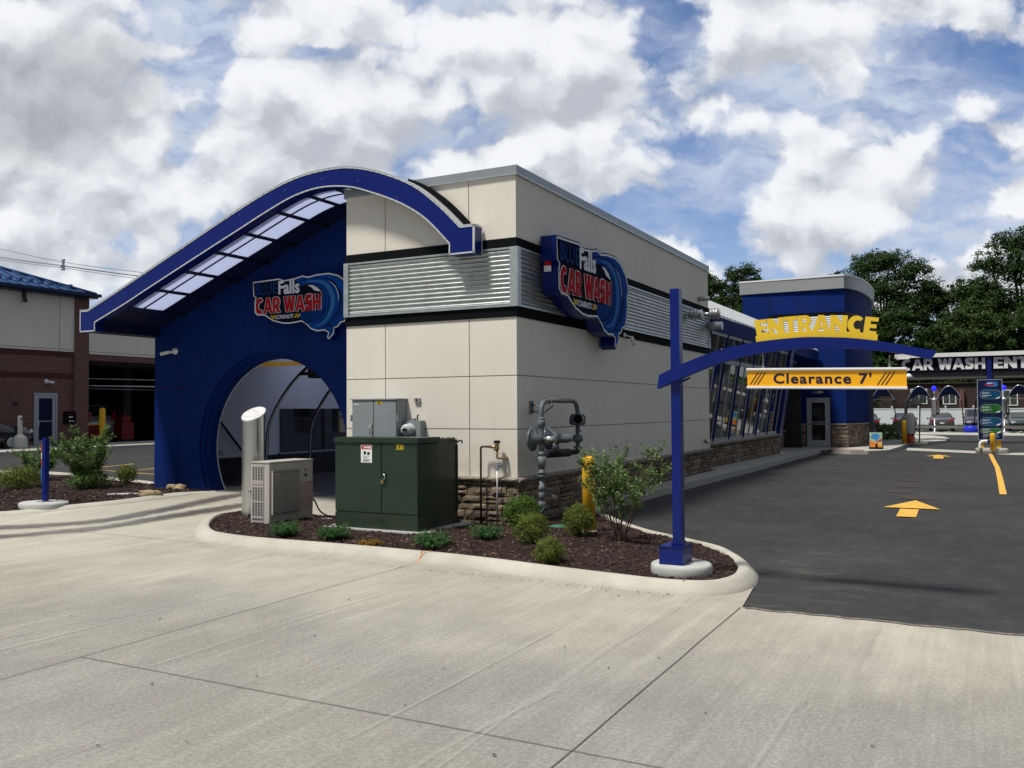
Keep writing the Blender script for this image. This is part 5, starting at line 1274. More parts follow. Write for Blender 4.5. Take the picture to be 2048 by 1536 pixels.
for z0, z1 in [(2.1565, 2.182), (1.978, 2.0035)]: mb.box(3.957, 5.415, -2.682, -2.638, z0, z1, cl); mb.box(3.957, 5.415, -2.688, -2.6825, (z0+z1)/2-.004, (z0+z1)/2+.004, cl)
mb.build('sign_rail', cs)
mb = MB().mat(INK)
add_text(mb, "Clearance 7'", (4.215, -2.6685, 2.028+.01), (1, 0, tilt), (0, 0, 1), (0, -1, 0), .895, .106, .002, .024, 0, 1.14)
mb.build('sign_lettering', cs)
for x0 in (4.02, 4.055, 4.09, 5.19, 5.225, 5.26):
    mb = MB().mat(INK); mb.prism([(x0-.035, 2.02+(x0-4.68)*tilt), (x0-.025, 2.02+(x0-4.68)*tilt), (x0+.055, 2.142+(x0-4.68)*tilt), (x0+.045, 2.142+(x0-4.68)*tilt)], -2.6705, -2.6685, XZ); mb.build('slash_mark', cs)
for xh in (4.115, 5.267):
    mb = MB().mat(STEEL); zt = ztop(xh)-.105; zb = 2.19+(xh-4.68)*tilt; n = 7
    for i in range(n):
        z = zb+(zt-zb)*(i+.5)/n; h = (zt-zb)/n*.62; ax = (.005, 0) if i % 2 else (0, .005)
        mb.tube([(xh+ax[0]*math.cos(a), -2.66+ax[1]*math.cos(a), z+h*math.sin(a)) for a in [2*PI*k/8 for k in range(8)]], .0022, 5, closed=True)
    mb.tube([(xh+.012*math.cos(a), -2.66, zb+.008+.012*math.sin(a)) for a in [2*PI*k/10 for k in range(10)]], .003, 5, closed=True)
    mb.build('chain', cs)

# ================================================================== small things on the walls
def camera(name, label, base, dirv, mat=WHITE, ln=.16, r_=.035, group=None):
    b0 = Vector(base); d = Vector(dirv).normalized(); t = thing(name, label, 'security camera', base, group)
    return t, b0, d
sc1 = thing('security_camera', 'white bullet security camera on the dark blue arch wall', 'security camera', (-8.55, 1.25, 3.05))
mb = MB().mat(WHITE); mb.lathe([(.065, 0), (.06, -.05), (.03, -.06)], (-8.52, YB, 3.04), 14, 'y'); mb.build('mount', sc1)
mb = MB().mat(WHITE); mb.tube([(-8.52, YB-.05, 3.04), (-8.55, YB-.12, 3.01)], .02, 8); mb.tube([(-8.55, YB-.12, 3.02), (-8.70, YB-.19, 2.985)], .035, 12); mb.tube([(-8.69, YB-.185, 2.987), (-8.72, YB-.2, 2.98)], .042, 12); mb.build('camera_body', sc1)
sc2 = thing('security_camera', 'small white camera hanging on the black band beside the boxed wave sign', 'security camera', (.05, 4.6, 3.17))
mb = MB().mat(WHITE); mb.lathe([(.04, 0), (.035, .03)], (.018, 4.45, 3.22), 12, 'x'); mb.tube([(.05, 4.45, 3.22), (.12, 4.6, 3.18)], .012, 6); mb.tube([(.12, 4.6, 3.19), (.12, 4.72, 3.05)], [.035, .04], 10); mb.build('camera_body', sc2)
# ribbed twin flood lights
fl_ = thing('wall_light', 'ribbed silver cylinder lights beside the blue post on the corrugated band', 'light', (.2, 9.2, 3.95))
LM = M('satin_aluminium', (.45, .46, .47), .35, .8)
mb = MB().mat(LM); Yl = 8.3
for i in range(4): mb.lathe([(.08, 0), (.12, .01), (.12, .03), (.08, .04)], (.10+.075*i, 8.75, 4.0), 18, 'x')
mb.lathe([(.075, 0), (.075, .30)], (.05, 8.75, 4.0), 16, 'x')
mb.build('ribbed_housing', fl_)
mb = MB().mat(LM); mb.tube([(.40, 8.75, 4.0), (.56, 8.75, 4.0)], .045, 10)
for i in range(3): mb.lathe([(.085, 0), (.13, .012), (.13, .045), (.085, .055)], (.56+.07*i, 8.75, 4.0), 18, 'x')
mb.lathe([(.08, 0), (.10, .22), (.0, .24)], (.55, 8.75, 4.0), 16, 'x'); mb.build('lamp_head', fl_)
wl = thing('wall_light', 'plain silver cylinder light at the end of the corrugated band', 'light', (.05, 10.3, 3.86))
mb = MB().mat(LM); mb.lathe([(.05, 0), (.05, .06)], (.05, 10.3, 3.86), 12, 'x'); mb.lathe([(.10, 0), (.10, .36)], (.08, 10.3, 3.86), 18, 'x'); mb.build('lamp_body', wl)
wl2 = thing('wall_vent', 'small grey capped pipe high on the side wall near its far end', 'vent', (0, 9.7, 4.5))
mb = MB().mat(LM); mb.lathe([(.055, 0), (.055, .26), (.0, .265)], (0, 9.75, 4.49), 14, 'x'); mb.build('vent_pipe', wl2)
hb = thing('hose_bib', 'little dark tap low on the side wall near its far end', 'tap', (0, 10.05, .95))
mb = MB().mat(RUB); mb.tube([(0, 10.05, .97), (.09, 10.05, .97), (.10, 10.05, .91)], .018, 6); mb.lathe([(.04, 0), (.04, .01)], (.05, 10.05, 1.0), 8, 'x'); mb.build('tap_body', hb)
dl = thing('door_light', 'shallow silver oval light above the tower door', 'light', (.04, 27.9, 2.45))
mb = MB().mat(LM); mb.lathe([(.0, -.08), (.12, -.06), (.22, -.02), (.25, .01), (.20, .04), (.0, .06)], (.04, 27.93, 2.46), 20, 'z', 1, .45); mb.build('lamp_shade', dl)
# left information post
ls = thing('lane_sign_post', 'short blue post with a red edged panel on a round concrete disc', 'sign post', (-8.72, -1.5, .1))
mb = MB().mat(PADC); dome_pad(mb, -8.42, -1.68, .44, .10, .25, sy=.85); mb.build('concrete_footing', ls)
mb = MB().mat(BLUEG); mb.box(-8.455, -8.365, -1.70, -1.62, .2515, 1.355); mb.mat(ALU); mb.box(-8.51, -8.31, -1.76, -1.56, .2512, .262); mb.build('post', ls, bevel=.005)
mb = MB().mat(M('sign_red', (.45, .05, .03), .5)); mb.box(-8.475, -8.4555, -1.70, -1.61, .86, 1.26); mb.mat(WHITE); mb.box(-8.479, -8.4755, -1.69, -1.62, .90, .94); mb.box(-8.474, -8.457, -1.702, -1.7005, 1.0, 1.1); mb.mat(LB3); mb.box(-8.475, -8.4555, -1.70, -1.61, .60, .8599); mb.build('panel', ls)

# ================================================================== wash gear inside the tunnel
for i, (y, lab) in enumerate([(2.9, 'dark curved spray hoop standing just inside the tunnel mouth'), (4.3, 'second dark curved spray hoop deeper in the tunnel')]):
    t = thing('spray_arch', lab, 'spray arch', (-6, y, .22), 'spray hoops inside the tunnel')
    pth = catmull([(-7.6, y, .22), (-7.6, y, .8), (-7.53, y, 1.5), (-7.12, y, 2.15), (-6.5, y, 2.70), (-5.95, y, 2.86), (-5.4, y, 2.70), (-4.8, y, 2.15), (-4.35, y, 1.5), (-4.28, y, .8), (-4.28, y, .22)], 4)
    mb = MB().mat(RUB); mb.tube(pth, .034, 10); mb.build('hoop', t)
    mb = MB().mat(ALU); mb.tube([(p[0]*.985-.09, p[1]-.02, p[2]*.985) for p in pth], .016, 6); mb.build('water_line', t)
t = thing('spray_motor', 'dark motor box hanging at the top of the first spray hoop', 'motor', (-6.2, 2.8, 2.6)); mb = MB().mat(RUB); mb.box(-6.30, -6.02, 2.7, 2.9, 2.48, 2.68); mb.tube([(-6.6, 2.8, 2.58), (-5.7, 2.8, 2.58)], .04, 8); mb.build('motor_body', t, bevel=.02)
t = thing('wash_brush', 'tall black cloth brush hanging at the right of the tunnel', 'wash brush', (-5.2, 4.6, .22))
mb = MB().mat(BRUSH); rnd = random.Random(4)
for k in range(420):
    a = rnd.uniform(0, 2*PI); r1 = rnd.uniform(.1, .52); r2 = r1+rnd.uniform(-.05, .12); w_ = .03
    x0, y0 = -5.15+r1*.5*math.cos(a), 4.6+r1*.5*math.sin(a); x1, y1 = -5.15+r2*math.cos(a), 4.6+r2*math.sin(a); z1 = 2.55-rnd.uniform(0, .25); z0 = rnd.uniform(.45, 1.2); tx_, ty_ = -math.sin(a)*w_, math.cos(a)*w_
    mb.add([(x0-tx_, y0-ty_, z1), (x0+tx_, y0+ty_, z1), ((x0+x1)/2+tx_+.03*math.cos(a), (y0+y1)/2+ty_, (z0+z1)/2), ((x0+x1)/2-tx_, (y0+y1)/2-ty_, (z0+z1)/2), (x1-tx_, y1-ty_, z0), (x1+tx_, y1+ty_, z0)], [(0, 1, 2, 3), (3, 2, 5, 4)])
mb.build('cloth_strips', t); mb = MB().mat(EQ); mb.tube([(-5.15, 4.6, .25), (-5.15, 4.6, 2.7)], .07, 10); mb.build('spindle', t)
t = thing('wash_controller', 'small blue motor on the tunnel floor near the left wall', 'motor', (-7.6, 2.4, .22)); mb = MB().mat(BLUEG); mb.box(-7.75, -7.5, 2.9, 3.1, .23, .42); mb.mat(EQ); mb.tube([(-7.85, 3, .36), (-7.4, 3, .36)], .06, 8); mb.build('motor_body', t, bevel=.01)

# ================================================================== plants
def quads(P, N_, sz, asp, rs):
    """P centres, N_ facing dirs -> leaf quads (numpy)"""
    n = len(P); a = rs.normal(size=(n, 3)); t1 = np.cross(N_, a); t1 /= np.linalg.norm(t1, axis=1)[:, None]+1e-9; t2 = np.cross(N_, t1); t2 /= np.linalg.norm(t2, axis=1)[:, None]+1e-9
    s = (sz*rs.uniform(.6, 1.3, n))[:, None]; w_ = s*asp
    v = np.stack([P-t1*s*.5, P+t2*w_*.5+N_*s*.08, P+t1*s*.5, P-t2*w_*.5+N_*s*.08], 1).reshape(-1, 3)
    return v
def leafmesh(name, v, mat, parent, loc):
    n = len(v)//4; me = bpy.data.meshes.new(name); me.vertices.add(n*4); me.loops.add(n*4); me.polygons.add(n)
    me.vertices.foreach_set('co', (v-np.array(loc)).astype(np.float32).ravel()); me.loops.foreach_set('vertex_index', np.arange(n*4, dtype=np.int32))
    me.polygons.foreach_set('loop_start', np.arange(0, n*4, 4, dtype=np.int32)); me.polygons.foreach_set('loop_total', np.full(n, 4, dtype=np.int32))
    me.materials.append(mat); me.update(calc_edges=True); me.validate()
    o = bpy.data.objects.new(name, me); COL.objects.link(o)
    if parent: o.parent = parent; o.location = Vector(loc)-parent_loc(parent)
    else: o.location = loc
    return o
def ball(label, x, y, r_, h, mat, n, sz, seed, cat='shrub', group='clipped round shrubs', hf=H1, name='round_shrub', spiky=0.0):
    rs = np.random.RandomState(seed); z = hf(x, y); t = thing(name, label, cat, (x, y, z), group)
    d = rs.normal(size=(n, 3)); d[:, 2] = d[:, 2]*.9+.15; d /= np.linalg.norm(d, axis=1)[:, None]
    lump = 1+.24*np.sin(d[:, 0]*5+seed)*np.cos(d[:, 1]*4+d[:, 2]*5)+rs.normal(size=n)*.07
    rad = (rs.uniform(.25, 1, n)**.42)*lump+spiky*(rs.rand(n) < .12)*rs.uniform(.05, .35, n)
    P = d*rad[:, None]*np.array([r_, r_, h/2])+np.array([x, y, z+h*.47]); P[:, 2] = np.maximum(P[:, 2], z+.01)
    N_ = d+rs.normal(size=(n, 3))*.7; N_ /= np.linalg.norm(N_, axis=1)[:, None]
    leafmesh('foliage', quads(P, N_, sz, .5, rs), mat, t, (x, y, z))
    mb = MB().mat(BARK); rd = random.Random(seed)
    for k in range(14):
        a = rd.uniform(0, 6.3); q = rd.uniform(.3, .85); mb.tube([(x, y, z-.02), (x+r_*q*.4*math.cos(a), y+r_*q*.4*math.sin(a), z+h*.35), (x+r_*q*math.cos(a), y+r_*q*math.sin(a), z+h*rd.uniform(.5, .9))], [.008, .005, .002], 4)
    mb.build('stems', t); return t
ball('dark green round shrub against the stone base beside the gas pipes', .30, -.48, .25, .47, LEAF_B, 6000, .030, 1)
ball('yellow green round shrub between two neighbours in front of the gas pipes', 1.12, -1.80, .205, .38, LEAF_Y, 6000, .022, 2, spiky=.6)
ball('smallest yellow green round shrub nearest the front curb', 1.74, -2.60, .165, .31, LEAF_Y, 5200, .019, 3, spiky=.6)
ball('yellow green round shrub at the foot of the yellow bollard', 1.40, -.98, .21, .42, LEAF_Y, 6000, .022, 4, spiky=.7)
def juniper(label, x, y, r_, h, seed, mat=LEAF_J, n=115, name='juniper', cat='juniper'):
    rs = np.random.RandomState(seed); rd = random.Random(seed); z = H1(x, y); t = thing(name, label, cat, (x, y, z), 'low spreading junipers' if mat is LEAF_J else None)
    if mat is not LEAF_J: t.pop('group', None)
    Ps, Ns = [], []; mb = MB().mat(BARK)
    for k in range(n):
        a = rd.uniform(0, 2*PI); L = r_*rd.uniform(.45, 1.12); e = rd.uniform(.1, .9); H = h*rd.uniform(.5, 1.1)
        tip = np.array([x+L*math.cos(a)*math.cos(e*.8), y+L*math.sin(a)*math.cos(e*.8), z+H*(.35+e*.65)]); b0 = np.array([x, y, z+.01]); mid = (b0+tip)/2+np.array([0, 0, -.0+.02*rd.random()])
        m_ = 42; u = rs.uniform(.2, 1, m_)[:, None]; C = (1-u)**2*b0+2*u*(1-u)*mid+u*u*tip; Ps.append(C+rs.normal(size=(m_, 3))*.014)
        dd = (tip-b0)/np.linalg.norm(tip-b0); Ns.append(rs.normal(size=(m_, 3))+dd*.0)
        mb.tube([tuple(b0), tuple(mid), tuple(tip)], [.004, .003, .0012], 3)
    P = np.concatenate(Ps); N_ = np.concatenate(Ns); N_ /= np.linalg.norm(N_, axis=1)[:, None]; P[:, 2] = np.maximum(P[:, 2], z+.005)
    leafmesh('needles', quads(P, N_, .032, .28, rs), mat, t, (x, y, z)); mb.build('stems', t)
juniper('low green juniper at the foot of the air conditioner', -2.40, -2.26, .25, .20, 11)
juniper('low green juniper left of the transformer front', -1.58, -2.25, .25, .19, 12)
juniper('low green juniper in front of the transformer right corner', 0.0, -2.30, .27, .22, 13)
juniper('low green juniper between the transformer and the copper pipe', .42, -1.68, .23, .19, 14)
juniper('rusty dried creeper patch on the mulch before the transformer', -.86, -2.42, .17, .07, 15, RUST, 46, 'dry_creeper', 'creeper')
def leafy(label, x, y, h, spread, stems, mat, seed, hf, sz=.045, lv=26, flowers=True, lean=(0, 0), name='leafy_shrub', low=.3, dens=1.0):
    rs = np.random.RandomState(seed); rd = random.Random(seed); z = hf(x, y); t = thing(name, label, 'shrub', (x, y, z), 'open leafy shrubs')
    mb = MB().mat(BARK); LP, LN, FP = [], [], []
    for s_ in range(stems):
        a = 2*PI*s_/stems+rd.uniform(-.4, .4); sp_ = spread*rd.uniform(.35, 1.05); H = h*rd.uniform(.62, 1.0)*(1-.25*(sp_/spread)**2)
        tip = np.array([x+sp_*math.cos(a)+lean[0]*rd.random(), y+sp_*math.sin(a)+lean[1], z+H]); b0 = np.array([x+.04*math.cos(a), y+.04*math.sin(a), z-.02]); c1 = b0+(tip-b0)*np.array([.30, .30, .5])
        pts = [(1-u)**2*b0+2*u*(1-u)*c1+u*u*tip+rs.normal(size=3)*.008 for u in np.linspace(0, 1, 8)]
        mb.tube([tuple(p) for p in pts], [.009*(1-.75*i/7) for i in range(8)], 5)
        for q in range(int(rd.randint(4, 7)*dens)):
            u = rd.uniform(low, 1.0); i = min(6, int(u*7)); p0 = np.array(pts[i])*(1-(u*7-i))+np.array(pts[i+1])*(u*7-i); aa = rd.uniform(0, 6.3); L = h*rd.uniform(.06, .17)
            p1 = p0+np.array([L*math.cos(aa)*.7, L*math.sin(aa)*.7, L*.8]); mb.tube([tuple(p0), tuple(p1)], [.004, .002], 3)
            m_ = int(lv*rd.uniform(.6, 1.4)); uu_ = rs.uniform(0, 1.05, m_)[:, None]; C = p0+(p1-p0)*uu_+rs.normal(size=(m_, 3))*sz*.62; LP.append(C); LN.append(rs.normal(size=(m_, 3))*.6+np.array([0, 0, .8]))
            if flowers and rd.random() < .55: FP.append(p1+rs.normal(size=(9, 3))*.014+np.array([0, 0, .02]))
    P = np.concatenate(LP); N_ = np.concatenate(LN); N_ /= np.linalg.norm(N_, axis=1)[:, None]; leafmesh('leaves', quads(P, N_, sz, .58, rs), mat, t, (x, y, z))
    if FP:
        P = np.concatenate(FP); N_ = rs.normal(size=P.shape); N_ /= np.linalg.norm(N_, axis=1)[:, None]; leafmesh('flower_buds', quads(P, N_, .014, .9, rs), FLOW, t, (x, y, z))
    mb.build('stems', t); return t
leafy('open leafy shrub with pale buds on thin stems beside the blue post', 2.06, -1.24, 1.30, .84, 16, LEAF_H, 21, H1, .042, 34, low=.42, dens=1.4)
leafy('tall dense leafy shrub behind the short blue sign post', -9.75, .15, 1.25, .70, 26, LEAF_H, 22, H2, .045, 44, low=.05, dens=1.9)
leafy('smaller leafy shrub at the left edge of the far planting bed', -12.6, 1.1, .85, .55, 14, LEAF_H, 23, H2, .055, 30, dens=1.3)
ball('single small round shrub in the far bed near the blue wall', -9.9, 1.2, .22, .40, LEAF_Y, 3000, .03, 31, hf=H2)
ball('low olive shrub behind the short blue sign post at left', -11.2, -.3, .42, .46, LEAF_Y, 3600, .040, 32, hf=H2)
ball('low olive shrub cut by the left edge of the picture', -10.9, -1.35, .42, .42, LEAF_Y, 3600, .040, 33, hf=H2)
ball('tangled low foliage at the foot of the tall leafy shrub', -9.6, .1, .40, .40, LEAF_H, 2600, .045, 34, hf=H2)
ROCK = M('sandstone', (.27, .21, .13), .9, var=.3, vs=5, bump=.8, bs=18)
def rock(label, x, y, z, sx, sy, sz_, seed):
    rs = np.random.RandomState(seed); t = thing('rock', label, 'rock', (x, y, z), 'sandstone rocks in the bed')
    bm = bmesh.new(); bmesh.ops.create_icosphere(bm, subdivisions=3, radius=1)
    for v in bm.verts:
        k = 1+.35*(vn(v.co.x*2+seed, v.co.y*2+v.co.z*1.7+9)-.5)+.12*(vn(v.co.x*6+seed, v.co.y*6+v.co.z*5)-.5); v.co = Vector((v.co.x*sx*k, v.co.y*sy*k, max(-.3, min(.6, v.co.z))*sz_*k))
    me = bpy.data.meshes.new('stone'); bm.to_mesh(me); bm.free(); me.materials.append(ROCK); o = bpy.data.objects.new('stone', me); COL.objects.link(o); o.parent = t
rock('flat tan rock beside the pale slab on the mulch', -7.62, -.12, .27, .30, .16, .13, 1)
rock('tan rock lying at the foot of the blue wall', -7.95, .78, .30, .24, .15, .13, 2)
t = thing('utility_cover', 'flat pale grey slab lying on the mulch beside the rocks', 'cover', (-8.15, -.3, .25)); mb = MB().mat(PADC); mb.prism([(-8.42, -.42), (-7.95, -.40), (-7.78, -.12), (-8.1, -.14)], .255, .285, XY); mb.build('slab', t)
t = thing('red_bird_feeder_stub', 'small dark edging clip on the curb behind the leafy shrub', 'clip', (-10.9, 1.9, .3)); mb = MB().mat(RUB); mb.box(-11.0, -10.85, 1.86, 1.95, .30, .36); mb.build('clip_body', t)
t.name = 'curb_clip'

# ================================================================== brick shop on the left
XS = -26
SH = thing('brick_shop', 'red brick shop with cream panels and a blue metal hip roof', 'building', (XS, 12, .45))
mb = MB().mat(BRICK); mb.box(XS-14, XS, 1.0, 9.87, .2, 4.22); mb.box(XS-14, XS, 10.86, 12.17, .2, 4.22); mb.box(XS-14, XS, 9.8701, 10.8599, 2.58, 4.22); mb.box(XS-14, XS+.10, 11.55, 12.175, .2, 6.40)
mb.box(XS-14, XS-.0, 12.1751, 22, 3.92, 4.18); mb.box(XS-.5, XS, 19.5, 22, .2, 3.92)
mb.mat(M('soldier_course_brick', (.075, .028, .024), .9, var=.3, vs=6)); mb.box(XS-.1, XS+.02, 1.0, 11.5499, 4.02, 4.215); mb.box(XS-.1, XS+.02, 1.0, 11.5499, 3.15, 3.36)
mb.build('brick_wall', SH)
CREAM2 = M('shop_cream_panel', (.70, .68, .60), .85, var=.05, vs=.5)
mb = MB().mat(CREAM2); mb.box(XS-14, XS+.04, .9, 11.5499, 4.2201, 6.40); mb.box(XS-14, XS+.04, 12.18, 22, 4.1801, 5.2); mb.mat(CREAMJ); mb.box(XS+.0401, XS+.045, 10.9, 10.92, 4.23, 6.4); mb.box(XS+.0401, XS+.05, .9, 11.54, 4.30, 4.32); mb.box(XS+.0401, XS+.05, 12.2, 22, 4.27, 4.29); mb.build('cream_panel', SH)
RB = M('blue_metal_roof', (.03, .085, .21), .45, .2, var=.08, spec=.4)
mb = MB().mat(RB); Ye, Xe = 12.3, XS+.38; ze = 6.55
ridge = (XS-5.5, 6.2, 8.85)
mb.add([(Xe, Ye, ze), (Xe, 0, ze), (XS-5.5, 0, 8.85), ridge, (XS-12, Ye, ze), (XS-12, 6.2, 8.85)], [(0, 3, 2, 1), (0, 4, 5, 3)])
sl = (8.85-ze)/(Xe-(XS-5.5))
for i in range(30):
    y = 12.15-.42*i; run = min(Xe-(XS-5.5), (Ye-y)*(Xe-(XS-5.5))/(Ye-6.2))
    mb.add([(Xe, y, ze+.005), (Xe, y+.05, ze+.005), (Xe-run, y+.05, ze+run*sl+.005), (Xe-run, y, ze+run*sl+.005), (Xe, y, ze+.07), (Xe, y+.05, ze+.07), (Xe-run, y+.05, ze+run*sl+.07), (Xe-run, y, ze+run*sl+.07)], [(4, 5, 6, 7), (0, 1, 5, 4), (1, 2, 6, 5), (3, 0, 4, 7)])
    if run > .8: mb.box(Xe-.62, Xe-.5, y+.15, y+.27, ze+.27, ze+.40); mb.box(Xe-.66, Xe-.46, y+.02, y+.10, ze+.24, ze+.30)
mb.tube([(Xe, Ye, ze+.05), (ridge[0], ridge[1], ridge[2]+.05)], .07, 6)
mb.build('roof', SH)
mb = MB().mat(M('dark_blue_fascia', (.008, .02, .06), .4)); mb.box(XS-12, Xe+.03, 0, Ye+.05, 6.41, 6.549); mb.box(Xe+.031, Xe+.15, 0, Ye+.12, 6.47, 6.60); mb.build('eave_gutter', SH)
mb = MB().mat(ALU); mb.box(XS-.02, XS+.03, 9.88, 9.95, .45, 2.57); mb.box(XS-.02, XS+.03, 10.78, 10.85, .45, 2.57); mb.box(XS-.02, XS+.03, 9.9501, 10.7799, 2.49, 2.57)
mb.box(XS-.02, XS+.02, 9.96, 10.08, .47, 2.48); mb.box(XS-.02, XS+.02, 10.65, 10.77, .47, 2.48); mb.box(XS-.02, XS+.02, 10.0801, 10.6499, .47, .72); mb.box(XS-.02, XS+.02, 10.0801, 10.6499, 2.36, 2.48); mb.box(XS-.02, XS+.02, 10.0801, 10.6499, 1.45, 1.48)
dd_ = mb.build('door', SH); mb = MB().mat(GLASSD); mb.box(XS-.015, XS, 10.0802, 10.6498, .7201, 2.3599); mb.build('pane', dd_)
mb = MB().mat(WHITE); mb.tube([(XS+.02, 10.03, 1.25), (XS+.08, 10.03, 1.27), (XS+.08, 10.03, 1.45), (XS+.02, 10.03, 1.47)], .018, 6); mb.build('handle', dd_)
mb = MB().mat(DARKI); mb.box(XS-13.9, XS-13.8, 12.2, 22, .2, 3.9); mb.box(XS-14, XS-.5, 21.5, 21.6, .2, 3.9); mb.box(XS-14, XS-.3, 12.18, 21.4, 3.8, 3.915)
for x in (XS-3, XS-6.5): mb.box(x, x+.4, 16.0, 16.4, .4, 3.8); mb.box(x, x+.3, 13.6, 13.9, .4, 3.8)
mb.build('garage_interior', SH)
mb = MB().mat(ALU); mb.tube([(XS-.4, 12.3, 2.9), (XS-.4, 19.4, 2.95)], .03, 6); mb.tube([(XS-2, 12.3, 2.85), (XS-2, 19.4, 2.8)], .02, 6); mb.mat(SILV); mb.tube([(XS-3, 12.2, 3.3), (XS-.6, 19.4, 3.25)], .02, 5); mb.build('garage_rail', SH)
t = thing('wall_lamp', 'small dark lamp high on the cream panel of the brick shop', 'lamp', (XS, 9.3, 6.2)); mb = MB().mat(EQ); mb.box(XS+.04, XS+.2, 9.34, 9.42, 6.15, 6.4); mb.lathe([(.06, 6.0), (.10, 6.05), (.06, 6.15)], (XS+.17, 9.38, 0), 10); mb.build('lamp_body', t)
t = thing('security_camera', 'tiny pale camera above the door of the brick shop', 'security camera', (XS, 10.4, 3.0)); mb = MB().mat(WHITE); mb.lathe([(.09, 0), (.08, .06)], (XS, 10.38, 3.02), 10, 'x'); mb.tube([(XS+.05, 10.4, 3.0), (XS+.15, 10.62, 2.97)], .05, 8); mb.build('camera_body', t)
t = thing('drop_box', 'black key drop box on the brick wall beside the shop door', 'drop box', (XS, 11.35, 1.6)); mb = MB().mat(BLACK); mb.box(XS, XS+.12, 11.12, 11.60, 1.36, 1.84); mb.mat(WHITE); mb.box(XS+.1201, XS+.122, 11.28, 11.46, 1.60, 1.64); mb.box(XS+.1201, XS+.122, 11.30, 11.36, 1.43, 1.49); mb.box(XS+.1201, XS+.122, 11.40, 11.52, 1.44, 1.47); mb.mat(RED); mb.box(XS+.1201, XS+.122, 11.3, 11.46, 1.72, 1.74); mb.build('box_body', t, bevel=.01)
t = thing('wall_vent', 'small dark square vent on the brick wall left of the door', 'vent', (XS, 9.15, 2.15)); mb = MB().mat(EQ); mb.box(XS, XS+.03, 9.07, 9.24, 2.08, 2.23); mb.mat(RUB)
for k in range(3): mb.box(XS+.031, XS+.034, 9.09, 9.22, 2.10+.045*k, 2.12+.045*k)
mb.build('vent_body', t)
t = thing('ashtray_receptacle', 'pale plastic bottle shaped ashtray stand on the shop walk', 'ashtray', (-24.4, 8.3, .5)); zz = G(-24.4, 8.3)+.1
mb = MB().mat(PADC); mb.lathe([(.24, zz), (.26, zz+.05), (.24, zz+.35), (.20, zz+.44), (.10, zz+.50), (.085, zz+.55), (.075, zz+1.13), (.05, zz+1.18)], (-24.4, 8.3, 0), 16); mb.mat(BLACK); mb.box(-24.32, -24.31, 8.27, 8.33, zz+1.04, zz+1.08); mb.build('stand_body', t)
bollard('bollard', 'yellow safety bollard at the garage opening of the brick shop', -24.9, 12.05, G(-25, 12)+.0, 1.55, .115)
t = thing('tool_chest', 'red rolling tool cabinet inside the dark garage bay', 'tool chest', (-26.8, 14.6, .47)); mb = MB().mat(M('tool_red', (.14, .008, .008), .5)); mb.box(-27.2, -26.7, 14.4, 15.0, .62, 1.35); mb.box(-27.1, -26.75, 14.5, 14.9, 1.351, 1.65); mb.box(-28.2, -27.4, 12.9, 14.0, .7, 1.25); mb.mat(YEL); mb.box(-28.2, -27.4, 12.8, 14.1, 1.2501, 1.30); mb.mat(RUB)
for y in (14.3, 14.9): mb.lathe([(.08, 0), (.08, .05)], (-26.8, y, .53), 10, 'x')
for z in (.8, 1.0, 1.2, 1.4): mb.mat(BLACK).box(-26.699, -26.69, 14.25, 14.95, z, z+.012)
mb.build('chest_body', t)

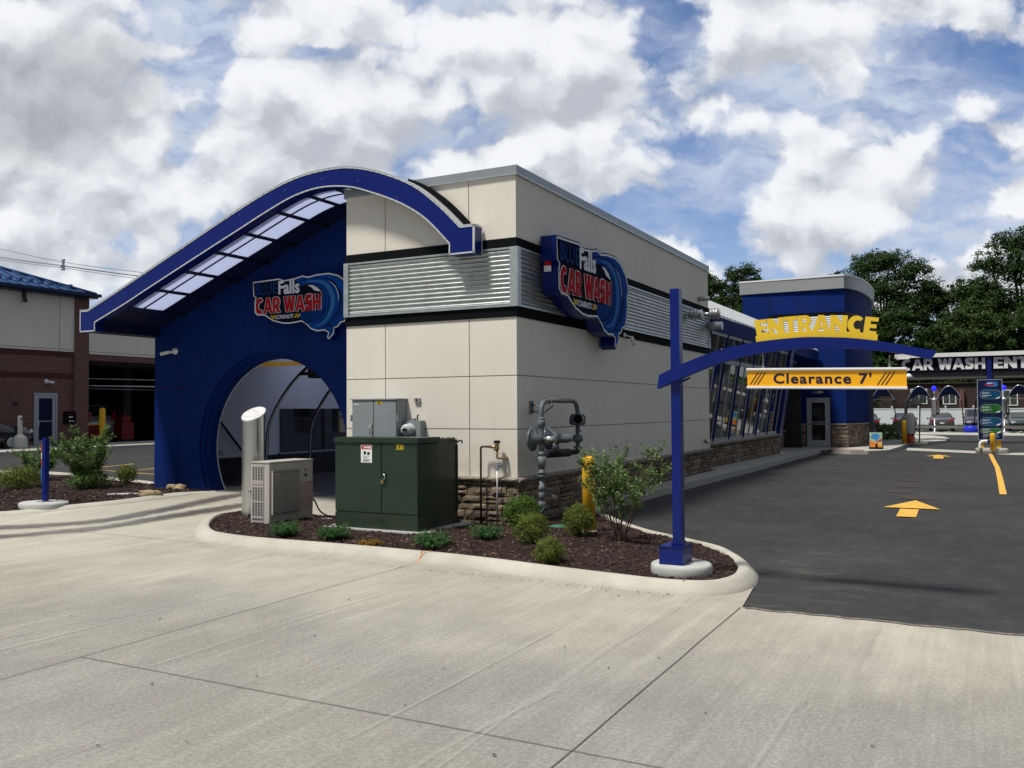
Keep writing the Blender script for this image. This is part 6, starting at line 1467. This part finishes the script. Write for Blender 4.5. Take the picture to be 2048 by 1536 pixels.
# ================================================================== cars
def car(label, x, y, rz, col, kind='sedan', rear=True, z=None, cat='car', group='cars parked by the white fence'):
    """car built around its own origin, nose towards +y"""
    t = thing('parked_'+('suv' if kind == 'suv' else 'car'), label, cat, (0, 0, 0), group)
    Hh, belt, cl = (1.72, 1.02, .20) if kind == 'suv' else (1.44, .92, .17); w_ = .92 if kind == 'suv' else .90
    if kind == 'suv': stn = [(-2.25, .45, .98, .80), (-2.2, .36, 1.02, .88), (-2.12, .3, 1.08, .9), (-1.95, .28, Hh-.06, .92), (-1.2, .25, Hh, .92), (.2, .25, Hh-.03, .92), (.95, .25, 1.12, .92), (1.9, .28, .98, .9), (2.2, .32, .80, .84), (2.3, .4, .6, .72)]
    else: stn = [(-2.32, .45, .85, .76), (-2.27, .34, .96, .86), (-2.1, .28, .99, .89), (-1.65, .25, 1.02, .9), (-1.0, .22, Hh-.04, .9), (-.3, .22, Hh, .9), (.35, .22, Hh-.04, .9), (1.15, .24, .98, .9), (2.0, .27, .86, .88), (2.25, .32, .72, .80), (2.34, .42, .58, .66)]
    v = []; m = 12
    for (yy, zb, zt, hw) in stn:
        bl = min(belt, zt-.02); rw = hw*(.74 if zt > belt+.15 else .9)
        ringp = [(hw*.92, zb), (hw, zb+.16), (hw, (zb+bl)/2+.05), (hw*.975, bl), (rw, zt-.05), (rw*.8, zt)]
        v += [(a, yy, c) for a, c in ringp]+[(-a, yy, c) for a, c in ringp[::-1]]
    f = [(i*m+j, i*m+(j+1) % m, (i+1)*m+(j+1) % m, (i+1)*m+j) for i in range(len(stn)-1) for j in range(m)]
    f += [tuple(range(m-1, -1, -1)), tuple((len(stn)-1)*m+j for j in range(m))]
    mb = MB().mat(col); mb.sm = True; mb.add(v, [q[::-1] for q in f]); mb.sm = False; mb.build('body', t)
    # glass: side bands, windscreen and back light as slightly proud panels
    mb = MB().mat(GLASSD); S_ = [s_ for s_ in stn]
    i0 = 3; top_i = [i for i, s_ in enumerate(stn) if s_[2] > belt+.3]
    a, c = top_i[0], top_i[-1]
    def pt(i, u, side):
        yy, zb, zt, hw = stn[i]; bl = min(belt, zt-.02); rw = hw*(.74 if zt > belt+.15 else .9)
        return (side*((hw*.975)*(1-u)+rw*u+.012), yy, bl*(1-u)+(zt-.05)*u)
    for side in (-1, 1):
        for i in range(a, c): 
            p = [pt(i, .12, side), pt(i+1, .12, side), pt(i+1, .9, side), pt(i, .9, side)]; mb.add(p, [(0, 1, 2, 3)])
    def scr(i, j, k):
        (y0, _, z0, h0), (y1, _, z1, h1) = stn[i], stn[j]; w0, w1 = h0*.80, h1*.66; n_ = .02*k
        mb.add([(-w0, y0+(y1-y0)*.14+n_, z0+(z1-z0)*.14+.022), (w0, y0+(y1-y0)*.14+n_, z0+(z1-z0)*.14+.022), (w1, y0+(y1-y0)*.9+n_, z0+(z1-z0)*.9+.022), (-w1, y0+(y1-y0)*.9+n_, z0+(z1-z0)*.9+.022)], [(0, 1, 2, 3)])
    scr(a-1, a, -1); scr(c+1, c, 1); mb.build('windows', t)
    lt = M('tail_light_red', (.35, .01, .01), .2, coat=.5); wt = M('head_light_glass', (.6, .62, .65), .1, coat=.5)
    for side in (-1, 1):
        mb = MB().mat(lt)
        if kind == 'suv': mb.box(side*.68, side*.86, -2.26, -2.14, .95, 1.35)
        else: mb.box(side*.46, side*.84, -2.33, -2.2, .73, .90)
        mb.build('tail_light', t, bevel=.02); mb = MB().mat(wt); mb.box(side*.50, side*.82, 2.08, 2.28, .62, .77); mb.build('headlight', t, bevel=.03)
        mb = MB().mat(RUB); mb.box(side*.90, side*1.05, .62, .72, belt-.02, belt+.11); mb.build('mirror', t, bevel=.03)
        for yw in (-1.42, 1.40):
            mb = MB().mat(RUB); r_ = .34 if kind == 'suv' else .315
            mb.lathe([(r_*.9, -.11), (r_, -.08), (r_, .08), (r_*.9, .11)], (side*.80, yw, r_), 20, 'x'); wh = mb.build('wheel', t)
            mb = MB().mat(ALU); mb.lathe([(r_*.62, .111*1), (r_*.58, .118), (.05, .10), (.0, .12)] if side > 0 else [(.0, -.12), (.05, -.10), (r_*.58, -.118), (r_*.62, -.111)], (side*.80, yw, r_), 16, 'x'); mb.build('rim', wh)
    mb = MB().mat(BLACK); mb.box(-.78, .78, -2.345, -2.25, .30, .44); mb.box(-.74, .74, 2.2, 2.352, .30, .46); mb.box(-.4, .4, 2.28, 2.33, .50, .62); mb.build('bumper', t, bevel=.02)
    mb = MB().mat(WHITE); mb.box(-.16, .16, -2.362, -2.348, .58 if kind != 'suv' else .62, .68 if kind != 'suv' else .72); mb.build('number_plate', t)
    t.location = (x, y, G(x, y)-.0 if z is None else z); t.rotation_euler = (0, 0, rz); return t
CDK = M('car_paint_black', (.012, .012, .014), .25, coat=.8); CGR = M('car_paint_grey', (.10, .105, .11), .28, .4, coat=.7); CSI = M('car_paint_silver', (.34, .36, .38), .3, .6, coat=.6); CPU = M('car_paint_plum', (.045, .04, .06), .28, .3, coat=.7); CGN = M('car_paint_dark_green', (.03, .045, .04), .3, coat=.6)
car('grey green sedan with red tail lights behind the nearer vacuum post', 3.55, 68.5, .06, CGR)
car('black sedan behind the pay station and yellow post', .8, 68.5, .08, CDK)
car('plum grey suv facing the camera beside the blue barrel', 6.1, 69.3, PI+.05, CPU, 'suv')
car('dark sedan facing the camera at the right edge of the picture', 9.1, 69.3, PI+.08, CGN)
car('dark sedan half hidden behind the blue tower corner', -1.7, 64.5, .12, CDK)
car('black sedan nose cut off at the left edge before the brick shop', -25.3, 6.6, .02, CDK, z=G(-25, 6)+.0, group=None)
car('silver suv parked in the dark garage bay of the brick shop', -31.0, 14.6, PI/2+.2, CSI, 'suv', z=.45, group=None)

# ================================================================== power line far left
t = thing('power_line', 'bundle of thin overhead wires with a small clamp crossing behind the brick shop', 'power line', (-95, 60, 20))
mb = MB().mat(M('wire_dark', (.10, .10, .11), .6))
for zs, dz_ in [((23.6, 20.75, 18.4), 0), ((22.55, 20.3, 17.95), 0), ((22.4, 20.22, 17.9), 0), ((22.15, 20.0, 17.6), 0)]:
    mb.tube([tuple(p) for p in catmull([(-121, 60, zs[0]+2.8), (-108.3, 60, zs[0]), (-95.3, 60, zs[1]), (-81.5, 60, zs[2]), (-60, 60, zs[2]-3.4)], 5)], .03, 4)
mb.build('wires', t); mb = MB().mat(ALU); mb.box(-95.45, -95.15, 59.9, 60.1, 19.9, 20.9); mb.box(-95.7, -94.95, 59.9, 60.1, 20.1, 20.3); mb.box(-95.6, -95.0, 59.9, 60.1, 19.7, 19.9); mb.box(-95.55, -95.0, 59.9, 60.1, 20.9, 21.1); mb.build('line_clamp', t)

# ================================================================== far right: vacuum area
GLB = M('blue_lamp_globe', (.02, .02, .6), .3, emit=(.02, .02, 1.0), es=1.2)
AWN = M('blue_awning_fabric', (.012, .045, .20), .75, var=.1)
def vac(label, x, y, left=True, right=True):
    z = G(x, y)+.1; t = thing('vacuum_station', label, 'vacuum station', (x, y, z), 'car vacuum stations')
    mb = MB().mat(PADC); mb.lathe([(.32, z-.15), (.32, z+.02), (.0, z+.03)], (x, y, 0), 14); mb.mat(STEEL); mb.lathe([(.16, z+.03), (.14, z+.08), (.055, z+.12), (.05, z+1.25)], (x, y, 0), 12); mb.build('stand', t)
    mb = MB().mat(LM); mb.lathe([(.06, z+1.18), (.17, z+1.24), (.20, z+1.30), (.20, z+2.22), (.23, z+2.24), (.23, z+2.38), (.10, z+2.44)], (x, y, 0), 18); mb.mat(EQ); mb.tube([(x+.22, y-.05, z+1.9), (x+.3, y-.1, z+1.5), (x+.2, y-.05, z+1.25)], .06, 8); mb.build('vacuum_canister', t)
    mb = MB().mat(STEEL); mb.lathe([(.045, z+2.44), (.045, z+2.98)], (x, y, 0), 10); mb.build('lamp_stem', t)
    mb = MB().mat(GLB); r_ = .17; mb.lathe([(r_*math.sin(a), z+3.13-r_*math.cos(a)) for a in [PI*k/10 for k in range(11)]], (x, y, 0), 16); mb.build('lamp_globe', t)
    for s_ in ([-1] if left else [])+([1] if right else []):
        x0, x1 = x+s_*.22, x+s_*1.72
        arc_ = [(x0+(x1-x0)*u, z+2.36+(.92*math.sin(PI*min(1, u*1.02))**.8 if 0 < u < 1 else 0)-.0*u) for u in [k/14 for k in range(15)]]
        mb = MB().mat(AWN); v = []
        for (a, c) in arc_: v += [(a, y-.1, c), (a, y+2.2, c-.50*(c-z-2.30)/.9), (a, y+2.2, c-.03-.50*(c-z-2.30)/.9), (a, y-.1, c-.03)]
        mb.sm = True; mb.add(v, [(4*i+j, 4*i+(j+1) % 4, 4*i+4+(j+1) % 4, 4*i+4+j) for i in range(14) for j in range(4)]); mb.build('awning', t)
        mb = MB().mat(STEEL); mb.tube([(a, y-.13, c) for a, c in arc_], .025, 6); mb.tube([(x0, y-.1, z+2.38), (x1, y-.1, z+2.32)], .02, 5); mb.build('awning_hoop', t)
        mb = MB().mat(BLACK); mb.tube([(x1, y-.1, z+2.35), (x1+s_*.18, y-.1, z-.05)], .035, 6); mb.build('awning_pole', t)
    return t
vac('steel vacuum station with blue globe lamp between two blue awnings', 3.45, 58)
vac('steel vacuum station with blue globe lamp just right of the menu board', 7.8, 58.6)
vac('vacuum station half hidden behind the tower with one blue awning showing', -.9, 58, left=False)
t = thing('guard_rail', 'long low grey rail in front of the parked cars', 'rail', (6, 57.6, 0)); mb = MB().mat(M('rail_paint', (.16, .155, .155), .5)); mb.box(1.2, 20, 57.2, 57.3, .30, .50); mb.build('rail_beam', t)
for x in (1.4, 7.2, 13): mb = MB().mat(ALU); mb.box(x, x+.08, 57.301, 57.38, -.1, .48); mb.build('rail_post', t)
for i, (x, lab) in enumerate([(5.72, 'round bright blue barrel under the grey rail left of the menu board'), (.95, 'round bright blue barrel beside the pay station')]):
    t = thing('blue_barrel', lab, 'barrel', (x, 56.9, 0), 'bright blue barrels'); mb = MB().mat(M('bright_blue_plastic', (.02, .035, .48), .35)); z = G(x, 56.9); mb.lathe([(.28, z+.02), (.40, z+.10), (.44, z+.28), (.42, z+.45), (.34, z+.58), (.0, z+.61)], (x, 56.9, 0), 20); mb.mat(RUB); mb.lathe([(.30, z-.05), (.30, z+.019)], (x, 56.9, 0), 14); mb.build('barrel_body', t)
# white fence
t = thing('vinyl_fence', 'long white panel fence behind the parked cars', 'fence', (4, 84, 0))
VF = M('white_vinyl', (.66, .69, .74), .45); x = -8.5
while x < 22:
    z = G(x, 84); mb = MB().mat(VF); mb.box(x+.07, x+2.33, 83.95, 84.0, z+.08, z+1.66); mb.box(x+.07, x+2.33, 83.92, 84.03, z+1.6601, z+1.76); mb.box(x+.07, x+2.33, 83.92, 84.03, z, z+.0799)
    for k in range(14): mb.box(x+.15+k*.155, x+.156+k*.155, 83.945, 83.95, z+.1, z+1.65)
    mb.build('fence_panel', t); mb = MB().mat(VF); mb.box(x-.065, x+.065, 83.91, 84.04, z-.1, z+1.84); mb.box(x-.085, x+.085, 83.89, 84.06, z+1.8401, z+1.87); mb.lathe([(.06, z+1.87), (.09, z+1.94), (.06, z+2.0), (.0, z+2.02)], (x, 83.975, 0), 10); mb.build('fence_post', t); x += 2.4
# apartment house behind
t = thing('apartment_house', 'long brown sided apartment house behind the white fence', 'building', (4, 100, 0))
mb = MB().mat(BSIDE); mb.box(-14, 24, 99, 108, -.3, 4.42); mb.build('wall', t); mb = MB().mat(M('dark_roof_edge', (.04, .035, .03), .8)); mb.box(-14.2, 24.2, 98.8, 108.2, 4.4201, 4.58); mb.build('roof_edge', t)
for (x0, x1, z0, z1) in [(-.45, 1.27, 2.15, 3.88), (2.85, 4.2, 2.1, 3.72), (8.7, 10.2, 1.9, 3.65), (-6, -4.4, 2.1, 3.8), (14, 15.6, 1.9, 3.65)]:
    mb = MB().mat(WHITE); w_ = .09; mb.box(x0, x1, 98.93, 98.999, z0, z0+w_); mb.box(x0, x1, 98.93, 98.999, z1-w_, z1); mb.box(x0, x0+w_, 98.93, 98.999, z0+w_, z1-w_); mb.box(x1-w_, x1, 98.93, 98.999, z0+w_, z1-w_); mb.box((x0+x1)/2-.03, (x0+x1)/2+.03, 98.94, 98.998, z0+w_, z1-w_)
    fr = mb.build('window', t); mb = MB().mat(M('window_dull_glass', (.05, .06, .055), .1)); mb.box(x0+w_, x1-w_, 98.96, 98.99, z0+w_, z1-w_); mb.build('pane', fr)
    if x0 < 1: mb = MB().mat(EQ); [mb.box(x0+.1+.14*k, x0+.12+.14*k, 98.85, 98.87, z0+.05, z0+.75) for k in range(11)]; mb.box(x0, x1, 98.84, 98.88, z0+.75, z0+.80); mb.build('balcony_rail', t)
mb = MB().mat(BRICK); mb.box(2.0, 2.5, 98.5, 98.99, -.2, 3.7); mb.box(4.5, 5.0, 98.5, 98.99, -.2, 3.7); mb.mat(DARKI); mb.box(2.5, 4.5, 98.6, 98.9, -.2, 2.0); mb.build('entry_pier', t)

# CAR WASH ENTRANCE gantry
t = thing('entrance_gantry', 'wide dark gantry reading CAR WASH ENTRANCE in white letters beyond the tower', 'sign', (8, 38, 0))
mb = MB().mat(WHITE); mb.box(2.40, 15.6, 37.4, 39.6, 4.30, 4.50); mb.box(2.5, 3.1, 37.39, 38.2, 4.24, 4.2999); mb.build('roof_edge', t)
mb = MB().mat(M('gantry_navy', (.004, .006, .018), .6, spec=.08)); mb.box(2.62, 15.4, 37.6, 37.7, 3.56, 4.2999); mb.build('sign_panel', t)
mb = MB().mat(M('gantry_soffit', (.10, .105, .10), .6)); mb.box(2.9, 15.4, 37.71, 39.4, 3.22, 3.60); mb.build('soffit_beam', t)
mb = MB().mat(BLUEG); mb.box(6.55, 6.75, 37.5, 37.5999, .0, 4.24); mb.box(6.52, 6.78, 37.72, 38.0, 0, 3.2199); mb.mat(WALK); mb.box(6.2, 6.5, 38.4, 38.8, 0, 3.2199); mb.build('column', t)
mb = MB().mat(BLUEG); mb.box(14.2, 14.5, 37.8, 38.1, 0, 3.2199); mb.build('column', t)
mb = MB().mat(WHITE)
PG_ = lambda a, c, d: (a, 37.598-d, c)
add_glyphs(mb, 'CAR WASH', PG_, 2.72, 6.48, 3.665, 4.225, 0, .03, GW, .06); mb.build('lettering', t); mb = MB().mat(WHITE); add_glyphs(mb, 'ENTRANCE', PG_, 6.84, 11.0, 3.665, 4.225, 0, .03, GW, .06); mb.build('lettering', t)
mb = MB().mat(WHITE); mb.lathe([(.28, 3.30), (.05, 3.50)], (3.05, 37.2, 0), 12); mb.build('floodlight', t)
# menu board
t = thing('menu_board', 'tall dark menu board with blue and green price panels on yellow posts', 'menu board', (6.5, 27.3, 0)); Y = 27.3
mb = MB().mat(WALK); mb.lathe([(.56, .0), (.56, .17), (.53, .20), (.0, .21)], (6.53, Y, 0), 28, 'z', 1, .8); mb.build('concrete_footing', t)
for x in (6.2, 6.78): mb = MB().mat(YEL); mb.box(x-.07, x+.07, Y+.05, Y+.19, .2, .62); mb.build('leg', t)
mb = MB().mat(ALU); mb.box(6.07, 6.93, Y-.06, Y+.10, .52, 2.86); mb.build('frame', t)
mb = MB().mat(M('menu_navy_face', (.006, .010, .05), .25)); mb.box(6.095, 6.905, Y-.066, Y-.0601, .545, 2.835); mb.build('face', t)
MB_ = M('menu_blue_pill', (.008, .07, .16), .3, var=.3, vs=3); MG_ = M('menu_green_pill', (.02, .11, .02), .3, var=.3, vs=3)
def pill(mb, xc, zc, w_, h, y0, y1, slant=0):
    P = [(xc+(w_/2-h/2)*(1 if k < 9 else -1)+h/2*math.cos(a), zc+h/2*math.sin(a)) for k, a in enumerate([-PI/2+PI*j/8 for j in range(9)]+[PI/2+PI*j/8 for j in range(9)])]
    mb.prism(P, y0, y1, XZ)
def scr_(mb, x0, x1, z, h): 
    q = x0
    while q < x1: l = random.uniform(.02, .06); mb.box(q, min(q+l, x1), Y-.0785, Y-.0775, z, z+h); q += l+.012
for zc, h, mm in [(2.27, .36, MB_), (1.72, .34, MG_), (1.22, .32, MB_), (.86, .20, MG_)]:
    mb = MB().mat(M('menu_pill_rim', (.22, .26, .30), .6)); pill(mb, 6.53, zc, .74, h, Y-.070, Y-.0661); mb.mat(mm); pill(mb, 6.53, zc, .71, h-.03, Y-.074, Y-.0701); mb.mat(LW); mb.prism([(6.68, zc-h/2+.02), (6.80, zc-h/2+.02), (6.87, zc-h/2+.10), (6.78, zc-h/2+.08)], Y-.0775, Y-.0741, XZ)
    scr_(mb, 6.24, 6.50, zc+.06, .018); scr_(mb, 6.24, 6.45, zc+.03, .014); scr_(mb, 6.24, 6.56, zc-.04, .018); scr_(mb, 6.24, 6.42, zc-.075, .014)
    mb.mat(mm); 
    for k in range(9): mb.lathe([(.012+.008*random.random(), 0), (.01, .003)], (6.25+.06*k, Y-.07, zc+h/2+.03+.03*random.random()), 7, 'y')
    mb.build('price_panel', t)
mb = MB().mat(LB3); pill(mb, 6.58, 2.67, .42, .19, Y-.072, Y-.0661); mb.mat(RED); mb.box(6.33, 6.66, Y-.076, Y-.0721, 2.63, 2.68); mb.mat(LW); mb.box(6.42, 6.6, Y-.076, Y-.0721, 2.69, 2.72); mb.build('wave_emblem', t)
mb = MB().mat(LW); scr_(mb, 6.24, 6.76, .69, .025); scr_(mb, 6.24, 6.40, .62, .018); mb.mat(LB3); mb.box(6.5, 6.80, Y-.07, Y-.0661, .61, .65); mb.build('footer_text', t)
bollard('bollard', 'yellow bollard standing in front of the menu board', 6.56, 26.75, .18, .62, .095)
t = thing('drain_elbow', 'white curved pipe beside the yellow bollard of the menu board', 'pipe', (6.2, 27, .2)); mb = MB().mat(WHITE); mb.tube(catmull([(6.13, 26.9, .19), (6.13, 26.9, .36), (6.2, 26.9, .46), (6.38, 26.95, .48)], 4), .055, 10); mb.build('pipe_body', t)
# pay station and island things
t = thing('pay_station', 'grey sloped pay station cabinet behind a yellow bollard', 'pay station', (3.1, 33.4, .1)); mb = MB().mat(M('kiosk_grey', (.17, .185, .20), .45)); mb.prism([(2.70, .55), (3.50, .55), (3.52, 1.15), (3.36, 1.42), (3.15, 1.52), (3.0, 1.40), (2.86, 1.0)], 33.3, 33.9, XZ); mb.mat(M('kiosk_red', (.35, .05, .02), .5)); mb.box(3.1, 3.46, 33.35, 33.85, .12, .5499); mb.build('cabinet', t, bevel=.02)
bollard('bollard', 'weathered yellow bollard right in front of the grey pay station', 3.07, 33.0, .12, 1.08, .11)
t = thing('gate_canopy', 'small dark canopy on thin posts behind the pay station', 'canopy', (3.2, 34.5, .1)); mb = MB().mat(EQ); mb.box(3.2, 3.72, 34.3, 35.0, 1.92, 2.12); mb.tube([(3.62, 34.6, .1), (3.68, 34.6, 1.92)], .03, 6); mb.tube([(3.05, 34.6, .1), (3.05, 34.6, 2.2)], .06, 8); mb.build('canopy_body', t)
t = thing('lane_camera_post', 'tall dark post with a pale arm at the blue tower corner', 'post', (1.85, 31.4, .1)); mb = MB().mat(M('post_dark', (.06, .065, .07), .5)); mb.box(1.78, 1.92, 31.3, 31.44, .1, 2.95); mb.box(1.62, 1.70, 31.5, 31.58, .1, 2.0); mb.mat(ALU); mb.box(1.55, 2.0, 31.2, 31.5, 2.62, 2.72); mb.build('post_body', t)
t = thing('poster_stand', 'small dark stand with a bright blue and orange poster beside the tower', 'poster stand', (2.45, 26.7, .12)); mb = MB().mat(BLACK); mb.box(2.18, 2.70, 26.60, 26.72, .13, .84); mb.build('frame', t)
PB = M('poster_blue', (.05, .25, .55), .5); PO = M('poster_orange', (.70, .22, .04), .5); PG = M('poster_pale_green', (.35, .48, .35), .5)
mb = MB().mat(PG); mb.box(2.205, 2.675, 26.59, 26.5999, .20, .80); mb.mat(PO); mb.prism([(2.21, .21), (2.67, .21), (2.67, .36), (2.56, .34), (2.50, .44), (2.38, .40), (2.28, .47), (2.21, .40)], 26.586, 26.5899, XZ); mb.mat(PB); mb.prism([(2.24, .62), (2.32, .72), (2.44, .76), (2.56, .72), (2.58, .62), (2.50, .52), (2.44, .44), (2.38, .54), (2.28, .56)], 26.583, 26.5859, XZ)
mb.mat(M('poster_red', (.45, .03, .04), .5)); mb.prism([(2.48, .42), (2.66, .46), (2.66, .56), (2.58, .52)], 26.58, 26.5829, XZ); mb.mat(YLET); mb.box(2.52, 2.66, 26.58, 26.585, .27, .33); mb.mat(BLACK); mb.box(2.42, 2.50, 26.58, 26.585, .20, .34); mb.build('poster', t)
ball('dark green bush beside the pay station', 2.35, 39.5, .55, .9, LEAF_H, 1500, .10, 41, hf=lambda x, y: .1, group='bushes on the far island', name='far_bush')
ball('dark green bush right behind the poster stand', 1.95, 37.5, .5, .9, LEAF_H, 1500, .10, 42, hf=lambda x, y: .1, group='bushes on the far island', name='far_bush')
t = thing('street_lamp', 'far lamp head seen above the gantry at the right edge', 'street lamp', (17, 80, 0)); mb = MB().mat(ALU); mb.tube([(17.5, 80, 0), (17.5, 80, 8.0)], .09, 8); mb.tube([(17.5, 80, 8.0), (15.6, 80, 8.15)], .05, 6); mb.build('pole', t); mb = MB().mat(WHITE); mb.lathe([(.0, 0), (.18, .2), (.22, .6), (.0, .9)], (14.9, 80, 8.15), 10, 'x', 1, .5); mb.build('lamp_head', t)

# ================================================================== trees
def tree(label, x, y, h, lobes, mat, n, sz, seed, trunk_r=.35, name='broadleaf_tree', fork=.3, group='trees behind the car wash', spread=.11):
    """lobes (dx,dy,z,rx,rz): leaf clumps around limbs, sky gaps left between them"""
    rs = np.random.RandomState(seed); rd = random.Random(seed); t = thing(name, label, 'tree', (x, y, -.1), group)
    mb = MB().mat(BARK); zb = h*fork; mb.tube([(x, y, -.3), (x+.1, y, zb*.6), (x, y, zb)], [trunk_r*1.25, trunk_r, trunk_r*.8], 10)
    Ps, Ns = [], []; tot = sum(l[3]**2*l[4] for l in lobes)
    for (dx, dy, z, rx, rz) in lobes:
        c = np.array([x+dx, y+dy, z]); mid = ((x+c[0])/2, (y+c[1])/2, (zb+z)/2+.1*h*rd.random()-.05*h); mb.tube([(x, y, zb*.9), mid, tuple(c)], [trunk_r*.55, trunk_r*.3, trunk_r*.1], 6)
        m_ = int(n*(rx**2*rz/tot)**.8/len(lobes)**.2)+50; ncl = max(8, m_//60)
        d = rs.normal(size=(ncl, 3)); d /= np.linalg.norm(d, axis=1)[:, None]; rad = rs.uniform(.05, 1.0, ncl)**.6
        cc_ = c+d*rad[:, None]*np.array([rx, rx*.9, rz]); 
        for q in cc_[:max(5, ncl//5)]: mb.tube([tuple(c), tuple((c+q)/2+rs.normal(size=3)*.2), tuple(q)], [trunk_r*.12, .05, .02], 4)
        cs_ = rs.uniform(.5, 1.2, ncl)*rx*spread*2.3
        for q, s_, dd in zip(cc_, cs_, d):
            k = int(60*rs.uniform(.6, 1.4)); g_ = rs.normal(size=(k, 3))*s_*np.array([.62, .62, .40]); Ps.append(q+g_); Ns.append(dd*.5+np.array([0, 0, .6])+rs.normal(size=(k, 3))*.6)
    P = np.concatenate(Ps); N_ = np.concatenate(Ns); N_ /= np.linalg.norm(N_, axis=1)[:, None]
    leafmesh('crown', quads(P, N_, sz, .62, rs), mat, t, (x, y, -.1)); mb.build('trunk', t); return t
tree('broad dark crowned tree rising just behind the blue tower', -4.3, 110, 22, [(-4.0, 0, 18.0, 2.6, 2.0), (-1.6, 0, 20.2, 2.6, 1.9), (1.0, 0, 20.6, 2.5, 1.7), (3.4, 0, 19.0, 2.6, 2.0), (5.2, 1, 16.8, 2.2, 1.8), (-3.2, 0, 15.2, 2.8, 2.0), (.0, -1, 17.2, 3.0, 2.3), (2.8, 0, 15.4, 3.0, 2.2), (-5.6, 0, 17.4, 1.5, 1.2), (5.4, 0, 14.2, 1.7, 1.2), (-1, 0, 12.5, 2.6, 2)], LEAF_T, 42000, .27, 51, .5)
tree('tallest dark tree at the right edge behind the gantry', 11.5, 108, 23, [(-1.5, 0, 21.2, 2.6, 1.8), (1.5, 0, 21.8, 3, 1.8), (4.5, 0, 20.5, 3, 2.5), (-3.6, 0, 18.8, 2.3, 1.9), (-.5, 0, 18.2, 3.1, 2.4), (3.5, 0, 17, 3.2, 2.6), (-5.0, 0, 15.8, 2.2, 1.7), (-2.5, 0, 14.8, 3, 2.0), (1.5, 0, 14, 3.2, 2.3), (5, 0, 13.5, 3, 2.5)], LEAF_T, 42000, .27, 52, .5)
tree('slender open tree just right of the cream wall top', -26.4, 108, 22, [(-1.0, 0, 20.0, 1.7, 1.2), (.5, 0, 19.0, 1.7, 1.2), (-.6, 0, 17.4, 2.0, 1.4), (1.7, 0, 18.2, 1.2, .8), (1.5, 0, 16.4, 1.5, 1.0), (.2, 0, 15.4, 2.2, 1.3), (-1.8, 0, 18.4, 1.5, 1.3)], LEAF_T, 19000, .25, 53, .25, fork=.5, spread=.15)
tree('open young tree with gaps left of the blue tower roof', -22.0, 108, 22, [(-.4, 0, 19.7, 1.5, 1.1), (1.4, 0, 20.4, 1.6, .9), (-1.4, 0, 18.0, 1.6, 1.0), (.8, 0, 18.4, 1.7, 1.1), (2.4, 0, 18.9, 1.2, .8), (-.4, 0, 16.4, 2.2, 1.3), (2.4, 0, 17.0, 1.8, 1.1), (-2.6, 0, 15.8, 1.7, 1.0), (1.0, 0, 15.0, 2.4, 1.2)], LEAF_T, 22000, .25, 54, .25, fork=.5, spread=.15)
for i, (x, y, h, lab, mm) in enumerate([(-9.5, 104, 13.5, 'dark understorey tree left behind the blue tower', LEAF_T), (-1.2, 104, 14.5, 'dark understorey tree right behind the ENTRANCE letters end', LEAF_T), (3.6, 104, 15.0, 'dark understorey tree above the start of the gantry', LEAF_T2), (7.4, 103, 13.0, 'greener understorey tree above the middle of the gantry', LEAF_T2),
                                   (12.5, 104, 13.5, 'dark understorey tree above the right end of the gantry', LEAF_T), (-15.5, 106, 14.5, 'dark tree whose top shows over the wing roof', LEAF_T), (17, 104, 14, 'dark understorey tree just outside the right edge', LEAF_T),
 (1.8, 112, 17.5, 'taller dark tree filling the gap beside the tower tree', LEAF_T), (8.6, 113, 18.5, 'dark tree filling behind the tallest tree at right', LEAF_T), (5.6, 112, 18.0, 'dark tree joining the two tall crowns above the gantry start', LEAF_T)]):
    k = h/14; rd = random.Random(i)
    lobes = [(rd.uniform(-2.8, 2.8), rd.uniform(-1, 1), h*q, rd.uniform(2.0, 2.9), rd.uniform(1.4, 2.2)) for q in (.90, .84, .74, .66, .60, .50, .42, .36, .32)]
    tree(lab, x, y, h, lobes, mm, 20000, .30, 60+i, .3, fork=.15)
tree('pale green bushy tree at the left of the fence line', -5.2, 96, 8, [(0, 0, 6, 2.2, 1.6), (1.6, 0, 4.6, 2, 1.5), (-1.5, 0, 4.4, 2, 1.5), (0, 0, 3, 2.4, 1.5)], LEAF_T2, 5000, .35, 71, .2, fork=.1)
# far wood closing the horizon
mb = None; rs = np.random.RandomState(5); Ps = []
def wood(x0, x1, y, hh, n):
    x = rs.uniform(x0, x1, n); z = (rs.uniform(0, 1, n)**.7)*(hh*(.72+.28*np.sin(x*.11+1.3)*np.cos(x*.047)+.12*np.sin(x*.6)))
    return np.stack([x, y+rs.normal(size=n)*3, z], 1)
P = np.concatenate([wood(-60, 60, 128, 13, 16000), wood(-330, -60, 180, 12, 9000), wood(60, 300, 150, 13, 6000)])
side_ = wood(0, 200, 0, 12, 7000); P = np.concatenate([P, np.stack([side_[:, 1]*.8-190, side_[:, 0]-80, side_[:, 2]*.9], 1)])
side_ = wood(0, 170, 0, 16, 8000); P = np.concatenate([P, np.stack([side_[:, 1]*.8+46, side_[:, 0]-60, side_[:, 2]], 1)])
N_ = rs.normal(size=P.shape)+np.array([0, -.3, .6]); N_ /= np.linalg.norm(N_, axis=1)[:, None]
o = leafmesh('far_wood', quads(P, N_, 1.5, .8, rs), LEAF_T, None, (0, 0, 0)); struct(o, 'stuff')
# grass strip in front of the fence
rs = np.random.RandomState(8); n = 6000; P = np.stack([rs.uniform(-6, 18, n), rs.uniform(79, 83.5, n), np.full(n, -.02)+rs.uniform(0, .12, n)], 1); N_ = rs.normal(size=P.shape)*np.array([1, 1, .2]); N_ /= np.linalg.norm(N_, axis=1)[:, None]
struct(leafmesh('grass_tufts', quads(P, N_, .16, .4, rs), GRASSM, None, (0, 0, 0)), 'stuff')
